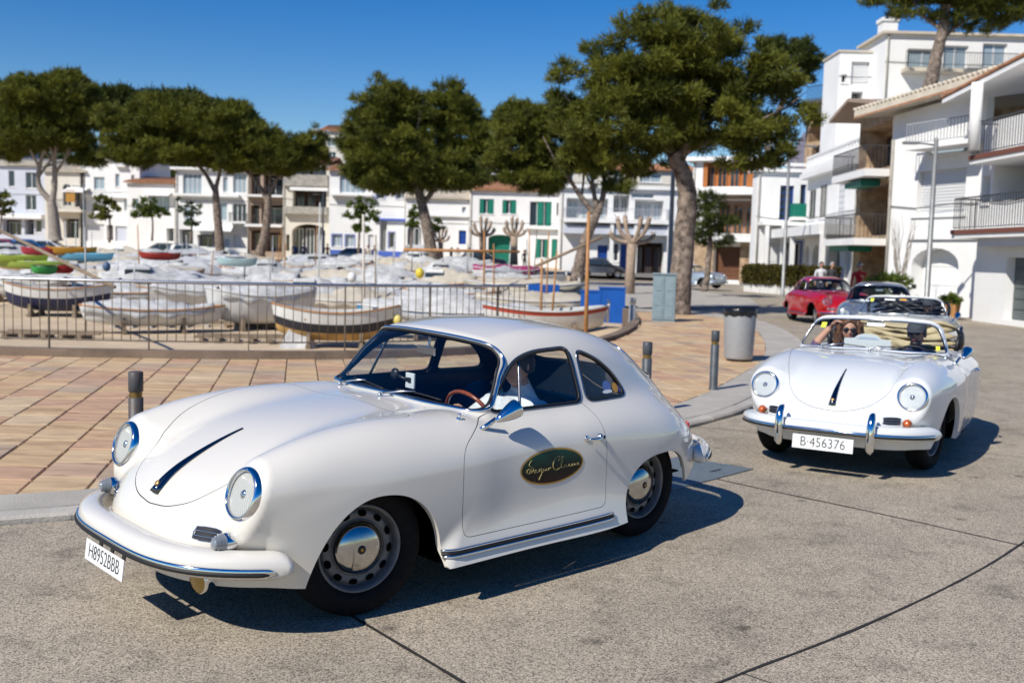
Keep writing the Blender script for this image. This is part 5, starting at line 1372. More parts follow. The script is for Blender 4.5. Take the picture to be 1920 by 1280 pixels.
pine('dark bushy young pine behind the trunk of the biggest pine',(1322,525),46,[(1325,380,30,26),(1345,410,34,28),(1320,430,30,25),(1335,450,34,20),(1300,400,16,22)],[(1322,545),(1330,480),(1332,420)],[],.16,9,ln=.24,wd=.05,dens=26,m=PINEF)
# far pines on the hill
for i,(cx,cy,rx,ry,lab) in enumerate([(225,195,34,26,'tall dark hill pine between the two left pines'),(330,205,60,22,'dark hill pine behind the broad pine'),(430,225,42,26,'rounded hill pine above the window-grid house'),(5,185,26,24,'dark hill pine at the left edge of the sky'),(190,215,26,20,'small dark pine on the ridge at the left'),(960,222,30,18,'hill pine top showing above the tiled roof')]):
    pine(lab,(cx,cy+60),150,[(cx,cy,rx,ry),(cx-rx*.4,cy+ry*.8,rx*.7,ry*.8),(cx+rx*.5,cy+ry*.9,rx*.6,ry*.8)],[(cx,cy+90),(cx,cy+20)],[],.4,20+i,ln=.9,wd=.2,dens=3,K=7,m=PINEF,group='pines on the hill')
# small broadleaf trees
def small_tree(label,base,D,lobes,seed,z0=None,m=None,dens=10,ln=.22,wd=.14):
    p=atY(base[0],base[1],D); t=thing('small_tree',label,'tree',tuple(p),0,'small trees along the sea front')
    b=MB(); top=lobes[0]; P=smooth3(px_path(p,[base,(base[0]+2,(base[1]+top[1])/2),(top[0],top[1])],D)); n=len(P); b.tube(P,[.11*(1-.6*i/(n-1)) for i in range(n)],8); b.build('trunk',BARK,t)
    crown(t,px_lobes(p,lobes,D),seed,dens,5,ln,wd,m or BROAD,spread=.8); return t
small_tree('small light green tree before the blue-framed openings',(672,478),80,[(680,385,26,16),(660,402,20,14),(695,408,18,12),(680,430,14,12)],31)
small_tree('small rounded tree in front of the white garage',(205,455),82,[(202,388,24,22),(195,405,20,12)],32,m=PINE)
small_tree('airy little tree before the low tiled white house',(285,452),84,[(283,388,26,14),(260,402,16,8),(300,402,20,8)],33)
small_tree('blue-green young tree before the awning',(358,452),84,[(360,395,22,20),(362,418,16,10)],34,m=leaf_mat('bluish_leaves',(.05,.08,.05),(.14,.19,.10)))
small_tree('half-cropped small tree at the left edge',(0,440),84,[(6,375,22,24),(0,395,20,12)],35,m=PINE)
small_tree('sparse green tree left of the middle pine',(770,470),80,[(778,400,14,14),(820,425,14,14),(772,418,10,8)],36)
# pollarded plane trees
def pollard(label,base,D,crownpx,seed,r=.2):
    p=atY(base[0],base[1],D); t=thing('pollarded_plane_tree',label,'tree',tuple(p),0,'bare pollarded plane trees'); rnd=random.Random(seed)
    cx,cy,rx,ry=crownpx; s=1905./D; hub=Vector(atY(cx,cy+ry*1.3,D)-p)
    b=MB(); b.tube(smooth3([(0,0,-.3),(hub.x*.3,0,hub.z*.5),tuple(hub)]),[r*(1.1-.35*i/8) for i in range(9)],10) if 0 else b.tube([(0,0,-.3),(hub.x*.4,.03,hub.z*.5),tuple(hub)],[r*1.1,r*.9,r*.95],10); b.build('trunk',PLANE,t)
    for k in range(6):
        a=pi*(.08+.84*k/5)+rnd.uniform(-.1,.1); d=Vector((cos(a)*rx/s,rnd.uniform(-.5,.5)*rx/s,sin(a)*2*ry/s*rnd.uniform(.8,1.15)+.2))
        b=MB(); q=hub+d*.55+Vector((d.x*.25,0,-.1)); e=hub+d; b.tube(smooth3([hub,q,e],1),[r*.5,r*.45,r*.4,r*.4,r*.5,r*.42][:len(smooth3([hub,q,e],1))],7)
        b.ell(e,(r*.5,r*.5,r*.45),8,6)
        for j in range(4): b.tube([e,e+Vector((rnd.uniform(-.3,.3),rnd.uniform(-.3,.3),rnd.uniform(.2,.5)))*(.6)],[r*.14,r*.05],4)
        b.build('limb',PLANE,t)
pollard('bare pollarded plane tree close to the blue doors',(1180,548),47,(1185,428,42,22),1,.24)
pollard('bare pollarded plane tree left of the blue container',(905,492),82,(905,425,22,14),2,.3)
pollard('bare pollarded plane tree before the green garage',(964,490),82,(964,425,20,14),3,.3)
pollard('bare pollarded plane tree behind the middle pine',(826,478),82,(826,440,16,10),4,.22)
# leafless climber on the white wall and its shrub
p=atY(1683,545,34); t=thing('bare_climber',"leafless pale climber on the white house's wall",'climber',tuple(p)); rnd=random.Random(8)
b=MB()
for k in range(16):
    x=rnd.uniform(-.25,.25); pts=[(x*.2,-.05,0)]; 
    for j in range(1,7): pts.append((x*.2+x*j*.35+rnd.uniform(-.06,.06),-.05+rnd.uniform(-.03,.03),j*.40*rnd.uniform(.9,1.05)))
    b.tube(pts,[.022,.02,.017,.014,.011,.008,.004],4)
b.build('stems',PALEB,t)
# hedge in white troughs
t=thing('clipped_hedge','clipped olive hedge growing in white troughs before the arched white house','hedge',tuple(gnd(1500,550)),0)
r0=ray(1405,530); r1=ray(1562,540); p0=Vector((r0[0]/r0[1]*56.5,56.5,0)); p1=Vector((r1[0]/r1[1]*48.5,48.5,0)); c=Vector(t.location); rs=np.random.RandomState(4); nn=3000
u=rs.uniform(0,1,nn); d=p1-p0; hn=Vector((d.y,-d.x,0)).normalized(); off=np.where(rs.uniform(0,1,nn)<.6,.42+rs.uniform(-.1,.06,nn),rs.uniform(-.4,.4,nn)); P=np.stack([p0.x+d.x*u-c.x+hn.x*off,p0.y+d.y*u-c.y+hn.y*off,np.zeros(nn)],1); P[:,2]=np.where(off>.3,rs.uniform(.5,1.35,nn),1.30+rs.uniform(-.08,.12,nn)); N=np.stack([rs.normal(0,.5,nn),np.sign(hn.y)*0-np.abs(rs.normal(0,.6,nn)),rs.normal(.4,.5,nn)],1)
V=tufts(P,N,9,.13,.10,.8,rs); quads_obj('foliage',V,HEDGE,t,rs.uniform(0,1,nn*9))
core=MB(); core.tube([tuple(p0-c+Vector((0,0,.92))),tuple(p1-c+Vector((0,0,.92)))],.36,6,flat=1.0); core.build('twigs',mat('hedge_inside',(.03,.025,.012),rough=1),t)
for k in range(9):
    q=p0+d*((k+.5)/9)-c; b=MB(); a=atan2(d.y,d.x); b.box((q.x,q.y,.27),(d.length/9*.92,.7,.54),(0,0,a),taper=-.05); b.build('trough',mat('white_trough',(.72,.71,.68),rough=.8,noise=.1,nscale=4),t)
# green plant in the terracotta pot, shrub by the climber
for nm,lab,px,py,D,rx,rz,n_ in (('shrub','light green shrub by the stone house doorway',1665,532,33,.75,.32,260),('potted_plant','low bright green plant in the terracotta planter',1783,562,31.6,.30,.10,90)):
    p=atY(px,py,D); t=thing(nm,lab,'plant',tuple(p)); rs=np.random.RandomState(5); v=rs.normal(0,1,(n_,3)); v/=np.linalg.norm(v,axis=1,keepdims=True)
    P=v*np.array([rx,rx*.6,rz])*rs.uniform(.4,1,(n_,1)); V=tufts(P,v,5,.14,.05,.5,rs,.5); quads_obj('leaves',V,BROAD,t,rs.uniform(.3,1,n_*5))
# ------------------------------------------------------------------ houses
WW=mat('white_render',(.80,.80,.79),rough=.9,noise=.07,nscale=.7,bump=.15,bscale=20); WC=mat('cream_render',(.68,.64,.56),rough=.9,noise=.08,nscale=.7); WG=mat('bluish_render',(.55,.58,.66),rough=.9,noise=.06,nscale=.7); WBR=mat('brown_render',(.36,.27,.21),rough=.9,noise=.1,nscale=.8)
STONE=mat('honey_stone',(.42,.31,.20),rough=.95,noise=.45,nscale=2.6,bump=.8,bscale=6,col2=(.24,.16,.10)); GREYST=mat('grey_stone',(.38,.36,.32),rough=.95,noise=.3,nscale=3)
TILE=mat('terracotta_roof_tiles',(.40,.20,.11),rough=.9,noise=.35,nscale=5,bump=.5,bscale=8); ROOFW=mat('pale_roof',(.58,.52,.42),rough=.9,noise=.15,nscale=2); 
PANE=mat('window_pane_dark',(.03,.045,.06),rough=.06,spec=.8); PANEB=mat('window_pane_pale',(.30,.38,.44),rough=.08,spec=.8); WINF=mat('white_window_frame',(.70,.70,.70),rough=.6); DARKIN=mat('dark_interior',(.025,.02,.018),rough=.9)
GREENS=mat('green_shutter',(.005,.16,.11),rough=.5); BLUED=mat('blue_door_paint',(.008,.05,.26),rough=.45); BLUEW=mat('blue_trim',(.06,.12,.45),rough=.5); WOODO=mat('orange_wood',(.42,.14,.03),rough=.55,noise=.25,nscale=4); BROWND=mat('brown_door',(.12,.045,.018),rough=.6,noise=.2,nscale=4); GARW=mat('white_shutter',(.66,.67,.68),rough=.6); GARD=mat('grey_garage',(.10,.12,.12),rough=.5); RAILM=mat('dark_railing',(.05,.05,.055),rough=.5); REDB=mat('red_brown_planter',(.17,.065,.045),rough=.8); PURP=mat('slate_gable',(.24,.23,.30),rough=.9)
class House:
    def __init__(s,label,a,b,ytop,ybase,depth,wall=WW,openings=(),name='house',side=None,group=None,gable=None,zb=None):
        """a,b: (px, distance) of the facade ends"""
        ym=(ytop+ybase)/2
        def X(px,D): r=ray(px,ym); return Vector((r[0]/r[1]*D,D,0))
        s.A=X(*a); s.B=X(*b); s.d=(s.B-s.A); s.L=s.d.length; s.d.normalize(); s.n=Vector((-s.d.y,s.d.x,0))  # into the building
        rz=atan2(s.d.y,s.d.x)
        z0=s.at(a[0],ybase)[1]; z1=s.at(a[0],ytop)[1]; zB=s.at(b[0],ybase)[1]
        s.z0=min(z0,zB) if zb is None else zb; s.H=z1-s.z0
        s.root=thing(name,label,'house',(s.A.x,s.A.y,s.z0),rz,group); s.depth=depth
        s.ops=[]
        for o in openings:
            k,x0,y0,x1,y1=o[:5]; opt=o[5] if len(o)>5 else {}
            u0=s.at(x0,(y0+y1)/2)[0]; u1=s.at(x1,(y0+y1)/2)[0]; xm=(x0+x1)/2; v1=s.at(xm,y0)[1]-s.z0; v0=s.at(xm,y1)[1]-s.z0
            u0=max(.05,u0); u1=min(s.L-.05,u1); v0=max(.0,v0); v1=min(s.H-.05,v1)
            if u1-u0>.1 and v1-v0>.1: s.ops.append((k,u0,v0,u1,v1,opt))
        s.wall(wall,gable)
        for o in s.ops: s.fill(*o)
        s.extras(int(a[0]*7))
    def at(s,px,py):
        r=ray(px,py); # plane through A with normal n
        t=(s.A.x*s.n.x+s.A.y*s.n.y)/(r[0]*s.n.x+r[1]*s.n.y); P=Vector((r[0]*t,r[1]*t,CAMH+r[2]*t)); return ((P-s.A).x*s.d.x+(P-s.A).y*s.d.y,P.z)
    def wall(s,m,gable):
        L,H,D=s.L,s.H,s.depth; us=sorted({0,L}|{o[1] for o in s.ops}|{o[3] for o in s.ops}); vs=sorted({-2.,H}|{o[2] for o in s.ops}|{o[4] for o in s.ops})
        b=MB()
        for i in range(len(us)-1):
            for j in range(len(vs)-1):
                u0,u1,v0,v1=us[i],us[i+1],vs[j],vs[j+1]; uc,vc=(u0+u1)/2,(v0+v1)/2
                if u1-u0<1e-4 or v1-v0<1e-4: continue
                if any(o[1]<uc<o[3] and o[2]<vc<o[4] for o in s.ops): continue
                b.add([(u0,0,v0),(u1,0,v0),(u1,0,v1),(u0,0,v1)],[(0,1,2,3)])
        for o in s.ops:
            k,u0,v0,u1,v1,opt=o; dp=opt.get('deep',.22)
            b.add([(u0,0,v0),(u1,0,v0),(u1,0,v1),(u0,0,v1),(u0,dp,v0),(u1,dp,v0),(u1,dp,v1),(u0,dp,v1)],[(0,4,5,1),(1,5,6,2),(2,6,7,3),(3,7,4,0)])
            if opt.get('arch'):
                r=(u1-u0)/2; n=10; h=min(r*opt.get('arch'),v1-v0)
                arc=[((u0+u1)/2-r*cos(pi*q/n),v1-h+h*sin(pi*q/n)) for q in range(n+1)]
                for half in (arc[:n//2+1]+[(u0,v1)],arc[n//2:]+[(u1,v1)]):
                    P=[(u,-.0,v) for u,v in half]+[(u,dp,v) for u,v in half]; q=len(half)
                    c=half[-1]; F=[]
                    for e in range(q-2): F+=[(q-1,e,e+1)]; F.append((e,e+1,q+e+1,q+e))
                    b.add(P,F)
        if gable:
            a_=s.L*gable[0]; h=gable[1]; b.add([(0,0,H),(L,0,H),(a_,0,H+h),(0,D,H),(L,D,H),(a_,D,H+h)],[(0,1,2),(3,5,4)]); s.gab=(a_,h)
        b.add([(0,0,-2),(0,D,-2),(0,D,H),(0,0,H)],[(0,1,2,3)]); b.add([(L,0,-2),(L,D,-2),(L,D,H),(L,0,H)],[(0,3,2,1)]); b.add([(0,D,-2),(L,D,-2),(L,D,H),(0,D,H)],[(0,3,2,1)])
        if not gable: b.add([(0,0,H),(L,0,H),(L,D,H),(0,D,H)],[(0,1,2,3)])
        s.wallo=b.build('wall',m,s.root)
    def extras(s,seed):
        rr=random.Random(seed); L,H=s.L,s.H
        x=.12 if rr.random()<.5 else L-.12; b=MB(); b.cyl((x,-.07,-.3),(x,-.07,H-.05),.05,6); b.build('drainpipe',GREYST,s.root)
        if rr.random()<.7 and s.B.x<8:
            u=L*rr.uniform(.25,.75); b=MB(); b.cyl((u,1.2,H),(u,1.2,H+2.6),.03,5); [b.boxx(u-.45+.04*q,u+.45-.04*q,1.18,1.22,H+1.7+.22*q,H+1.73+.22*q) for q in range(4)]; b.build('aerial',STEEL,s.root)
        b=MB(); b.tube([(0,-.04,H*.62),(L*.33,-.05,H*.60),(L*.7,-.04,H*.615),(L,-.04,H*.61)],.018,4); b.build('cable',BLACKP,s.root)
    def fill(s,k,u0,v0,u1,v1,opt):
        w,h=u1-u0,v1-v0; y=opt.get('deep',.22); R_=s.root
        def bx(nm,m,x0,x1,y0,y1,z0,z1,par=None):
            b=MB(); b.boxx(x0,x1,y0,y1,z0,z1); return b.build(nm,m,par or R_)
        if k=='win':
            fm=opt.get('frame',WINF); o=bx('window',opt.get('pane',PANE),u0,u1,y-.01,y+.03,v0,v1); b=MB(); t=opt.get('t',.07)
            b.boxx(u0,u1,y-.05,y-.012,v0,v0+t); b.boxx(u0,u1,y-.05,y-.012,v1-t,v1); b.boxx(u0,u0+t,y-.05,y-.012,v0+t,v1-t); b.boxx(u1-t,u1,y-.05,y-.012,v0+t,v1-t)
            n=opt.get('n',2 if w>.8 else 1)
            for i in range(1,n): x=u0+w*i/n; b.boxx(x-t*.5,x+t*.5,y-.05,y-.012,v0+t,v1-t)
            for j in range(1,opt.get('m',1)): z=v0+h*j/opt.get('m',1); b.boxx(u0+t,u1-t,y-.045,y-.014,z-t*.3,z+t*.3)
            b.build('window_frame',fm,o)
            if opt.get('sill',True) and h<2.0: bx('sill',WW,u0-.08,u1+.08,-.06,.0-.002,v0-.09,v0-.01,o)
            if opt.get('shut'):
                for x0,x1 in opt['shut']: 
                    q=bx('shutter',opt.get('sm',GREENS),u0+w*x0,u0+w*x1,y-.16,y-.11,v0+.03,v1-.03)
            if opt.get('trim'):
                b=MB(); q=.09; b.boxx(u0-q,u1+q,-.03,-.004,v1,v1+q); b.boxx(u0-q,u0,-.03,-.004,v0,v1); b.boxx(u1,u1+q,-.03,-.004,v0,v1); b.boxx(u0-q,u1+q,-.03,-.004,v0-q,v0); b.build('window_surround',opt['trim'],o)
        elif k=='door':
            o=bx('door',opt.get('m',BLUED),u0,u1,y-.02,y+.03,v0,v1); b=MB(); n=max(1,int(round(w/.9)))
            for i in range(n):
                x0=u0+w*i/n+.06; x1=u0+w*(i+1)/n-.06
                for a,c in ((.06,.42),(.5,.93)): b.boxx(x0,x1,y-.045,y-.022,v0+h*a,v0+h*c)
            b.build('door_panel',opt.get('m',BLUED),o)
        elif k in('garage','blind'):
            m=opt.get('m',GARW); o=bx('garage_door' if k=='garage' else 'roller_blind',m,u0,u1,y-.02,y+.03,v0,v1); n=opt.get('n',max(4,int(h/.28)))
            for i in range(n): bx('slat',m,u0+.02,u1-.02,y-.045,y-.022,v0+h*i/n+.02,v0+h*(i+1)/n-.02,o)
        elif k=='loggia':
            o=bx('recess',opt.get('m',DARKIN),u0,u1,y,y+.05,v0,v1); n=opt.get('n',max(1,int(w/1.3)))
            for i in range(n):
                x0=u0+w*(i+.12)/n; x1=u0+w*(i+.88)/n; q=bx('window',opt.get('pane',PANE),x0,x1,y-.06,y-.01,v0+.05,v0+h*.86); b=MB(); t=.07
                b.boxx(x0,x0+t,y-.10,y-.062,v0+.05,v0+h*.86); b.boxx(x1-t,x1,y-.10,y-.062,v0+.05,v0+h*.86); b.boxx(x0+t,x1-t,y-.10,y-.062,v0+h*.86-t,v0+h*.86); b.boxx((x0+x1)/2-t/2,(x0+x1)/2+t/2,y-.10,y-.062,v0+.05,v0+h*.86-t); b.build('window_frame',opt.get('frame',WINF),q)
        if opt.get('rail'): s.railing(u0,u1,v0,opt['rail'],.0,opt.get('rm',RAILM))
    def railing(s,u0,u1,v,h=.95,y=-.02,m=None,ends=0.,step=.14):
        m=m or RAILM; b=MB(); b.boxx(u0,u1,y-.03,y+.01,v+h-.04,v+h); b.boxx(u0,u1,y-.02,y,v+.06,v+.09); n=max(2,int((u1-u0)/step))
        for i in range(n+1): x=u0+(u1-u0)*i/n; b.boxx(x-.012,x+.012,y-.021,y-.002,v+.09,v+h-.04)
        if ends:
            for x in (u0,u1):
                b.boxx(x-.015,x+.015,y+.012,ends,v+h-.04,v+h)
                for q in range(1,int(ends/-0.2)if ends<0 else int((ends-y)/.2)): yy=y+q*.2; b.boxx(x-.01,x+.01,yy-.01,yy+.01,v,v+h-.04)
        return b.build('railing',m,s.root)
    def balcony(s,x0,x1,py,proj=1.0,th=.18,rail=.95,m=None,rm=None,pxm=None,base=None):
        xm=(x0+x1)/2; v=s.at(xm,py)[1]-s.z0; u0=s.at(x0,py)[0]; u1=s.at(x1,py)[0]
        b=MB(); b.boxx(u0,u1,-proj,-.003,v-th,v); b.build('balcony',m or WW,s.root)
        if base: b=MB(); b.boxx(u0-.03,u1+.03,-proj-.04,-proj-.002,v-.12,v+.02); b.build('balcony_planter',base,s.root)
        if rail: s.railing(u0+.03,u1-.03,v,rail,-proj+.04,rm,ends=-.01 if 0 else 0)
        if rail:
            for x in (u0+.03,u1-.03):
                b=MB(); b.boxx(x-.015,x+.015,-proj+.05,-.003,v+rail-.04,v+rail); [b.boxx(x-.01,x+.01,-proj+.05+q*.16,-proj+.07+q*.16,v,v+rail-.04) for q in range(1,int(proj/.16))]
                b.build('side_railing',rm or RAILM,s.root)
    def slab(s,x0,x1,y0,y1,proj=.3,m=None,name='cornice',dp=0.):
        xm=(x0+x1)/2; u0,u1=s.at(x0,y1)[0],s.at(x1,y1)[0]; v1=s.at(xm,y0)[1]-s.z0; v0=s.at(xm,y1)[1]-s.z0
        b=MB(); b.boxx(u0,u1,-proj,-.003 if dp==0 else dp,v0,v1); return b.build(name,m or WW,s.root)
    def tiled_roof(s,over=.4,rise=1.2,m=None,back=None):
        L,H,D=s.L,s.H,s.depth; m=m or TILE; b=MB(); o=over; D2=back or D
        P=[(-o*.5,-o,H+.02),(L+o*.5,-o,H+.02),(L+o*.5,D2*.5,H+rise),(-o*.5,D2*.5,H+rise),(-o*.5,D2+o,H+.02),(L+o*.5,D2+o,H+.02)]
        Q=[(x,y,z+.16) for x,y,z in P]; b.add(P+Q,[(6,7,8,9),(9,8,11,10),(0,1,7,6),(4,10,11,5),(0,6,9,3),(3,9,10,4),(1,2,8,7),(2,5,11,8),(0,3,2,1),(3,4,5,2)])
        r=b.build('roof',m,s.root); n=int(L/.25); t=MB()
        for i in range(n):
            x=(i+.5)*L/n; t.tube([(x,-o-.03,H+.19),(x,D2*.5,H+rise+.17)],.075,5)
        q=t.build('tile_row',m,r); q['kind']='stuff'
        return r
    def flat_roof(s,over=.25,th=.2,m=None,par=0.):
        b=MB(); b.boxx(-over,s.L+over,-over,s.depth+over,s.H+.003,s.H+th); r=b.build('roof',m or WW,s.root)
        return r
    def chimney(s,px,py0,py1,w=.6,m=None,y=2.):
        u=s.at(px,py1)[0]; v0=s.H-.2; v1=s.at(px,py0)[1]-s.z0; b=MB(); b.boxx(u-w/2,u+w/2,y,y+w,v0,v1-.2); b.boxx(u-w/2-.08,u+w/2+.08,y-.08,y+w+.08,v1-.2,v1); b.build('chimney',m or WW,s.root)
    def awning(s,x0,x1,y0,y1,proj=1.5,m=None):
        xm=(x0+x1)/2; u0,u1=s.at(x0,y1)[0],s.at(x1,y1)[0]; v1=s.at(xm,y0)[1]-s.z0; v0=s.at(xm,y1)[1]-s.z0
        b=MB(); b.add([(u0,-.003,v1),(u1,-.003,v1),(u1,-proj,v0),(u0,-proj,v0),(u0,-proj,v0-.12),(u1,-proj,v0-.12)],[(0,1,2,3),(3,2,5,4)]); b.add([(u0,-.003,v1-.03),(u1,-.003,v1-.03),(u1,-proj+.01,v0-.03),(u0,-proj+.01,v0-.03)],[(3,2,1,0)]); b.build('awning',m or WW,s.root)
    def post(s,px,y0,y1,proj,w=.2,m=None,name='column'):
        u=s.at(px,y1)[0]; v0=-.3; v1=s.at(px,y0)[1]-s.z0; b=MB(); b.boxx(u-w/2,u+w/2,-proj-w/2,-proj+w/2,v0,v1); b.build(name,m or WW,s.root)
G='houses along the sea front'
w=lambda x0,y0,x1,y1,**k:('win',x0,y0,x1,y1,k)
d=lambda x0,y0,x1,y1,**k:('door',x0,y0,x1,y1,k)
g_=lambda x0,y0,x1,y1,**k:('garage',x0,y0,x1,y1,k)
l=lambda x0,y0,x1,y1,**k:('loggia',x0,y0,x1,y1,dict(deep=1.2,**k))
h=House('bluish white house at the left edge with dark paired windows',(-40,116),(84,116),309,446,9,WG,[w(16,320,27,350),w(48,323,69,353),w(48,366,68,394),w(-20,323,-2,350),l(4,412,40,440),l(46,412,64,440),w(66,412,78,436)],group=G); h.tiled_roof(.4,1.0,ROOFW); h.slab(2,84,402,410,.9,name='canopy')
h=House('white house top with orange tiled roof high at the left edge',(-40,150),(24,150),222,320,8,WG,[w(4,236,16,250),w(-20,236,-8,250)],group=G); h.tiled_roof(.4,1.6)
h=House('cream house with yellow sign and balcony awning',(84,112),(160,112),322,450,9,WC,[w(96,335,106,352,arch=.9),w(118,345,133,386,arch=.9,pane=PANE),l(140,355,158,388),d(94,415,104,445,m=BROWND),l(120,410,148,446)],group=G); h.tiled_roof(.4,1.2,ROOFW); h.balcony(104,162,393,1.4,.3,.9,WC); h.awning(128,168,352,360,1.6); 
b=MB(); u=h.at(143,380); b.boxx(u[0]-.5,u[0]+.5,-1.5,-1.46,u[1]-h.z0,u[1]-h.z0+1.3); b.build('shop_sign',mat('yellow_sign',(.40,.20,.03),rough=.6),h.root)
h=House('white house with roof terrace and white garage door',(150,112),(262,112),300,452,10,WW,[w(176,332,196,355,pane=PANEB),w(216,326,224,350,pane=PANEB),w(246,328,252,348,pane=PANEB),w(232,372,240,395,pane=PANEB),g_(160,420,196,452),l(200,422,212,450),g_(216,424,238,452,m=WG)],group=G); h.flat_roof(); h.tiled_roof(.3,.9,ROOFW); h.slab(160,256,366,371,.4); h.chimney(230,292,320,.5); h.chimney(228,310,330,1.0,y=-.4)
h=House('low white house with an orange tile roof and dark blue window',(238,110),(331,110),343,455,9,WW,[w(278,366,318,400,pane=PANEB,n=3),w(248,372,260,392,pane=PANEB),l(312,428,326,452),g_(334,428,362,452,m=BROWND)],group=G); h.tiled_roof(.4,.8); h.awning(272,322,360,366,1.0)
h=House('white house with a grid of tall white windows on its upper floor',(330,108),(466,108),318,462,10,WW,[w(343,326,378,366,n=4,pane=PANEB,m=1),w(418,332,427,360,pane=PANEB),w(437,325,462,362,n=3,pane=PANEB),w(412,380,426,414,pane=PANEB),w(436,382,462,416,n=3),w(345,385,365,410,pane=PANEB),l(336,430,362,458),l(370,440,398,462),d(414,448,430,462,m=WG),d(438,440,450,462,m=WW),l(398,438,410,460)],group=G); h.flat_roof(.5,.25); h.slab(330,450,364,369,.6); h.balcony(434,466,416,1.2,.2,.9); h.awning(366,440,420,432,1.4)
h=House('brown house with open loggias and dark railings',(464,107),(533,107),320,472,10,WBR,[l(470,325,488,366),l(494,328,531,366,rail=.9),l(470,385,486,420,rail=.9),l(490,384,531,420,rail=.9),l(470,432,492,470,m=BROWND),l(498,436,530,472,m=BROWND)],group=G); h.flat_roof(.4,.25); h.slab(464,533,366,370,1.0); h.slab(464,533,421,426,1.2); 
h=House('stone-balconied house with a wide dark arch at street level',(531,106),(617,106),306,478,10,WC,[l(548,312,612,328,pane=PANEB),l(549,357,612,388,rail=0,n=3,frame=BROWND),('loggia',547,420,610,478,dict(deep=1.0,arch=.5,n=3)),l(536,440,543,470)],group=G); h.tiled_roof(.4,1.0); h.slab(533,616,328,350,.5,GREYST,'balcony_front'); h.slab(533,616,388,402,.7,GREYST,'balcony_front'); h.slab(545,616,352,358,.5)
h=House('white house with a pale bay window and blue trims',(617,100),(762,100),320,485,10,WW,[w(637,322,686,362,n=5,pane=PANEB),w(706,363,721,373,trim=BLUEW),w(744,357,764,373,trim=BLUEW),('loggia',712,413,725,470,dict(deep=.5,m=WG)),w(729,436,740,465,trim=BLUEW),('loggia',765,422,790,470,dict(deep=.4)),w(623,440,640,462,trim=BLUEW,pane=PANEB),w(648,441,664,463,trim=BLUEW,pane=PANEB),d(690,440,700,478,m=GARW)],group=G); h.tiled_roof(.5,.9,TILE); h.slab(622,700,364,368,.7); h.slab(700,762,410,414,.35,BLUEW); h.slab(620,761,470,485,.05,BLUEW,'blue_plinth')
h=House('tall pale house rising behind the bay window house',(603,125),(650,125),246,420,9,WC,[w(615,258,632,275,pane=PANEB),w(615,285,630,298),w(606,320,612,345)],group=G); h.tiled_roof(.4,1.1); h.chimney(590,238,250,1.2,GREYST); h.chimney(638,235,262,.8)
h=House('plain white house with arched entrance and small blue door',(760,98),(882,98),372,488,10,WW,[('loggia',764,420,789,470,dict(deep=.4,arch=.9)),d(860,432,874,458),w(800,430,815,455,arch=.9,pane=PANE),w(866,388,874,399,pane=PANEB)],group=G); h.tiled_roof(.4,1.4,ROOFW); h.slab(765,880,402,406,.3)
h=House('white house with green shutters and a green garage',(880,97),(1052,97),357,508,10,WW,[w(899,373,926,401,shut=[(0,.30),(.6,1)]),w(942,375,968,401,shut=[(0,.28),(.62,1)]),w(993,378,1034,424,shut=[(.35,.62),(.75,1)],n=3),w(1043,380,1053,405,pane=PANE),('garage',915,440,960,500,dict(deep=.8,m=GREENS,arch=.35)),w(1004,448,1028,484,shut=[(0,.35),(.7,1)]),w(1034,448,1046,484,shut=[(0,.8)]),w(1020,425,1030,427)],group=G); h.tiled_roof(.4,1.5); h.slab(985,1056,424,430,.5); h.chimney(1018,325,345,.7)
h=House('long white house with a full-width balcony and blue doors',(1050,92),(1290,92),352,514,10,WW,[l(1062,372,1140,418,m=GARW,frame=GARW,pane=PANEB,n=3),l(1150,366,1180,398,n=2,m=GARW),w(1184,362,1226,372,pane=PANEB),l(1190,376,1244,412,m=GARW,frame=GARW,pane=PANEB,n=3),d(1086,462,1100,500),d(1120,460,1139,496),d(1163,452,1182,514),l(1192,455,1244,515,n=3,frame=BROWND),w(1142,456,1160,490)],group=G); h.flat_roof(.4,.3); h.balcony(1056,1250,412,1.6,.35,.95,rm=mat('pale_railing',(.45,.46,.48),rough=.5)); h.slab(1056,1250,425,440,1.2,WG,'canopy')
for x in (1142,1186,1248): h.post(x,418,514,1.3,.3)
h=House('long pale upper terrace showing over the full-width balcony house',(1030,112),(1300,112),316,380,8,WC,[w(1060,326,1075,342),w(1100,326,1118,342,pane=PANEB),w(1150,322,1170,340),w(1200,325,1240,342,pane=PANEB)],group=G); h.tiled_roof(.4,1.0)
h=House('small white upper storey glimpsed between the two pines',(900,112),(1015,112),300,380,8,WW,[w(940,322,950,335),w(990,318,1004,330)],group=G); h.tiled_roof(.4,1.1,ROOFW)
h=House('orange-timbered house with stone ground floor and brown garage',(1296,74),(1432,72),303,530,3,WW,[('loggia',1318,304,1411,350,dict(deep=.5,m=WOODO,frame=WOODO,n=4)),('loggia',1342,374,1414,438,dict(deep=1.3,m=WBR,frame=WOODO,n=3)),('garage',1339,462,1388,525,dict(deep=.6,m=BROWND)),l(1304,470,1326,520)],group=G); h.flat_roof(.5,.3); h.balcony(1315,1420,357,1.0,.35,0); h.slab(1340,1416,362,374,.1,WBR,'beam'); h.balcony(1340,1418,446,1.3,.3,.9)
for x0,x1 in ((1386,1416),(1300,1336)): h.slab(x0,x1,452,530,.14,STONE,'stone_facing')
h.slab(1318,1326,305,350,.06,WOODO,'timber_shutter'); h.slab(1400,1412,305,350,.06,WOODO,'timber_shutter')
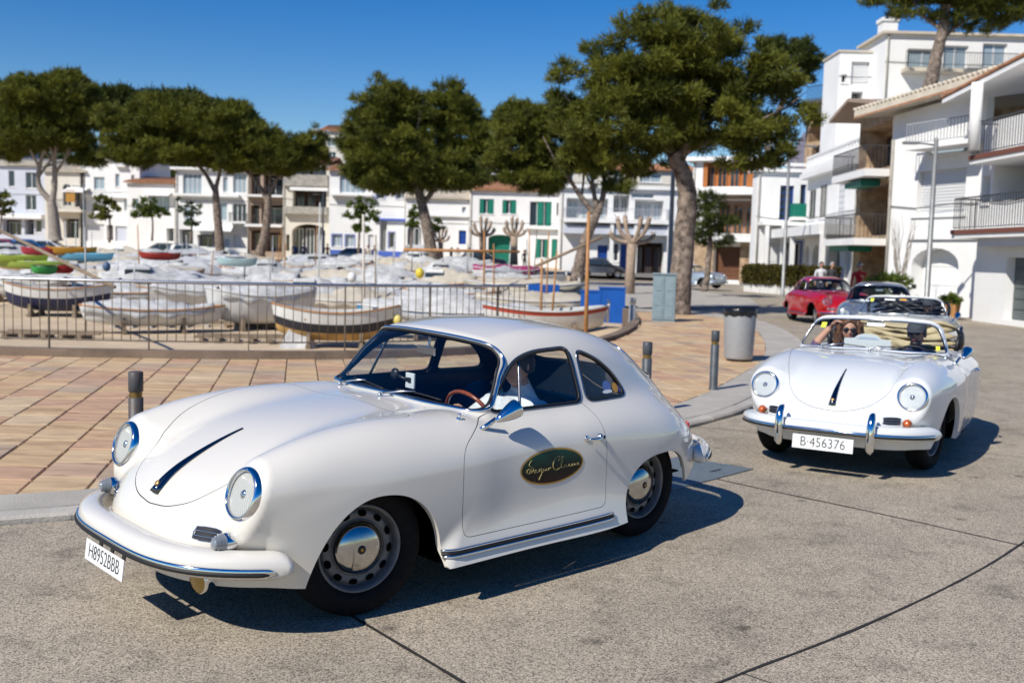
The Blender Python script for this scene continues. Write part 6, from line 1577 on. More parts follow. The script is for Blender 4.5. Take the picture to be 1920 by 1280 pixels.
h=House('white house with tall blue window and flat porch roof',(1416,62),(1512,62),322,540,1.2,WW,[w(1462,348,1488,413,frame=BLUED,n=2,m=5,t=.1),w(1500,346,1511,400,frame=BLUED),w(1524-14,346,1510,390),d(1440,455,1462,525,m=GARW),('loggia',1466,455,1480,530,dict(deep=.5)),w(1484,455,1500,500,trim=BLUEW)],group=G); h.flat_roof(.25,.22); h.slab(1414,1510,306,312,.3); h.slab(1420,1512,417,424,1.3,name='porch_roof'); h.slab(1480,1511,383,408,.9,GREENS,'balcony_screen'); h.slab(1479,1512,408,414,1.0,name='balcony')
h.post(1424,424,540,1.2,.22); h.post(1454,424,540,1.2,.22)
h=House('grey slate gable wall rising behind the blue-windowed white house',(1486,74),(1560,74),300,400,2,PURP,[],group=G,gable=(.42,2.3)); b=MB(); b.boxx(h.L*.62,h.L*.62+.7,.5,1.2,h.H,h.H+1.3); b.build('chimney',WW,h.root)
h=House('white arcaded house with round-arched windows and pierced parapet',(1510,60),(1606,49.5),322,548,9,WW,[w(1517,356,1529,411,deep=.07,pane=PANE,frame=GREYST),w(1537,347,1550,408,deep=.07,pane=PANE,frame=GREYST),('blind',1571,336,1584,402,dict(deep=.07)),('loggia',1508,460,1516,540,dict(deep=.5,arch=.9)),('loggia',1522,458,1538,540,dict(deep=.5,arch=.9)),('loggia',1550,452,1574,545,dict(deep=.5,arch=.9)),d(1583,455,1596,545,m=GARW)],group=G)
v=h.H
b=MB(); b.boxx(-.2,h.L+.1,-.45,-.003,v-.55,v-.25); b.boxx(-.2,h.L+.1,-.30,0,v-.25,v); b.build('cornice',WW,h.root); b=MB(); n=int(h.L/.55)
b.boxx(-.1,h.L,-.12,.12,v+.62,v+.75); b.boxx(-.1,h.L,-.12,.12,v+.003,v+.15); [b.boxx(i*h.L/n-.12,i*h.L/n+.12,-.1,.1,v+.15,v+.62) for i in range(n+1)]; b.build('parapet',WW,h.root)
b=MB(); zz=h.at(1540,440)[1]-h.z0; b.boxx(-1.5,h.L,-1.8,-.003,zz-.15,zz+.35); b.build('porch_roof',WW,h.root)
for px in (1456,1540,1604): u=h.at(px,500)[0]; b=MB(); b.boxx(u-.12,u+.12,-1.75,-1.51,-.3,zz-.15); b.build('column',WW,h.root)
h=House('narrow stone house with stacked balconies and green awnings',(1604,46),(1682,40.5),232,566,9,STONE,[('loggia',1612,235,1672,318,dict(deep=1.2,m=STONE,n=2,frame=BROWND)),('loggia',1612,345,1664,442,dict(deep=1.2,m=STONE,n=2,frame=BROWND)),('loggia',1610,462,1664,560,dict(deep=1.5,m=DARKIN,n=1))],group=G); h.balcony(1602,1668,325,1.0,.3,.95); h.balcony(1598,1662,449,1.3,.28,1.0)
h.slab(1618,1650,342,352,.8,GREENS,'awning'); h.slab(1596,1634,462,472,1.0,GREENS,'awning')
H_=h.H; A_=h.at(1600,232);B_1=h.at(1638,192);C_1=h.at(1684,196); b=MB(); pr=[(A_[0],A_[1]-h.z0),(B_1[0],B_1[1]-h.z0),(C_1[0],C_1[1]-h.z0)]; b.prism(pr+[(x,z+.14) for x,z in pr[::-1]],-1.1,3,'y'); b.build('roof',WBR,h.root); b=MB(); b.prism([(0,H_+.003),(h.L,H_+.003),(pr[2][0]-.02,pr[2][1]-.01),(max(.1,pr[1][0]),pr[1][1]-.01),(.0,H_+.2)],.002,2.8,'y'); b.build('gable_wall',STONE,h.root)
# big white house: facade facing the street with sloping roof edge
h=House('big white house with sloping roof, roller blind and arched recess',(1664,37.5),(1836,33.5),262,590,9,WW,[w(1742,233+32,1815,288,n=1,pane=PANEB),('blind',1720,318,1810,400,dict(n=14)),('garage',1708,465,1796,572,dict(deep=.55,m=WW,arch=.55,n=3)),d(1822,518,1834,585,m=BROWND)],group=G)
P=[h.at(1632,215),h.at(1682,188),h.at(1836,140),h.at(1925,118)]; P=[(u,z-h.z0) for u,z in P]
b=MB(); H_=h.H
q0=h.at(1664,222);q1=h.at(1836,172); pl=[(0,H_),(h.L,H_),(h.L,q1[1]-h.z0+.05),(0,q0[1]-h.z0+.05)]
b.prism(pl,0,.3,'y'); b.build('gable_wall',WW,h.root)
b=MB(); e0=h.at(1638,226); e0=(e0[0],e0[1]-h.z0); e1=h.at(1925,146); e1=(e1[0],e1[1]-h.z0)
V=[(e0[0],-.9,e0[1]),(e1[0],-.9,e1[1]),(e1[0],9,e1[1]+1.2),(e0[0],9,e0[1]+1.2)]; b.add(V+[(x,y,z+.30) for x,y,z in V],[(3,2,1,0),(4,5,6,7),(0,1,5,4),(1,2,6,5),(2,3,7,6),(3,0,4,7)]); r=b.build('roof',ROOFW,h.root)
t=MB(); n=34
for i in range(n): u=i/(n-1); a=Vector(V[0]).lerp(Vector(V[1]),u); c=Vector(V[3]).lerp(Vector(V[2]),u); t.tube([a+Vector((0,-.02,.32)),c+Vector((0,0,.32))],.07,5)
t.build('tile_row',ROOFW,r)['kind']='stuff'
b=MB(); b.add([(V[0][0],-.93,V[0][2]-.02),(V[1][0],-.93,V[1][2]-.02),(V[1][0],-.93,V[1][2]+.05),(V[0][0],-.93,V[0][2]+.05)],[(0,1,2,3)]); b.build('roof_edge',TILE,h.root)
h.slab(1706,1836,441,449,.10); h.slab(1735,1812,268-35,272-35,.0+.05) if 0 else None
b=MB(); u0,v0=h.at(1710,405); u1,_=h.at(1812,405); v0-=h.z0; b.boxx(u0,u1,-.07,-.003,v0-.08,v0); b.build('ledge',WW,h.root)
u0,v0=h.at(1738,272); u1,_=h.at(1860,272); h.railing(u0,u1,v0-h.z0-.1,.75,-.9,mat('pale_railing2',(.35,.36,.38),rough=.5)); b=MB(); b.boxx(u0,u1,-.95,-.003,v0-h.z0-.25,v0-h.z0-.1); b.build('balcony',WW,h.root)
u0,v0=h.at(1716,537); b=MB(); b.box((u0,-.06,v0-h.z0),(.10,.12,.16)); b.build('wall_lantern',BLACKP,h.root)
h=House('white house at the right edge with planter balconies and grey garage',(1834,32),(2010,27),235,610,9,WW,[('loggia',1862,300,1990,372,dict(deep=1.2,m=GARW,n=3)),('loggia',1846,330,1990,420,dict(deep=1.0,m=GARW,n=3)) if 0 else w(1842,330,1856,380,pane=PANEB),('garage',1884,483,2000,606,dict(deep=.3,m=GARD))],group=G)
h.balcony(1868,2010,282,.8,.24,1.0,base=REDB); h.balcony(1832,2010,430,.8,.24,1.0,base=REDB); h.slab(1864,2010,445,462,.5,WG)
u,v=h.at(1888,170); b=MB(); b.cyl((u,-.9,h.at(1888,282)[1]-h.z0),(u,-.9,v-h.z0+.2),.17,14); b.build('column',WW,h.root)
P0=h.at(1812,196); P1=h.at(2000,106); b=MB(); V=[(P0[0],-.8,P0[1]-h.z0),(P1[0],-.8,P1[1]-h.z0),(P1[0],5,P1[1]-h.z0+.9),(P0[0],5,P0[1]-h.z0+.9)]; b.add(V+[(x,y,z+.14) for x,y,z in V],[(3,2,1,0),(4,5,6,7),(0,1,5,4),(1,2,6,5),(2,3,7,6),(3,0,4,7)]); rf=b.build('roof',WW,h.root); t=MB(); n=46; Z=Vector((0,0,.20)); [t.tube([Vector(V[0]).lerp(Vector(V[1]),i/n)+Z-Vector((0,.04,0)),Vector(V[3]).lerp(Vector(V[2]),i/n)+Z],.065,5) for i in range(n+1)]; t.build('tile_row',TILE,rf)['kind']='stuff'
b=MB(); q=[(0,h.H),(h.L,h.H),(h.L,P1[1]-h.z0-.3),(0,P0[1]-h.z0+.0)]; b.prism(q,1.25,1.5,'y'); b.build('upper_wall',WW,h.root)
# hillside villa, arched terrace
h=House('hillside villa with glazed terrace above the sloping roof',(1658,58),(1990,58),64,200,4,WW,[w(1701,92,1760,132,pane=PANEB,n=2),w(1769,86,1815,130,pane=PANEB,n=2),w(1842,82,1888,126,pane=PANEB,n=2)],group='houses on the hill'); h.flat_roof(.25,.14,ROOFW); h.railing(h.at(1690,135)[0],h.at(1898,128)[0],h.at(1750,135)[1]-h.z0,1.,-.6); h.slab(1688,1900,134,141,.9,ROOFW,'terrace')
h=House('white hillside cube with chimney beside the villa',(1572,60),(1664,60),98,215,3,WW,[('blind',1596,116,1630,160,dict(n=8)),l(1596,172,1618,192,n=1),w(1574+4,140,1588,155)],group='houses on the hill'); h.flat_roof(.08,.12,ROOFW); h.chimney(1657,40,90,.85,WW,y=-.9)
h=House('honey stone terrace with a wide arch below the hillside cube',(1510,68),(1616,64),196,330,3,STONE,[('loggia',1516,215,1606,262,dict(deep=1.2,arch=.5,m=WC,n=3)),('loggia',1522,270,1600,320,dict(deep=.6,m=WC))],group='houses on the hill'); h.flat_roof(.2,.2,ROOFW); h.railing(0,h.L,h.H+.2,.9,-.05); h.chimney(1520,178,195,.5)
# hills behind the town
HILLM=mat('wooded_hillside',(.045,.055,.02),rough=1,noise=.4,nscale=.12,bump=1,bscale=.6)
V=[];F=[];n=60
for i in range(n+1):
    x=-260+i*8.5; 
    hz=lambda x:(9.0+5*math.exp(-((x+75)/45)**2)+2*math.sin(x*.06)+1.2*math.sin(x*.19)) if x<60 else 12
    V+=[(x,140,.5),(x,165,hz(x)*.75),(x,195,hz(x)),(x,260,hz(x)*.8)]
for i in range(n):
    for k in range(3): F.append((4*i+k,4*i+4+k,4*i+5+k,4*i+1+k))
o=meshobj('hillside',V,F,HILLM,None,True); o['kind']='structure'
V=[];F=[]
for i,(x,y) in enumerate([(21,82),(26,80),(36,72),(60,66)]): V+=[(x,y-10,.3),(x,y,4.5),(x,y+16,9),(x,y+60,10)]
for i in range(3):
    for k in range(3): F.append((4*i+k,4*i+4+k,4*i+5+k,4*i+1+k))
o=meshobj('hill_slope',V,F,HILLM,None,True); o['kind']='structure'
rs=np.random.RandomState(9); n=7000; x=rs.uniform(-170,60,n); yy=rs.uniform(150,200,n); zz=np.array([hz(a)*(.0+min(1,.75+(b-165)/30*.25) if b>165 else .75*(b-140)/25) for a,b in zip(x,yy)])
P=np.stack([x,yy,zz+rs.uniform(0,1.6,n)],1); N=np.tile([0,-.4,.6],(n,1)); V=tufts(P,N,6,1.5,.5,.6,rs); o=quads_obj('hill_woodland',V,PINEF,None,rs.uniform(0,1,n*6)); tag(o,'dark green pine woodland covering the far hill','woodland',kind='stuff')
# ------------------------------------------------------------------ boats on the beach
HW=mat('white_hull',(.62,.62,.60),rough=.35,noise=.12,nscale=2.5,coat=.2); HC=mat('cream_hull',(.60,.55,.44),rough=.45,noise=.15,nscale=2.5); HN=mat('black_hull_band',(.02,.022,.03),rough=.45,noise=.2,nscale=4); HO=mat('ochre_hull_bottom',(.45,.27,.09),rough=.7,noise=.35,nscale=3); HB=mat('blue_hull_stripe',(.03,.22,.45),rough=.45); HR=mat('red_hull_stripe',(.38,.05,.03),rough=.45); HNAVY=mat('navy_hull',(.015,.02,.06),rough=.45); HRED=mat('red_kayak',(.50,.02,.02),rough=.35)
TARP={'white':mat('white_tarpaulin',(.52,.52,.51),rough=.75,noise=.32,nscale=2.2,bump=.6,bscale=5),'cream':mat('cream_tarpaulin',(.50,.45,.36),rough=.8,noise=.2,nscale=1.6,bump=.6,bscale=5),'grey':mat('grey_tarpaulin',(.42,.43,.45),rough=.75,noise=.2,nscale=1.6,bump=.6,bscale=5),'magenta':mat('magenta_tarpaulin',(.30,.02,.12),rough=.8,noise=.2,nscale=2,bump=.5,bscale=5)}
WOODM2=mat('mast_wood',(.42,.20,.07),rough=.55,noise=.25,nscale=4); WOODG=mat('weathered_timber',(.26,.20,.14),rough=.9,noise=.35,nscale=5,bump=.4,bscale=20); DINT=mat('boat_interior',(.50,.50,.48),rough=.6,noise=.15,nscale=3)
KEY={'navy':'navy-bottomed','black':'black-banded','ochre':'ochre','blue':'blue-striped','red':'red-striped','plain':'plain-sided'}
BM={'navy':HNAVY,'black':HN,'ochre':HO,'blue':HB,'red':HR}
def hull(L,B,Hh,bands,pointed=True,sheer=.25):
    """half-breadths by station; returns a MB with a lofted hull; material slots from bands"""
    ns,nr=22,9; mb=MB(); V=[];F=[];M=[]
    def sec(t):
        if pointed: wd=max(.02,(1-abs(2*t-1)**2.6))**.75
        else: wd=(1-max(0,(2*t-1))**2.5)**.8 if t>.5 else .82+.18*min(1,t*4)
        sh=sheer*(2*t-1)**2; return wd,sh
    for i in range(ns+1):
        t=i/ns; wd,sh=sec(t); x=(t-.5)*L; rise=.30*Hh*abs(2*t-1)**3 if pointed or t>.5 else 0
        for j in range(2*nr+1):
            s=(j-nr)/nr; a=abs(s); yb=B/2*wd*(a**.62 if a<1 else 1)*(1 if s>0 else -1); zb=rise+(Hh+sh*Hh-rise)*(a**2.1)
            V.append((x+(.06*L*(a-.3)*((2*t-1)**5)),yb,zb))
    W_=2*nr+1
    for i in range(ns):
        for j in range(2*nr):
            F.append((i*W_+j,(i+1)*W_+j,(i+1)*W_+j+1,i*W_+j+1)); a=abs((j+.5-nr)/nr); k=0
            for lim,mi in bands:
                if a<lim: k=mi; break
            M.append(k)
    b=len(mb.V); mb.V+=V; mb.F+=F; mb.S+=[True]*len(F); mb.M+=M
    if not pointed: mb.add([V[j] for j in range(W_)],[tuple(range(W_))])
    return mb,sec
def boat(label,x,y,z,rz,L=5.,B=1.8,Hh=.72,band='plain',cover='white',mast=0.,pointed=True,stripe=False,seed=0,open_=False,tilt=0.,motor=False,group='small boats on the beach',prop=True,cabin=False,boom=None,name='boat',mastm=None):
    rnd=random.Random(seed); t=thing(name,label,'boat',(x,y,z),rz,group)
    col=[HW,BM.get(band,HW),HN if band in('ochre',) else HB if band=='blue' else HR if band=='red' else HW,DINT]
    bands={'plain':[(2,0)],'navy':[(.74,1),(2,0)],'black':[(.52,0),(.78,1),(2,0)],'ochre':[(.60,1),(.80,2),(2,0)],'blue':[(.86,0),(.95,1),(2,0)],'red':[(.88,0),(.96,1),(2,0)]}[band]
    base=HC if cover=='cream' and rnd.random()<.3 else HW; col[0]=base
    mb,sec=hull(L,B,Hh,bands,pointed); o=mb.build('hull',col,t); z0=.22 if prop else 0; o.location=(0,0,z0); o.rotation_euler=(tilt,0,0)
    ns=22
    def rim(tt,s): wd,sh=sec(tt); return Vector(((tt-.5)*L+.042*L*((2*tt-1)**5),s*B/2*wd,Hh*(1+sh)))
    g=MB()
    for s in (1,-1): g.tube([rim(i/ns,s) for i in range(ns+1)],.028,6)
    q=g.build('gunwale',WOODM2 if rnd.random()<.25 else HW,t); q.location=o.location; q.rotation_euler=o.rotation_euler
    if open_:
        I,_=hull(L*.97,B*.93,Hh*.98,[(2,0)],pointed); q=I.build('inside',DINT,t); q.location=(0,0,z0+.04)
        for tt in (.28,.48,.68):
            b=MB(); wd,_=sec(tt); b.boxx((tt-.5)*L-.12,(tt-.5)*L+.12,-B/2*wd*.88,B/2*wd*.88,Hh*.74,Hh*.78); q=b.build('thwart',HW if rnd.random()<.6 else WOODM2,t); q.location=(0,0,z0)
        b=MB(); b.tube([rim(1,0)+Vector((0,0,-.5)),rim(1,0)+Vector((.03,0,.18))],.05,6); q=b.build('stem_post',HW,t); q.location=(0,0,z0)
    else:
        # tarpaulin tented over a ridge
        V=[];F=[]; nu,nv=24,12; hr=rnd.uniform(.25,.55) if not cabin else .75; pk=rnd.uniform(.3,.6); a0,a1=rnd.uniform(0.,.1),rnd.uniform(.93,1.)
        for i in range(nu+1):
            tt=a0+(a1-a0)*i/nu; wd,sh=sec(tt); rh=hr*math.exp(-((tt-pk)/.33)**2)+.05+.05*sin(tt*17+seed)
            for j in range(nv+1):
                s=-1+2*j/nv; a=abs(s); zz=Hh*(1+sh)+rh*(1-a**1.35)-(.20+.06*sin(tt*31+seed*2))*(a>.99)+.035*sin(tt*40+s*6+seed)*(1-a)+.028*sin(s*14+tt*23+seed)+rnd.uniform(-.009,.009)
                V.append(((tt-.5)*L+.042*L*((2*tt-1)**5),s*(B/2*wd+.045),zz))
        for i in range(nu):
            for j in range(nv): F.append((i*(nv+1)+j,(i+1)*(nv+1)+j,(i+1)*(nv+1)+j+1,i*(nv+1)+j+1))
        q=meshobj('tarpaulin',V,F,TARP[cover],t,True); q.location=(0,0,z0); q.rotation_euler=o.rotation_euler
        md=q.modifiers.new('s','SOLIDIFY'); md.thickness=.015
        if rnd.random()<.6:
            b=MB()
            for tt in (.25,.5,.75):
                wd,sh=sec(tt); xx=(tt-.5)*L; b.tube([(xx,-B/2*wd-.06,Hh*.5),(xx,-B/2*wd-.06,Hh*(1+sh)),(xx,0,Hh*(1+sh)+hr*math.exp(-((tt-pk)/.33)**2)+.07),(xx,B/2*wd+.06,Hh*(1+sh)),(xx,B/2*wd+.06,Hh*.5)],.008,4)
            q=b.build('lashing_rope',mat('blue_rope',(.05,.12,.3),rough=.8),t); q.location=(0,0,z0)
    if mast:
        b=MB(); b.tube([(.05*L,0,.15),(.05*L+rnd.uniform(-.2,.2),rnd.uniform(-.15,.15),mast)],[.04,.022],8); q=b.build('mast',mastm or WOODM2,t)
        if boom:
            b=MB(); a,bb=boom; b.tube([a,bb],.04,7); b.build('yard',WOODM2,t)
    if motor:
        b=MB(); b.box((-L/2-.15,0,Hh+.35),(.32,.26,.36)); b.boxx(-L/2-.2,-L/2-.1,-.05,.05,.1,Hh+.2); b.build('outboard_motor',BLACKP,t,bevel=.04)
    if cabin:
        b=MB(); b.box((-.05*L,0,Hh+.55),(L*.28,B*.6,.75),taper=.15); q=b.build('cabin',HW,t,bevel=.05); b=MB(); b.box((-.05*L,0,Hh+.68),(L*.255,B*.565,.22)); b.build('cabin_window',PANE,q)
    if prop:
        for tt in (.28,.72):
            b=MB(); xx=(tt-.5)*L; b.boxx(xx-.07,xx+.07,-B*.42,B*.42,0,.13); b.build('cradle_beam',WOODG,t)
            for s in (1,-1): b=MB(); b.add([(xx-.05,s*B*.16,.13),(xx+.05,s*B*.16,.13),(xx+.05,s*B*.40,.13),(xx-.05,s*B*.40,.13),(xx-.05,s*B*.40,.50),(xx+.05,s*B*.40,.50)],[(0,1,2,3),(3,2,5,4),(0,3,4),(1,5,2),(0,4,5,1)]); b.build('chock',WOODG,t)
    return t
def bz(x,y): return gz(x,y)
def put(px,D,**k): r=ray(px,480); X=r[0]/r[1]*D; return X,D,bz(X,D)
def B_(label,px,D,rz,**k): x,y,z=put(px,D); return boat(label,x,y,z,R(rz),**k)
# the ones that stand out
B_('white wooden boat with black band, pale blue line and ochre bottom behind the coupe windscreen',632,30,6,L=3.45,B=1.6,Hh=.86,band='ochre',open_=True,seed=1)
B_('open white boat with red stripe and two bare masts beside the blue container',1026,31,10,L=3.6,B=1.5,Hh=.66,band='red',open_=True,seed=2,mast=2.7)
B_('white open boat with navy bottom nearest the railing at the left edge',108,38.5,3,L=3.7,B=1.6,Hh=.85,band='navy',open_=True,seed=3)
B_('small white dinghy hauled on timber skids under a pale cover',288,33.5,22,L=4.2,B=1.5,Hh=.55,cover='white',seed=4,motor=False)
B_('tall boat under a hanging white sheet next to the black-banded boat',492,35.5,28,L=3.6,B=1.7,Hh=1.0,cover='white',seed=5)
B_('long white boat with thin blue line behind the black-banded boat',860,34,4,L=6.2,B=1.8,Hh=.7,band='blue',cover='white',seed=6)
B_('boat under a magenta cover near the sea front road',955,62,12,L=4.2,B=1.9,Hh=.8,cover='magenta',seed=7)
B_('cream-covered boat with a wooden mast just left of the blue containers',1015,38,10,L=4.6,B=1.6,Hh=.6,cover='cream',mast=3.4,seed=8)
B_('larger cream-covered boat with a tall mast before the green-shuttered house',985,46,-12,L=5.2,B=1.9,Hh=.8,cover='cream',mast=3.6,seed=9)
# rows behind: near to far
cov=['white','white','cream','white','grey','white','cream','white']; bnd=['plain','plain','blue','plain','red','black','plain','navy','plain']
rr_=random.Random(5); rows=[]
for D_,n_,x0_,x1_ in ((41.5,10,185,1000),(44.8,11,-15,960),(48.5,13,15,1050),(52.5,13,-20,980),(57,14,10,1000),(61.5,15,-15,1040),(66,15,0,930),(71,14,-10,900)):
    rows.append((D_,[(x0_+(x1_-x0_)*(i_+rr_.uniform(.15,.85))/n_,rr_.uniform(-24,24)) for i_ in range(n_)]))
ORD=['first','second','third','fourth','fifth','sixth','seventh','eighth','ninth','tenth','eleventh','twelfth','thirteenth','fourteenth','fifteenth']
k=0; rnd=random.Random(21)
for ri,(D,lst) in enumerate(rows):
    for ci,(px,a) in enumerate(lst):
        k+=1; c=cov[(k*5+ri)%8]; bd=bnd[(k*7+ri)%9]; op=(k%6==4); mt=rnd.uniform(1.8,3.6) if (k%3==1) else 0; cab=(k%9==5)
        L=rnd.uniform(3.2,5.0); desc=('open' if op else c+'-covered')+(' cabin' if cab and not op else '')+' '+KEY[bd]+(' masted' if mt else '')+' boat'
        B_(f'{desc}, {ORD[ci]} from the left in the {ORD[ri]} row',px+rnd.uniform(-6,6),D+rnd.uniform(-1.2,1.2),a+rnd.choice([0,0,180,0,180,-25,30]),L=L,B=rnd.uniform(1.3,1.8),Hh=rnd.uniform(.5,.8),band=bd,cover=c,open_=op,seed=30+k,mast=mt,motor=(k%5==2),cabin=cab and not op,pointed=(k%4!=3),tilt=rnd.uniform(-.08,.08),mastm=(WOODM2 if k%5==0 else (HW if k%2 else GALV)))
# masts standing tall by themselves on near boats: real poles lashed upright
def pole(label,px,D,y0,y1,r,m,lean=0.):
    p=atY(px,y1,D); q=atY(px+lean,y0,D); b=MB(); b.tube([(0,0,bz(p.x,p.y)-p.z),tuple(Vector((q-p)))],[r,r*.7],8); t=b.build('mast_pole',m,None); t.location=p; return tag(t,label,'pole','bare masts and poles on the beach')
pole('pale pole beside the black-banded boat, thicker than its neighbour',683,36,402,600,.055,mat('pale_pole',(.60,.55,.48),rough=.7),-2)
pole('thin brown pole right of the pale pole',703,40,440,575,.035,WOODG,2)
pole('orange-brown pole before the street with blue doors',1100,24.5,397,585,.055,WOODM2,4)
pole('short orange pole in the row before the green garage',908,44,432,540,.05,WOODM2)
pole('dark stub pole near the open red-striped boat',1015,31.,485,580,.045,WOODM2,1)
pole('grey mast among the left rows, standing straight',160,33,425,530,.035,GALV)
pole('white mast before the stone-arched house',597,45,380,500,.035,HW,3)
# long yards lying aslant
def yard(label,a,b,D0,D1,r,m):
    p=atY(a[0],a[1],D0); q=atY(b[0],b[1],D1); mb=MB(); mb.tube([(0,0,0),tuple(q-p)],[r,r*.8],8); o=mb.build('yard_spar',m,None); o.location=p; return tag(o,label,'spar','long spars lying over the boats')
yard('long grey spar slanting down over the left boats',(0,432),(215,538),36,25,.06,WOODG)
yard('orange spar held level over the middle boats',(757,468),(975,472),44,44,.07,WOODM2)
yard('dark spar rising to the right before the forked pine',(1003,500),(1130,444),30,30,.05,WOODG)
# kayaks and paddle boards on the left
def kayak(label,px,py,col,L=3.2,rz=0,D=40):
    p_=atY(px,py,D); x,y,z=p_; zz=0; mb,_=hull(L,.62,.28,[(2,0)],True,.35); m=mat('plastic_%d_%d'%(int(col[0]*99),int(col[1]*99)),col,rough=.4)
    t=thing('kayak',label,'kayak',(x,y,z+zz),R(rz),'bright kayaks on the rack'); mb.build('hull',m,t); b=MB(); b.ell((0,0,.30),(L*.46,.26,.06),20,8); b.build('deck',m,t); b=MB(); b.lathe([(.20,.36),(.24,.37),(.25,.33)],16,Matrix.Diagonal((1.6,1,1,1))); b.build('cockpit_rim',BLACKP,t)
kayak('lime kayak at the far left of the rack',22,494,(.32,.42,.06),2.6,6); kayak('lime kayak lying below the other lime one',60,505,(.30,.40,.07),2.8,-4); kayak('red kayak on top of the rack',80,480,(.36,.03,.05),1.6,3,41); kayak('orange-yellow kayak beside the red one',134,479,(.45,.22,.03),1.9,2,41)
kayak('pale blue kayak under the orange-yellow one',160,490,(.12,.36,.52),2.2,-3,41); kayak('bright green kayak low beside the white boat',83,515,(.04,.28,.06),.9,8,39.5); kayak('dark red kayak under the green one',112,513,(.35,.02,.02),1.1,-3,40); kayak('red upturned canoe behind the first covered boats',300,488,(.32,.03,.02),1.7,5,46); kayak('turquoise board lying on a covered boat',445,500,(.36,.50,.52),1.5,0,41)
x,y,z=put(95,41.6); b=MB()
for i in range(3):
    b.boxx(-3+i*3,-2.92+i*3,-.5,-.42,-.2,.95); b.boxx(-3+i*3,-2.92+i*3,.5,.58,-.2,.95)
    for zz in (.2,.55,.9): b.boxx(-3+i*3,-2.92+i*3,-.42,.5,zz-.06,zz)
o=b.build('kayak_rack',WOODG); o.location=(x,y,z); tag(o,'grey timber rack carrying the bright kayaks','rack')
# timber skids on the sand
def skids(label,px,py,n,w,step,rz,m):
    p=gnd(px,py,-1.2); t=thing('timber_skids',label,'skids',tuple(p),R(rz),'timber skids on the sand')
    for i in range(n): b=MB(); b.box((i*step,random.uniform(-.05,.05),.07),(.14,w,.13),(0,0,random.uniform(-.15,.15))); b.build('sleeper',m,t)
    for s in (-1,1): b=MB(); b.boxx(-.2,n*step,s*w*.3-.05,s*w*.3+.05,.14,.22); b.build('skid_rail',WOODG,t)
skids('weathered timber skids with pale rollers under the dinghy',215,612,8,1.1,.62,14,mat('pale_roller',(.55,.53,.50),rough=.7))
skids('short timber skids at the left by the railing foot',20,632,5,1.0,.55,4,WOODG); skids('timber skids beside the black-banded boat',380,640,6,1.2,.5,10,WOODG); skids('timber skids between the white-sheeted boat and the railing',440,615,5,1.4,.5,-12,WOODG)
p=gnd(560,652,-1.2); t=thing('covered_heap','small peaked white cover standing before the black-banded boat','cover',tuple(p)); b=MB(); V=[(-.5,-.4,0),(.5,-.3,0),(.48,.45,0),(-.48,.45,0),(-.15,-.02,.85),(.18,.03,.78)]; b.add(V,[(0,1,5,4),(1,2,5),(2,3,4,5),(3,0,4)]); b.build('sheet',TARP['grey'] if 0 else TARP['white'],t,bevel=.03)
# small clutter: buckets, crates, buoys
rnd=random.Random(77)
for i,(lab,px,py,c) in enumerate([('yellow buoy on the boat rows before the middle pine',787,512,(.65,.50,.05)),('white fender hanging near the pale pole',660,520,(.7,.7,.68)),('yellow buoy under the black-banded boat stern',746,600,(.6,.5,.15)),('blue barrel among the left boats',200,500,(.05,.10,.20))]):
    D=30 if px>500 else 34
    p=atY(px,py,D); t=MB(); t.ell((0,0,0),(.13,.13,.16),14,10); o=t.build('buoy',mat('buoy_%d'%i,c,rough=.45)); o.location=p; tag(o,lab,'buoy')
# blue containers
p=atY(1146,606,34); BLUEC=mat('blue_container_steel',(.005,.09,.40),rough=.45,noise=.15,nscale=4)
t=thing('blue_container','tall bright blue steel container at the edge of the beach','container',(p.x,p.y,p.z),R(-6)); b=MB(); b.boxx(-.42,.42,-.35,.35,.0,1.16); b.build('box',BLUEC,t,bevel=.01); b=MB(); b.boxx(-.46,.46,-.38,.38,1.165,1.21); b.build('lid',BLUEC,t); [MB().boxx(a_,a_+.08,-.375,-.352,.02,1.14).build('corner_post',BLUEC,t) for a_ in (-.44,.36)]
p=atY(1106,598,37); t=thing('blue_crate','lower blue steel box behind the tall container','container',(p.x,p.y,p.z),R(-6)); b=MB(); b.boxx(-.35,.35,-.35,.35,.0,1.0); b.build('box',BLUEC,t,bevel=.01); b=MB(); b.boxx(-.38,.38,-.38,.38,1.003,1.05); b.build('lid',BLUEC,t)
p=atY(1020,520,40); t=thing('blue_bin','small blue bin between the magenta-covered boat and the forked pine','bin',(p.x,p.y,bz(p.x,p.y)+.25)); b=MB(); b.box((0,0,.5),(1.1,.8,1.0),taper=-.12); b.build('box',BLUEC,t,bevel=.02); b=MB(); b.box((0,0,1.03),(1.2,.9,.06)); b.build('lid',BLUEC,t)
# sandy blocks by the wall end
# ------------------------------------------------------------------ the cars, their people, and the rest of the cast
c1=build_car('vintage_coupe','ivory vintage coupe with green oval door decal, closest to the camera','car',CAR1,.008,R(-1.8),IVORY,True,3,R(-12),plate='H8952BBB',plate_size=(.40,.095),decal=True,fog=True,group='vintage sports cars on the road')
c2=build_car('vintage_cabriolet','open white vintage cabriolet with chrome overriders following the coupe','car',CAR2,.0,0,COOLW,False,2,R(-8),plate='B·456376',plate_size=(.47,.11),overriders=True,ind_mat=AMBER,group='vintage sports cars on the road')
MR1=CARM[c1.name]; MR2=CARM[c2.name]
WS_=cloth('white_shirt',(.70,.71,.74)); FL=cloth('navy_floral',(.015,.025,.09),noise=.5,nscale=26,col2=(.20,.10,.14)); NV=cloth('navy_shirt',(.015,.03,.10))
DOWN=Matrix.Translation((0,0,-.075)); DN2=Matrix.Translation((0,0,-.105))
seated('person','person in a white shirt at the wheel of the ivory coupe',CAR1,(-.17,.36),WS_,MR1@Matrix.Translation((0,0,-.065)),'driver')
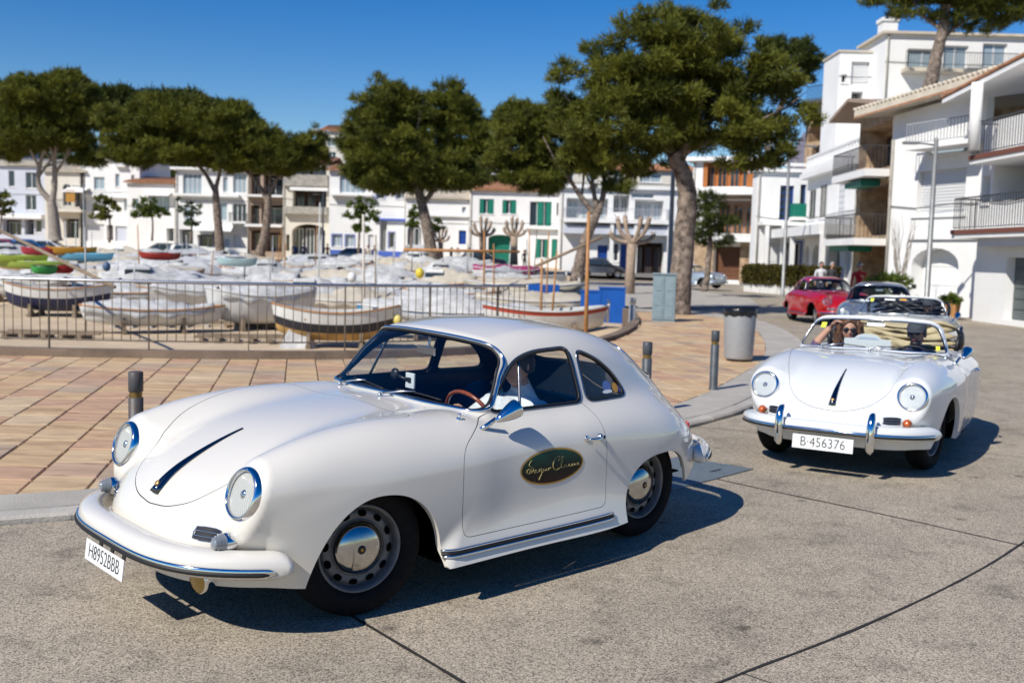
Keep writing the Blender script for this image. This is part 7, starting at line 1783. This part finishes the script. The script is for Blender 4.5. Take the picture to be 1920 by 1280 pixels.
seated('person','person with long brown hair and sunglasses, arm raised, in the open cabriolet',CAR2,(-.22,-.33),FL,MR2@DN2,'woman')
seated('person','bearded person in a grey cap driving the open cabriolet',CAR2,(-.26,.29),NV,MR2@DN2,'driver')
# gps in the coupe
t=thing('phone_holder','phone in a holder on the windscreen of the ivory coupe','phone',(CAR1[0],CAR1[1],0),CAR1[2]); b=MB(); b.box((.27,.02,.975),(.012,.075,.085)); q=b.build('device',mat('white_plastic',(.6,.62,.64),rough=.4),t,bevel=.004); q.matrix_local=MR1
b=MB(); b.box((.279,.02,.978),(.004,.028,.028)); q=b.build('screen',BLACKP,t); q.matrix_local=MR1; b=MB(); b.tube([(.265,.02,.975),(.29,-.02,.985),(.30,-.07,1.0)],.010,6); b.ell((.30,-.08,1.0),(.02,.035,.035),10,8); b.tube([(.265,.02,.95),(.25,.0,.90)],.008,6); q=b.build('bracket',BLACKP,t); q.matrix_local=MR1
# stickers of the coupe
def sticker(parent,MRm,x,z,w,h,m,cab=True,off=.001,name='sticker'):
    y=float(ysurf(x,z))-.0055; n=nrm(x,y,z); M=frame((x,y+.0,z),(n[0],n[1],n[2]),(0,0,1)); b=MB(); pts=[(h/2*cos(a)*1.0,w/2*sin(a),0) for a in np.linspace(0,2*pi,18,endpoint=False)]
    b.add([M@Vector(p) for p in pts],[tuple(range(18))]); o=b.build(name,m,parent); o.matrix_local=MRm
sticker(c1,MR1,-.70,.955,.085,.075,mat('sticker_blue',(.10,.16,.40),rough=.4)); sticker(c1,MR1,-.782,.945,.06,.062,mat('sticker_orange',(.55,.28,.03),rough=.4)); sticker(c1,MR1,-.695,.930,.10,.022,mat('sticker_white',(.7,.7,.72),rough=.4)); sticker(c1,MR1,-.83,.938,.035,.05,mat('sticker_violet',(.12,.10,.35),rough=.4))
# cabriolet: folded soft top, rally plate, stickers
def soft_top(root,MRm,m,h=.26,z0=.86):
    tops=[]
    for k,(xx,zz,rx,rz_) in enumerate([(-.80,z0+.01,.17,.06),(-.86,z0+.08,.19,.05),(-.84,z0+.145,.15,.045),(-.90,z0+.20,.17,.045),(-.86,z0+.25,.13,.03)]):
        b=MB(); n=26; rings=[]; V=[];F=[]; q=14
        for i in range(n+1):
            t=i/n; y=-.58+1.16*t; ed=(1-abs(2*t-1)**6)*.9+.1; sag=-.03*abs(sin(3.1*t*2+k))-.02*sin(9*t+k)
            for j in range(q):
                a=2*pi*j/q; wr=1+.22*sin(3*a+9*t+k)+.13*sin(23*t+a*2+k*2); V.append((xx+rx*cos(a)*wr*ed,y,zz+sag+rz_*sin(a)*wr*ed))
        for i in range(n):
            for j in range(q): F.append((i*q+j,i*q+(j+1)%q,(i+1)*q+(j+1)%q,(i+1)*q+j))
        F.append(tuple(range(q))[::-1]); F.append(tuple(n*q+j for j in range(q))); b.add(V,F,True); o=b.build('folded_soft_top',m,root); o.matrix_local=MRm
    for s in (1,-1):
        b=MB(); b.tube([(-.62,s*.60,.86),(-.70,s*.62,1.0),(-.92,s*.61,1.08)],[.018,.020,.016],8); b.tube([(-.70,s*.61,.86),(-.80,s*.62,.99),(-.68,s*.60,1.07)],.013,6); b.ell((-.78,s*.63,.96),(.10,.03,.10),12,8)
        o=b.build('hood_frame',BLACKP,root); o.matrix_local=MRm
soft_top(c2,MR2,BEIGE)
t=thing('rally_plate','white arched rally plate lying behind the cabriolet windscreen','plate',(CAR2[0],CAR2[1],0),CAR2[2]); b=MB()
pts=[(-.21,0),(.21,0),(.21,.085),(.12,.09),(.09,.118),(.04,.134),(-.04,.134),(-.09,.118),(-.12,.09),(-.21,.085)]; M=Matrix.Translation((.255,-.05,.912))@Matrix.Rotation(R(-12),4,'Y')
b.prism([(y,z) for y,z in pts],-.003,.003,'x'); q=b.build('board',mat('rally_white',(.52,.53,.54),rough=.95,spec=.05),t); q.matrix_local=MR2@M
M2=Matrix(((0,0,1,.0045),(1,0,0,0),(0,1,0,.10),(0,0,0,1)))
b=MB(); b.box((.0045,0,.098),(.002,.15,.006)); b.box((.0045,0,.085),(.002,.20,.006)); q=b.build('print_line',mat('faded_blue_print',(.20,.30,.45),rough=.5),t); q.matrix_local=MR2@M
def ws_sticker(root,MRm,y,z,w,h,m,name='windscreen_sticker'):
    x=.425-.26*y*y-.75*(z-.905)-.003; n=Vector((.8,.4*y,.6)).normalized(); M=frame((x,y,z),n,(0,0,1)); b=MB(); b.box((0,0,0),(h,w,.002)); o=b.build(name,m,root,bevel=.0008); o.matrix_local=MRm@M
YST=mat('yellow_sticker',(.62,.66,.05),rough=.5); WST=mat('sticker_white',(.7,.7,.72),rough=.4)
ws_sticker(c2,MR2,-.46,1.105,.05,.06,YST); ws_sticker(c2,MR2,.02,1.135,.16,.035,WST); ws_sticker(c2,MR2,.57,.955,.035,.045,YST)
# the cars further back in the convoy
def ppose(px,D,heading): r=ray(px,500); return (r[0]/r[1]*D,D,heading)
CREAMP=paint('cream_paint',(.62,.63,.58)); GREYC=paint('grey_blue_paint',(.16,.19,.23),flake=.2); REDC=paint('red_paint',(.38,.003,.006)); SILV=paint('silver_paint',(.38,.44,.50),flake=.5)
gp='vintage sports cars on the road'
P3=ppose(1700,16.3,-2.02); c3=build_car('vintage_cabriolet','cream open vintage cabriolet right behind the white cabriolet','car',P3,0,0,CREAMP,False,1,0,plate='B·21704',plate_size=(.47,.11),overriders=True,ind_mat=AMBER,group=gp)
seated('person','person in a dark red cap driving the cream cabriolet',P3,(-.26,.34),cloth('maroon_jumper',(.06,.01,.02)),CARM[c3.name]@DN2,'driver'); soft_top(c3,CARM[c3.name],BLACKP)
ws_sticker(c3,CARM[c3.name],-.47,1.12,.05,.06,YST); ws_sticker(c3,CARM[c3.name],-.20,1.135,.16,.03,WST); ws_sticker(c3,CARM[c3.name],.0,1.14,.10,.03,mat('sticker_orange',(.55,.28,.03)))
P4=ppose(1652,22.0,-1.95); c4=build_car('vintage_coupe','grey-blue vintage coupe behind the cream cabriolet','car',P4,0,0,GREYC,True,1,0,group=gp,ind_mat=AMBER)
seated('person','person in a red top driving the grey-blue coupe',P4,(-.26,.34),cloth('dark_red_top',(.12,.02,.03)),CARM[c4.name]@DOWN,'driver')
P5=ppose(1552,28.8,-1.50); c5=build_car('vintage_coupe','bright red vintage coupe turning round the tip of the promenade','car',P5,0,0,REDC,True,1,R(-8),group=gp,plate_yellow=True,plate='7741',plate_size=(.2,.09),fog=True)
seated('person','person in a pale top driving the red coupe',P5,(-.26,.34),WS_,CARM[c5.name]@DOWN,'driver')
P6=ppose(1303,57,-.75); c6=build_car('vintage_coupe','silver vintage coupe half hidden by the biggest pine trunk','car',P6,.0,0,SILV,True,1,0,group=gp)
c6.location.z=.10
# parked modern cars
def modern(name,label,px,D,rz,col,kind='hatch',zz=None,px_y=None):
    x=ray(px,480)[0]/ray(px,480)[1]*D; z=gz(x,D)+.03 if zz is None else zz; t=thing(name,label,'car',(x,D,z),rz,'cars parked by the houses'); m=paint('paint_%d_%d_%d'%tuple(int(c*99) for c in col),col)
    L,W_,H_=(4.1,1.7,1.45) if kind!='van' else (4.4,1.8,1.85)
    side=[(-L/2,.35),(-L/2,.85),(-L/2+.15,.95),(-L/2+.55,H_-.05),(-L/2+1.0,H_),(L/2-1.9,H_),(L/2-1.15,.95),(L/2-.25,.80),(L/2,.60),(L/2,.3)] if kind!='van' else [(-L/2,.35),(-L/2,H_-.15),(-L/2+.15,H_),(L/2-1.6,H_),(L/2-.95,1.05),(L/2-.1,.85),(L/2,.6),(L/2,.3)]
    if kind=='beetle': side=[(-1.95,.4),(-1.9,.7),(-1.5,.98),(-1.05,1.30),(-.3,1.48),(.35,1.42),(.75,1.0),(1.3,.92),(1.85,.62),(1.95,.35)]; L=3.9
    b=MB(); V=[];F=[];k=len(side); ny=7
    for j in range(ny):
        s=-1+2*j/(ny-1)
        for x_,z_ in side:
            tz=max(0,(z_-.9)/.6); hw=W_/2*(1-.22*tz)*(1-.06*(abs(x_)/(L/2))**4); V.append((x_*(1-.03*abs(s)**3),hw*np.sign(s)*abs(s)**.55,z_-.05*abs(s)**4*(z_>.9)))
    for j in range(ny-1):
        for i in range(k-1): F.append((j*k+i,j*k+i+1,(j+1)*k+i+1,(j+1)*k+i))
    F.append(tuple(range(k))); F.append(tuple((ny-1)*k+i for i in range(k))[::-1]); b.add(V,F,True); b.build('body_shell',m,t)
    for s in (1,-1):
        b=MB(); zt=H_-.14; w0=[(-L/2+.75,.95),(-L/2+.95,zt),(-.1,zt),(-.1,.95)]; w1=[(0,.95),(0,zt),(L/2-1.95,zt),(L/2-1.35,.95)]
        for q in (w0,w1): b.add([(x_,s*(W_/2*(1-.22*(z_-.9)/.6)+.012),z_) for x_,z_ in q],[(0,1,2,3)])
        b.build('side_window',PANE,t)
        for x_ in (-L/2+.75,L/2-.8): make_small_wheel(t,x_,s*(W_/2-.10),s)
    b=MB(); b.add([(L/2-1.86,-.6,H_-.08),(L/2-1.86,.6,H_-.08),(L/2-1.16,.7,.97),(L/2-1.16,-.7,.97)],[(0,1,2,3)]); o=b.build('windscreen',PANE,t); o.location=(.02,0,.03)
    return t
def make_small_wheel(root,x,y,s):
    if 'sw' not in _wm:
        b=MB(); b.lathe([(.18,.03),(.22,.08),(.29,.08),(.31,.04),(.31,-.08),(.2,-.1)],20); _wm['sw']=b; b=MB(); b.lathe([(0,.05),(.08,.06),(.17,.045),(.20,.06)],16); _wm['sr']=b
    w_=bpy.data.objects.new('wheel',None); lk(w_,root); w_.matrix_local=Matrix.Translation((x,y,.31))@Matrix.Rotation(-pi/2*s,4,'X'); _wm['sw'].build('tyre',TYRE,w_); _wm['sr'].build('rim',STEEL,w_)
modern('classic_saloon','dark grey rounded classic car parked by the blue doors',1124,74,.25,(.05,.055,.065),'beetle')
modern('parked_van','small white van parked behind the middle pine',775,86,pi/2+.3,(.6,.6,.6),'van')
modern('parked_car','dark parked car before the green garage',905,87,.1,(.02,.02,.03)); modern('parked_car','dark blue parked car left of the blue-framed house',655,88,pi,(.03,.06,.12))
modern('parked_car','white parked car behind the left boats',358,86,.1,(.65,.65,.65)); modern('parked_car','grey parked car before the low white house',300,88,pi+.2,(.10,.11,.12)); modern('parked_car','dark red car parked at the far left',15,90,.0,(.20,.02,.05)); modern('parked_car','white parked car near the cream house',95,92,.1,(.6,.62,.66)); modern('parked_car','blue parked car beside the leftmost pine',60,91,.2,(.02,.10,.30))
# people on the sea front
def who(label,px,D,rz,**k):
    x=ray(px,480)[0]/ray(px,480)[1]*D; return stand_person('person',label,(x,D,gz(x,D)+.03 if D>40 and px<1290 else 0.0),rz,group='people on the sea front',**k)
who('person in an orange-red top standing by the dark arch',614,92,-1.6,top=(.45,.10,.05),legs=(.05,.06,.10))
who('dark-clad person with long hair by the magenta-covered boat',984,84,-1.2,top=(.02,.02,.025),legs=(.02,.02,.03),hair='brown',pose='phone')
who('person in a white top behind the middle pine trunk',858,86,-1.4,top=(.6,.58,.55),legs=(.04,.04,.07)); who('person in a pale jacket beside the dark parked car',880,86,-2.,top=(.45,.43,.38),legs=(.05,.05,.05),pose='akimbo')
who('person in a dark top left of the middle pine trunk',846,85,-.4,top=(.03,.02,.04),legs=(.03,.04,.08)); who('person in a beige top near the blue-framed openings',690,84,-1.8,top=(.50,.44,.36),legs=(.05,.05,.09)); who('person in dark clothes beside the beige-topped one',702,85,-1.2,top=(.05,.02,.02),legs=(.03,.03,.03))
who('person in a blue top by the brown garage opening',552,92,-1.,top=(.08,.10,.30),legs=(.2,.18,.15)); who('person in a purple top beside the stone arch',570,93,-2.,top=(.15,.08,.2),legs=(.06,.06,.08))
who('person in a red jacket and pale hat by the stone house',1613,35,-1.9,top=(.45,.01,.02),legs=(.03,.03,.05),hat=(.6,.6,.58),pose='phone'); who('person in a white top behind the red coupe',1541,43,-1.6,top=(.65,.66,.7),legs=(.05,.05,.08)); who('person in a dark waistcoat near the white columns',1561,42,-1.4,top=(.05,.05,.06),legs=(.04,.04,.05),hair='grey')
t=stand_person('person','person leaning at the middle balcony of the stone house',(10.9,0,0),0,top=(.3,.25,.22),legs=(.1,.1,.1)) if 0 else None
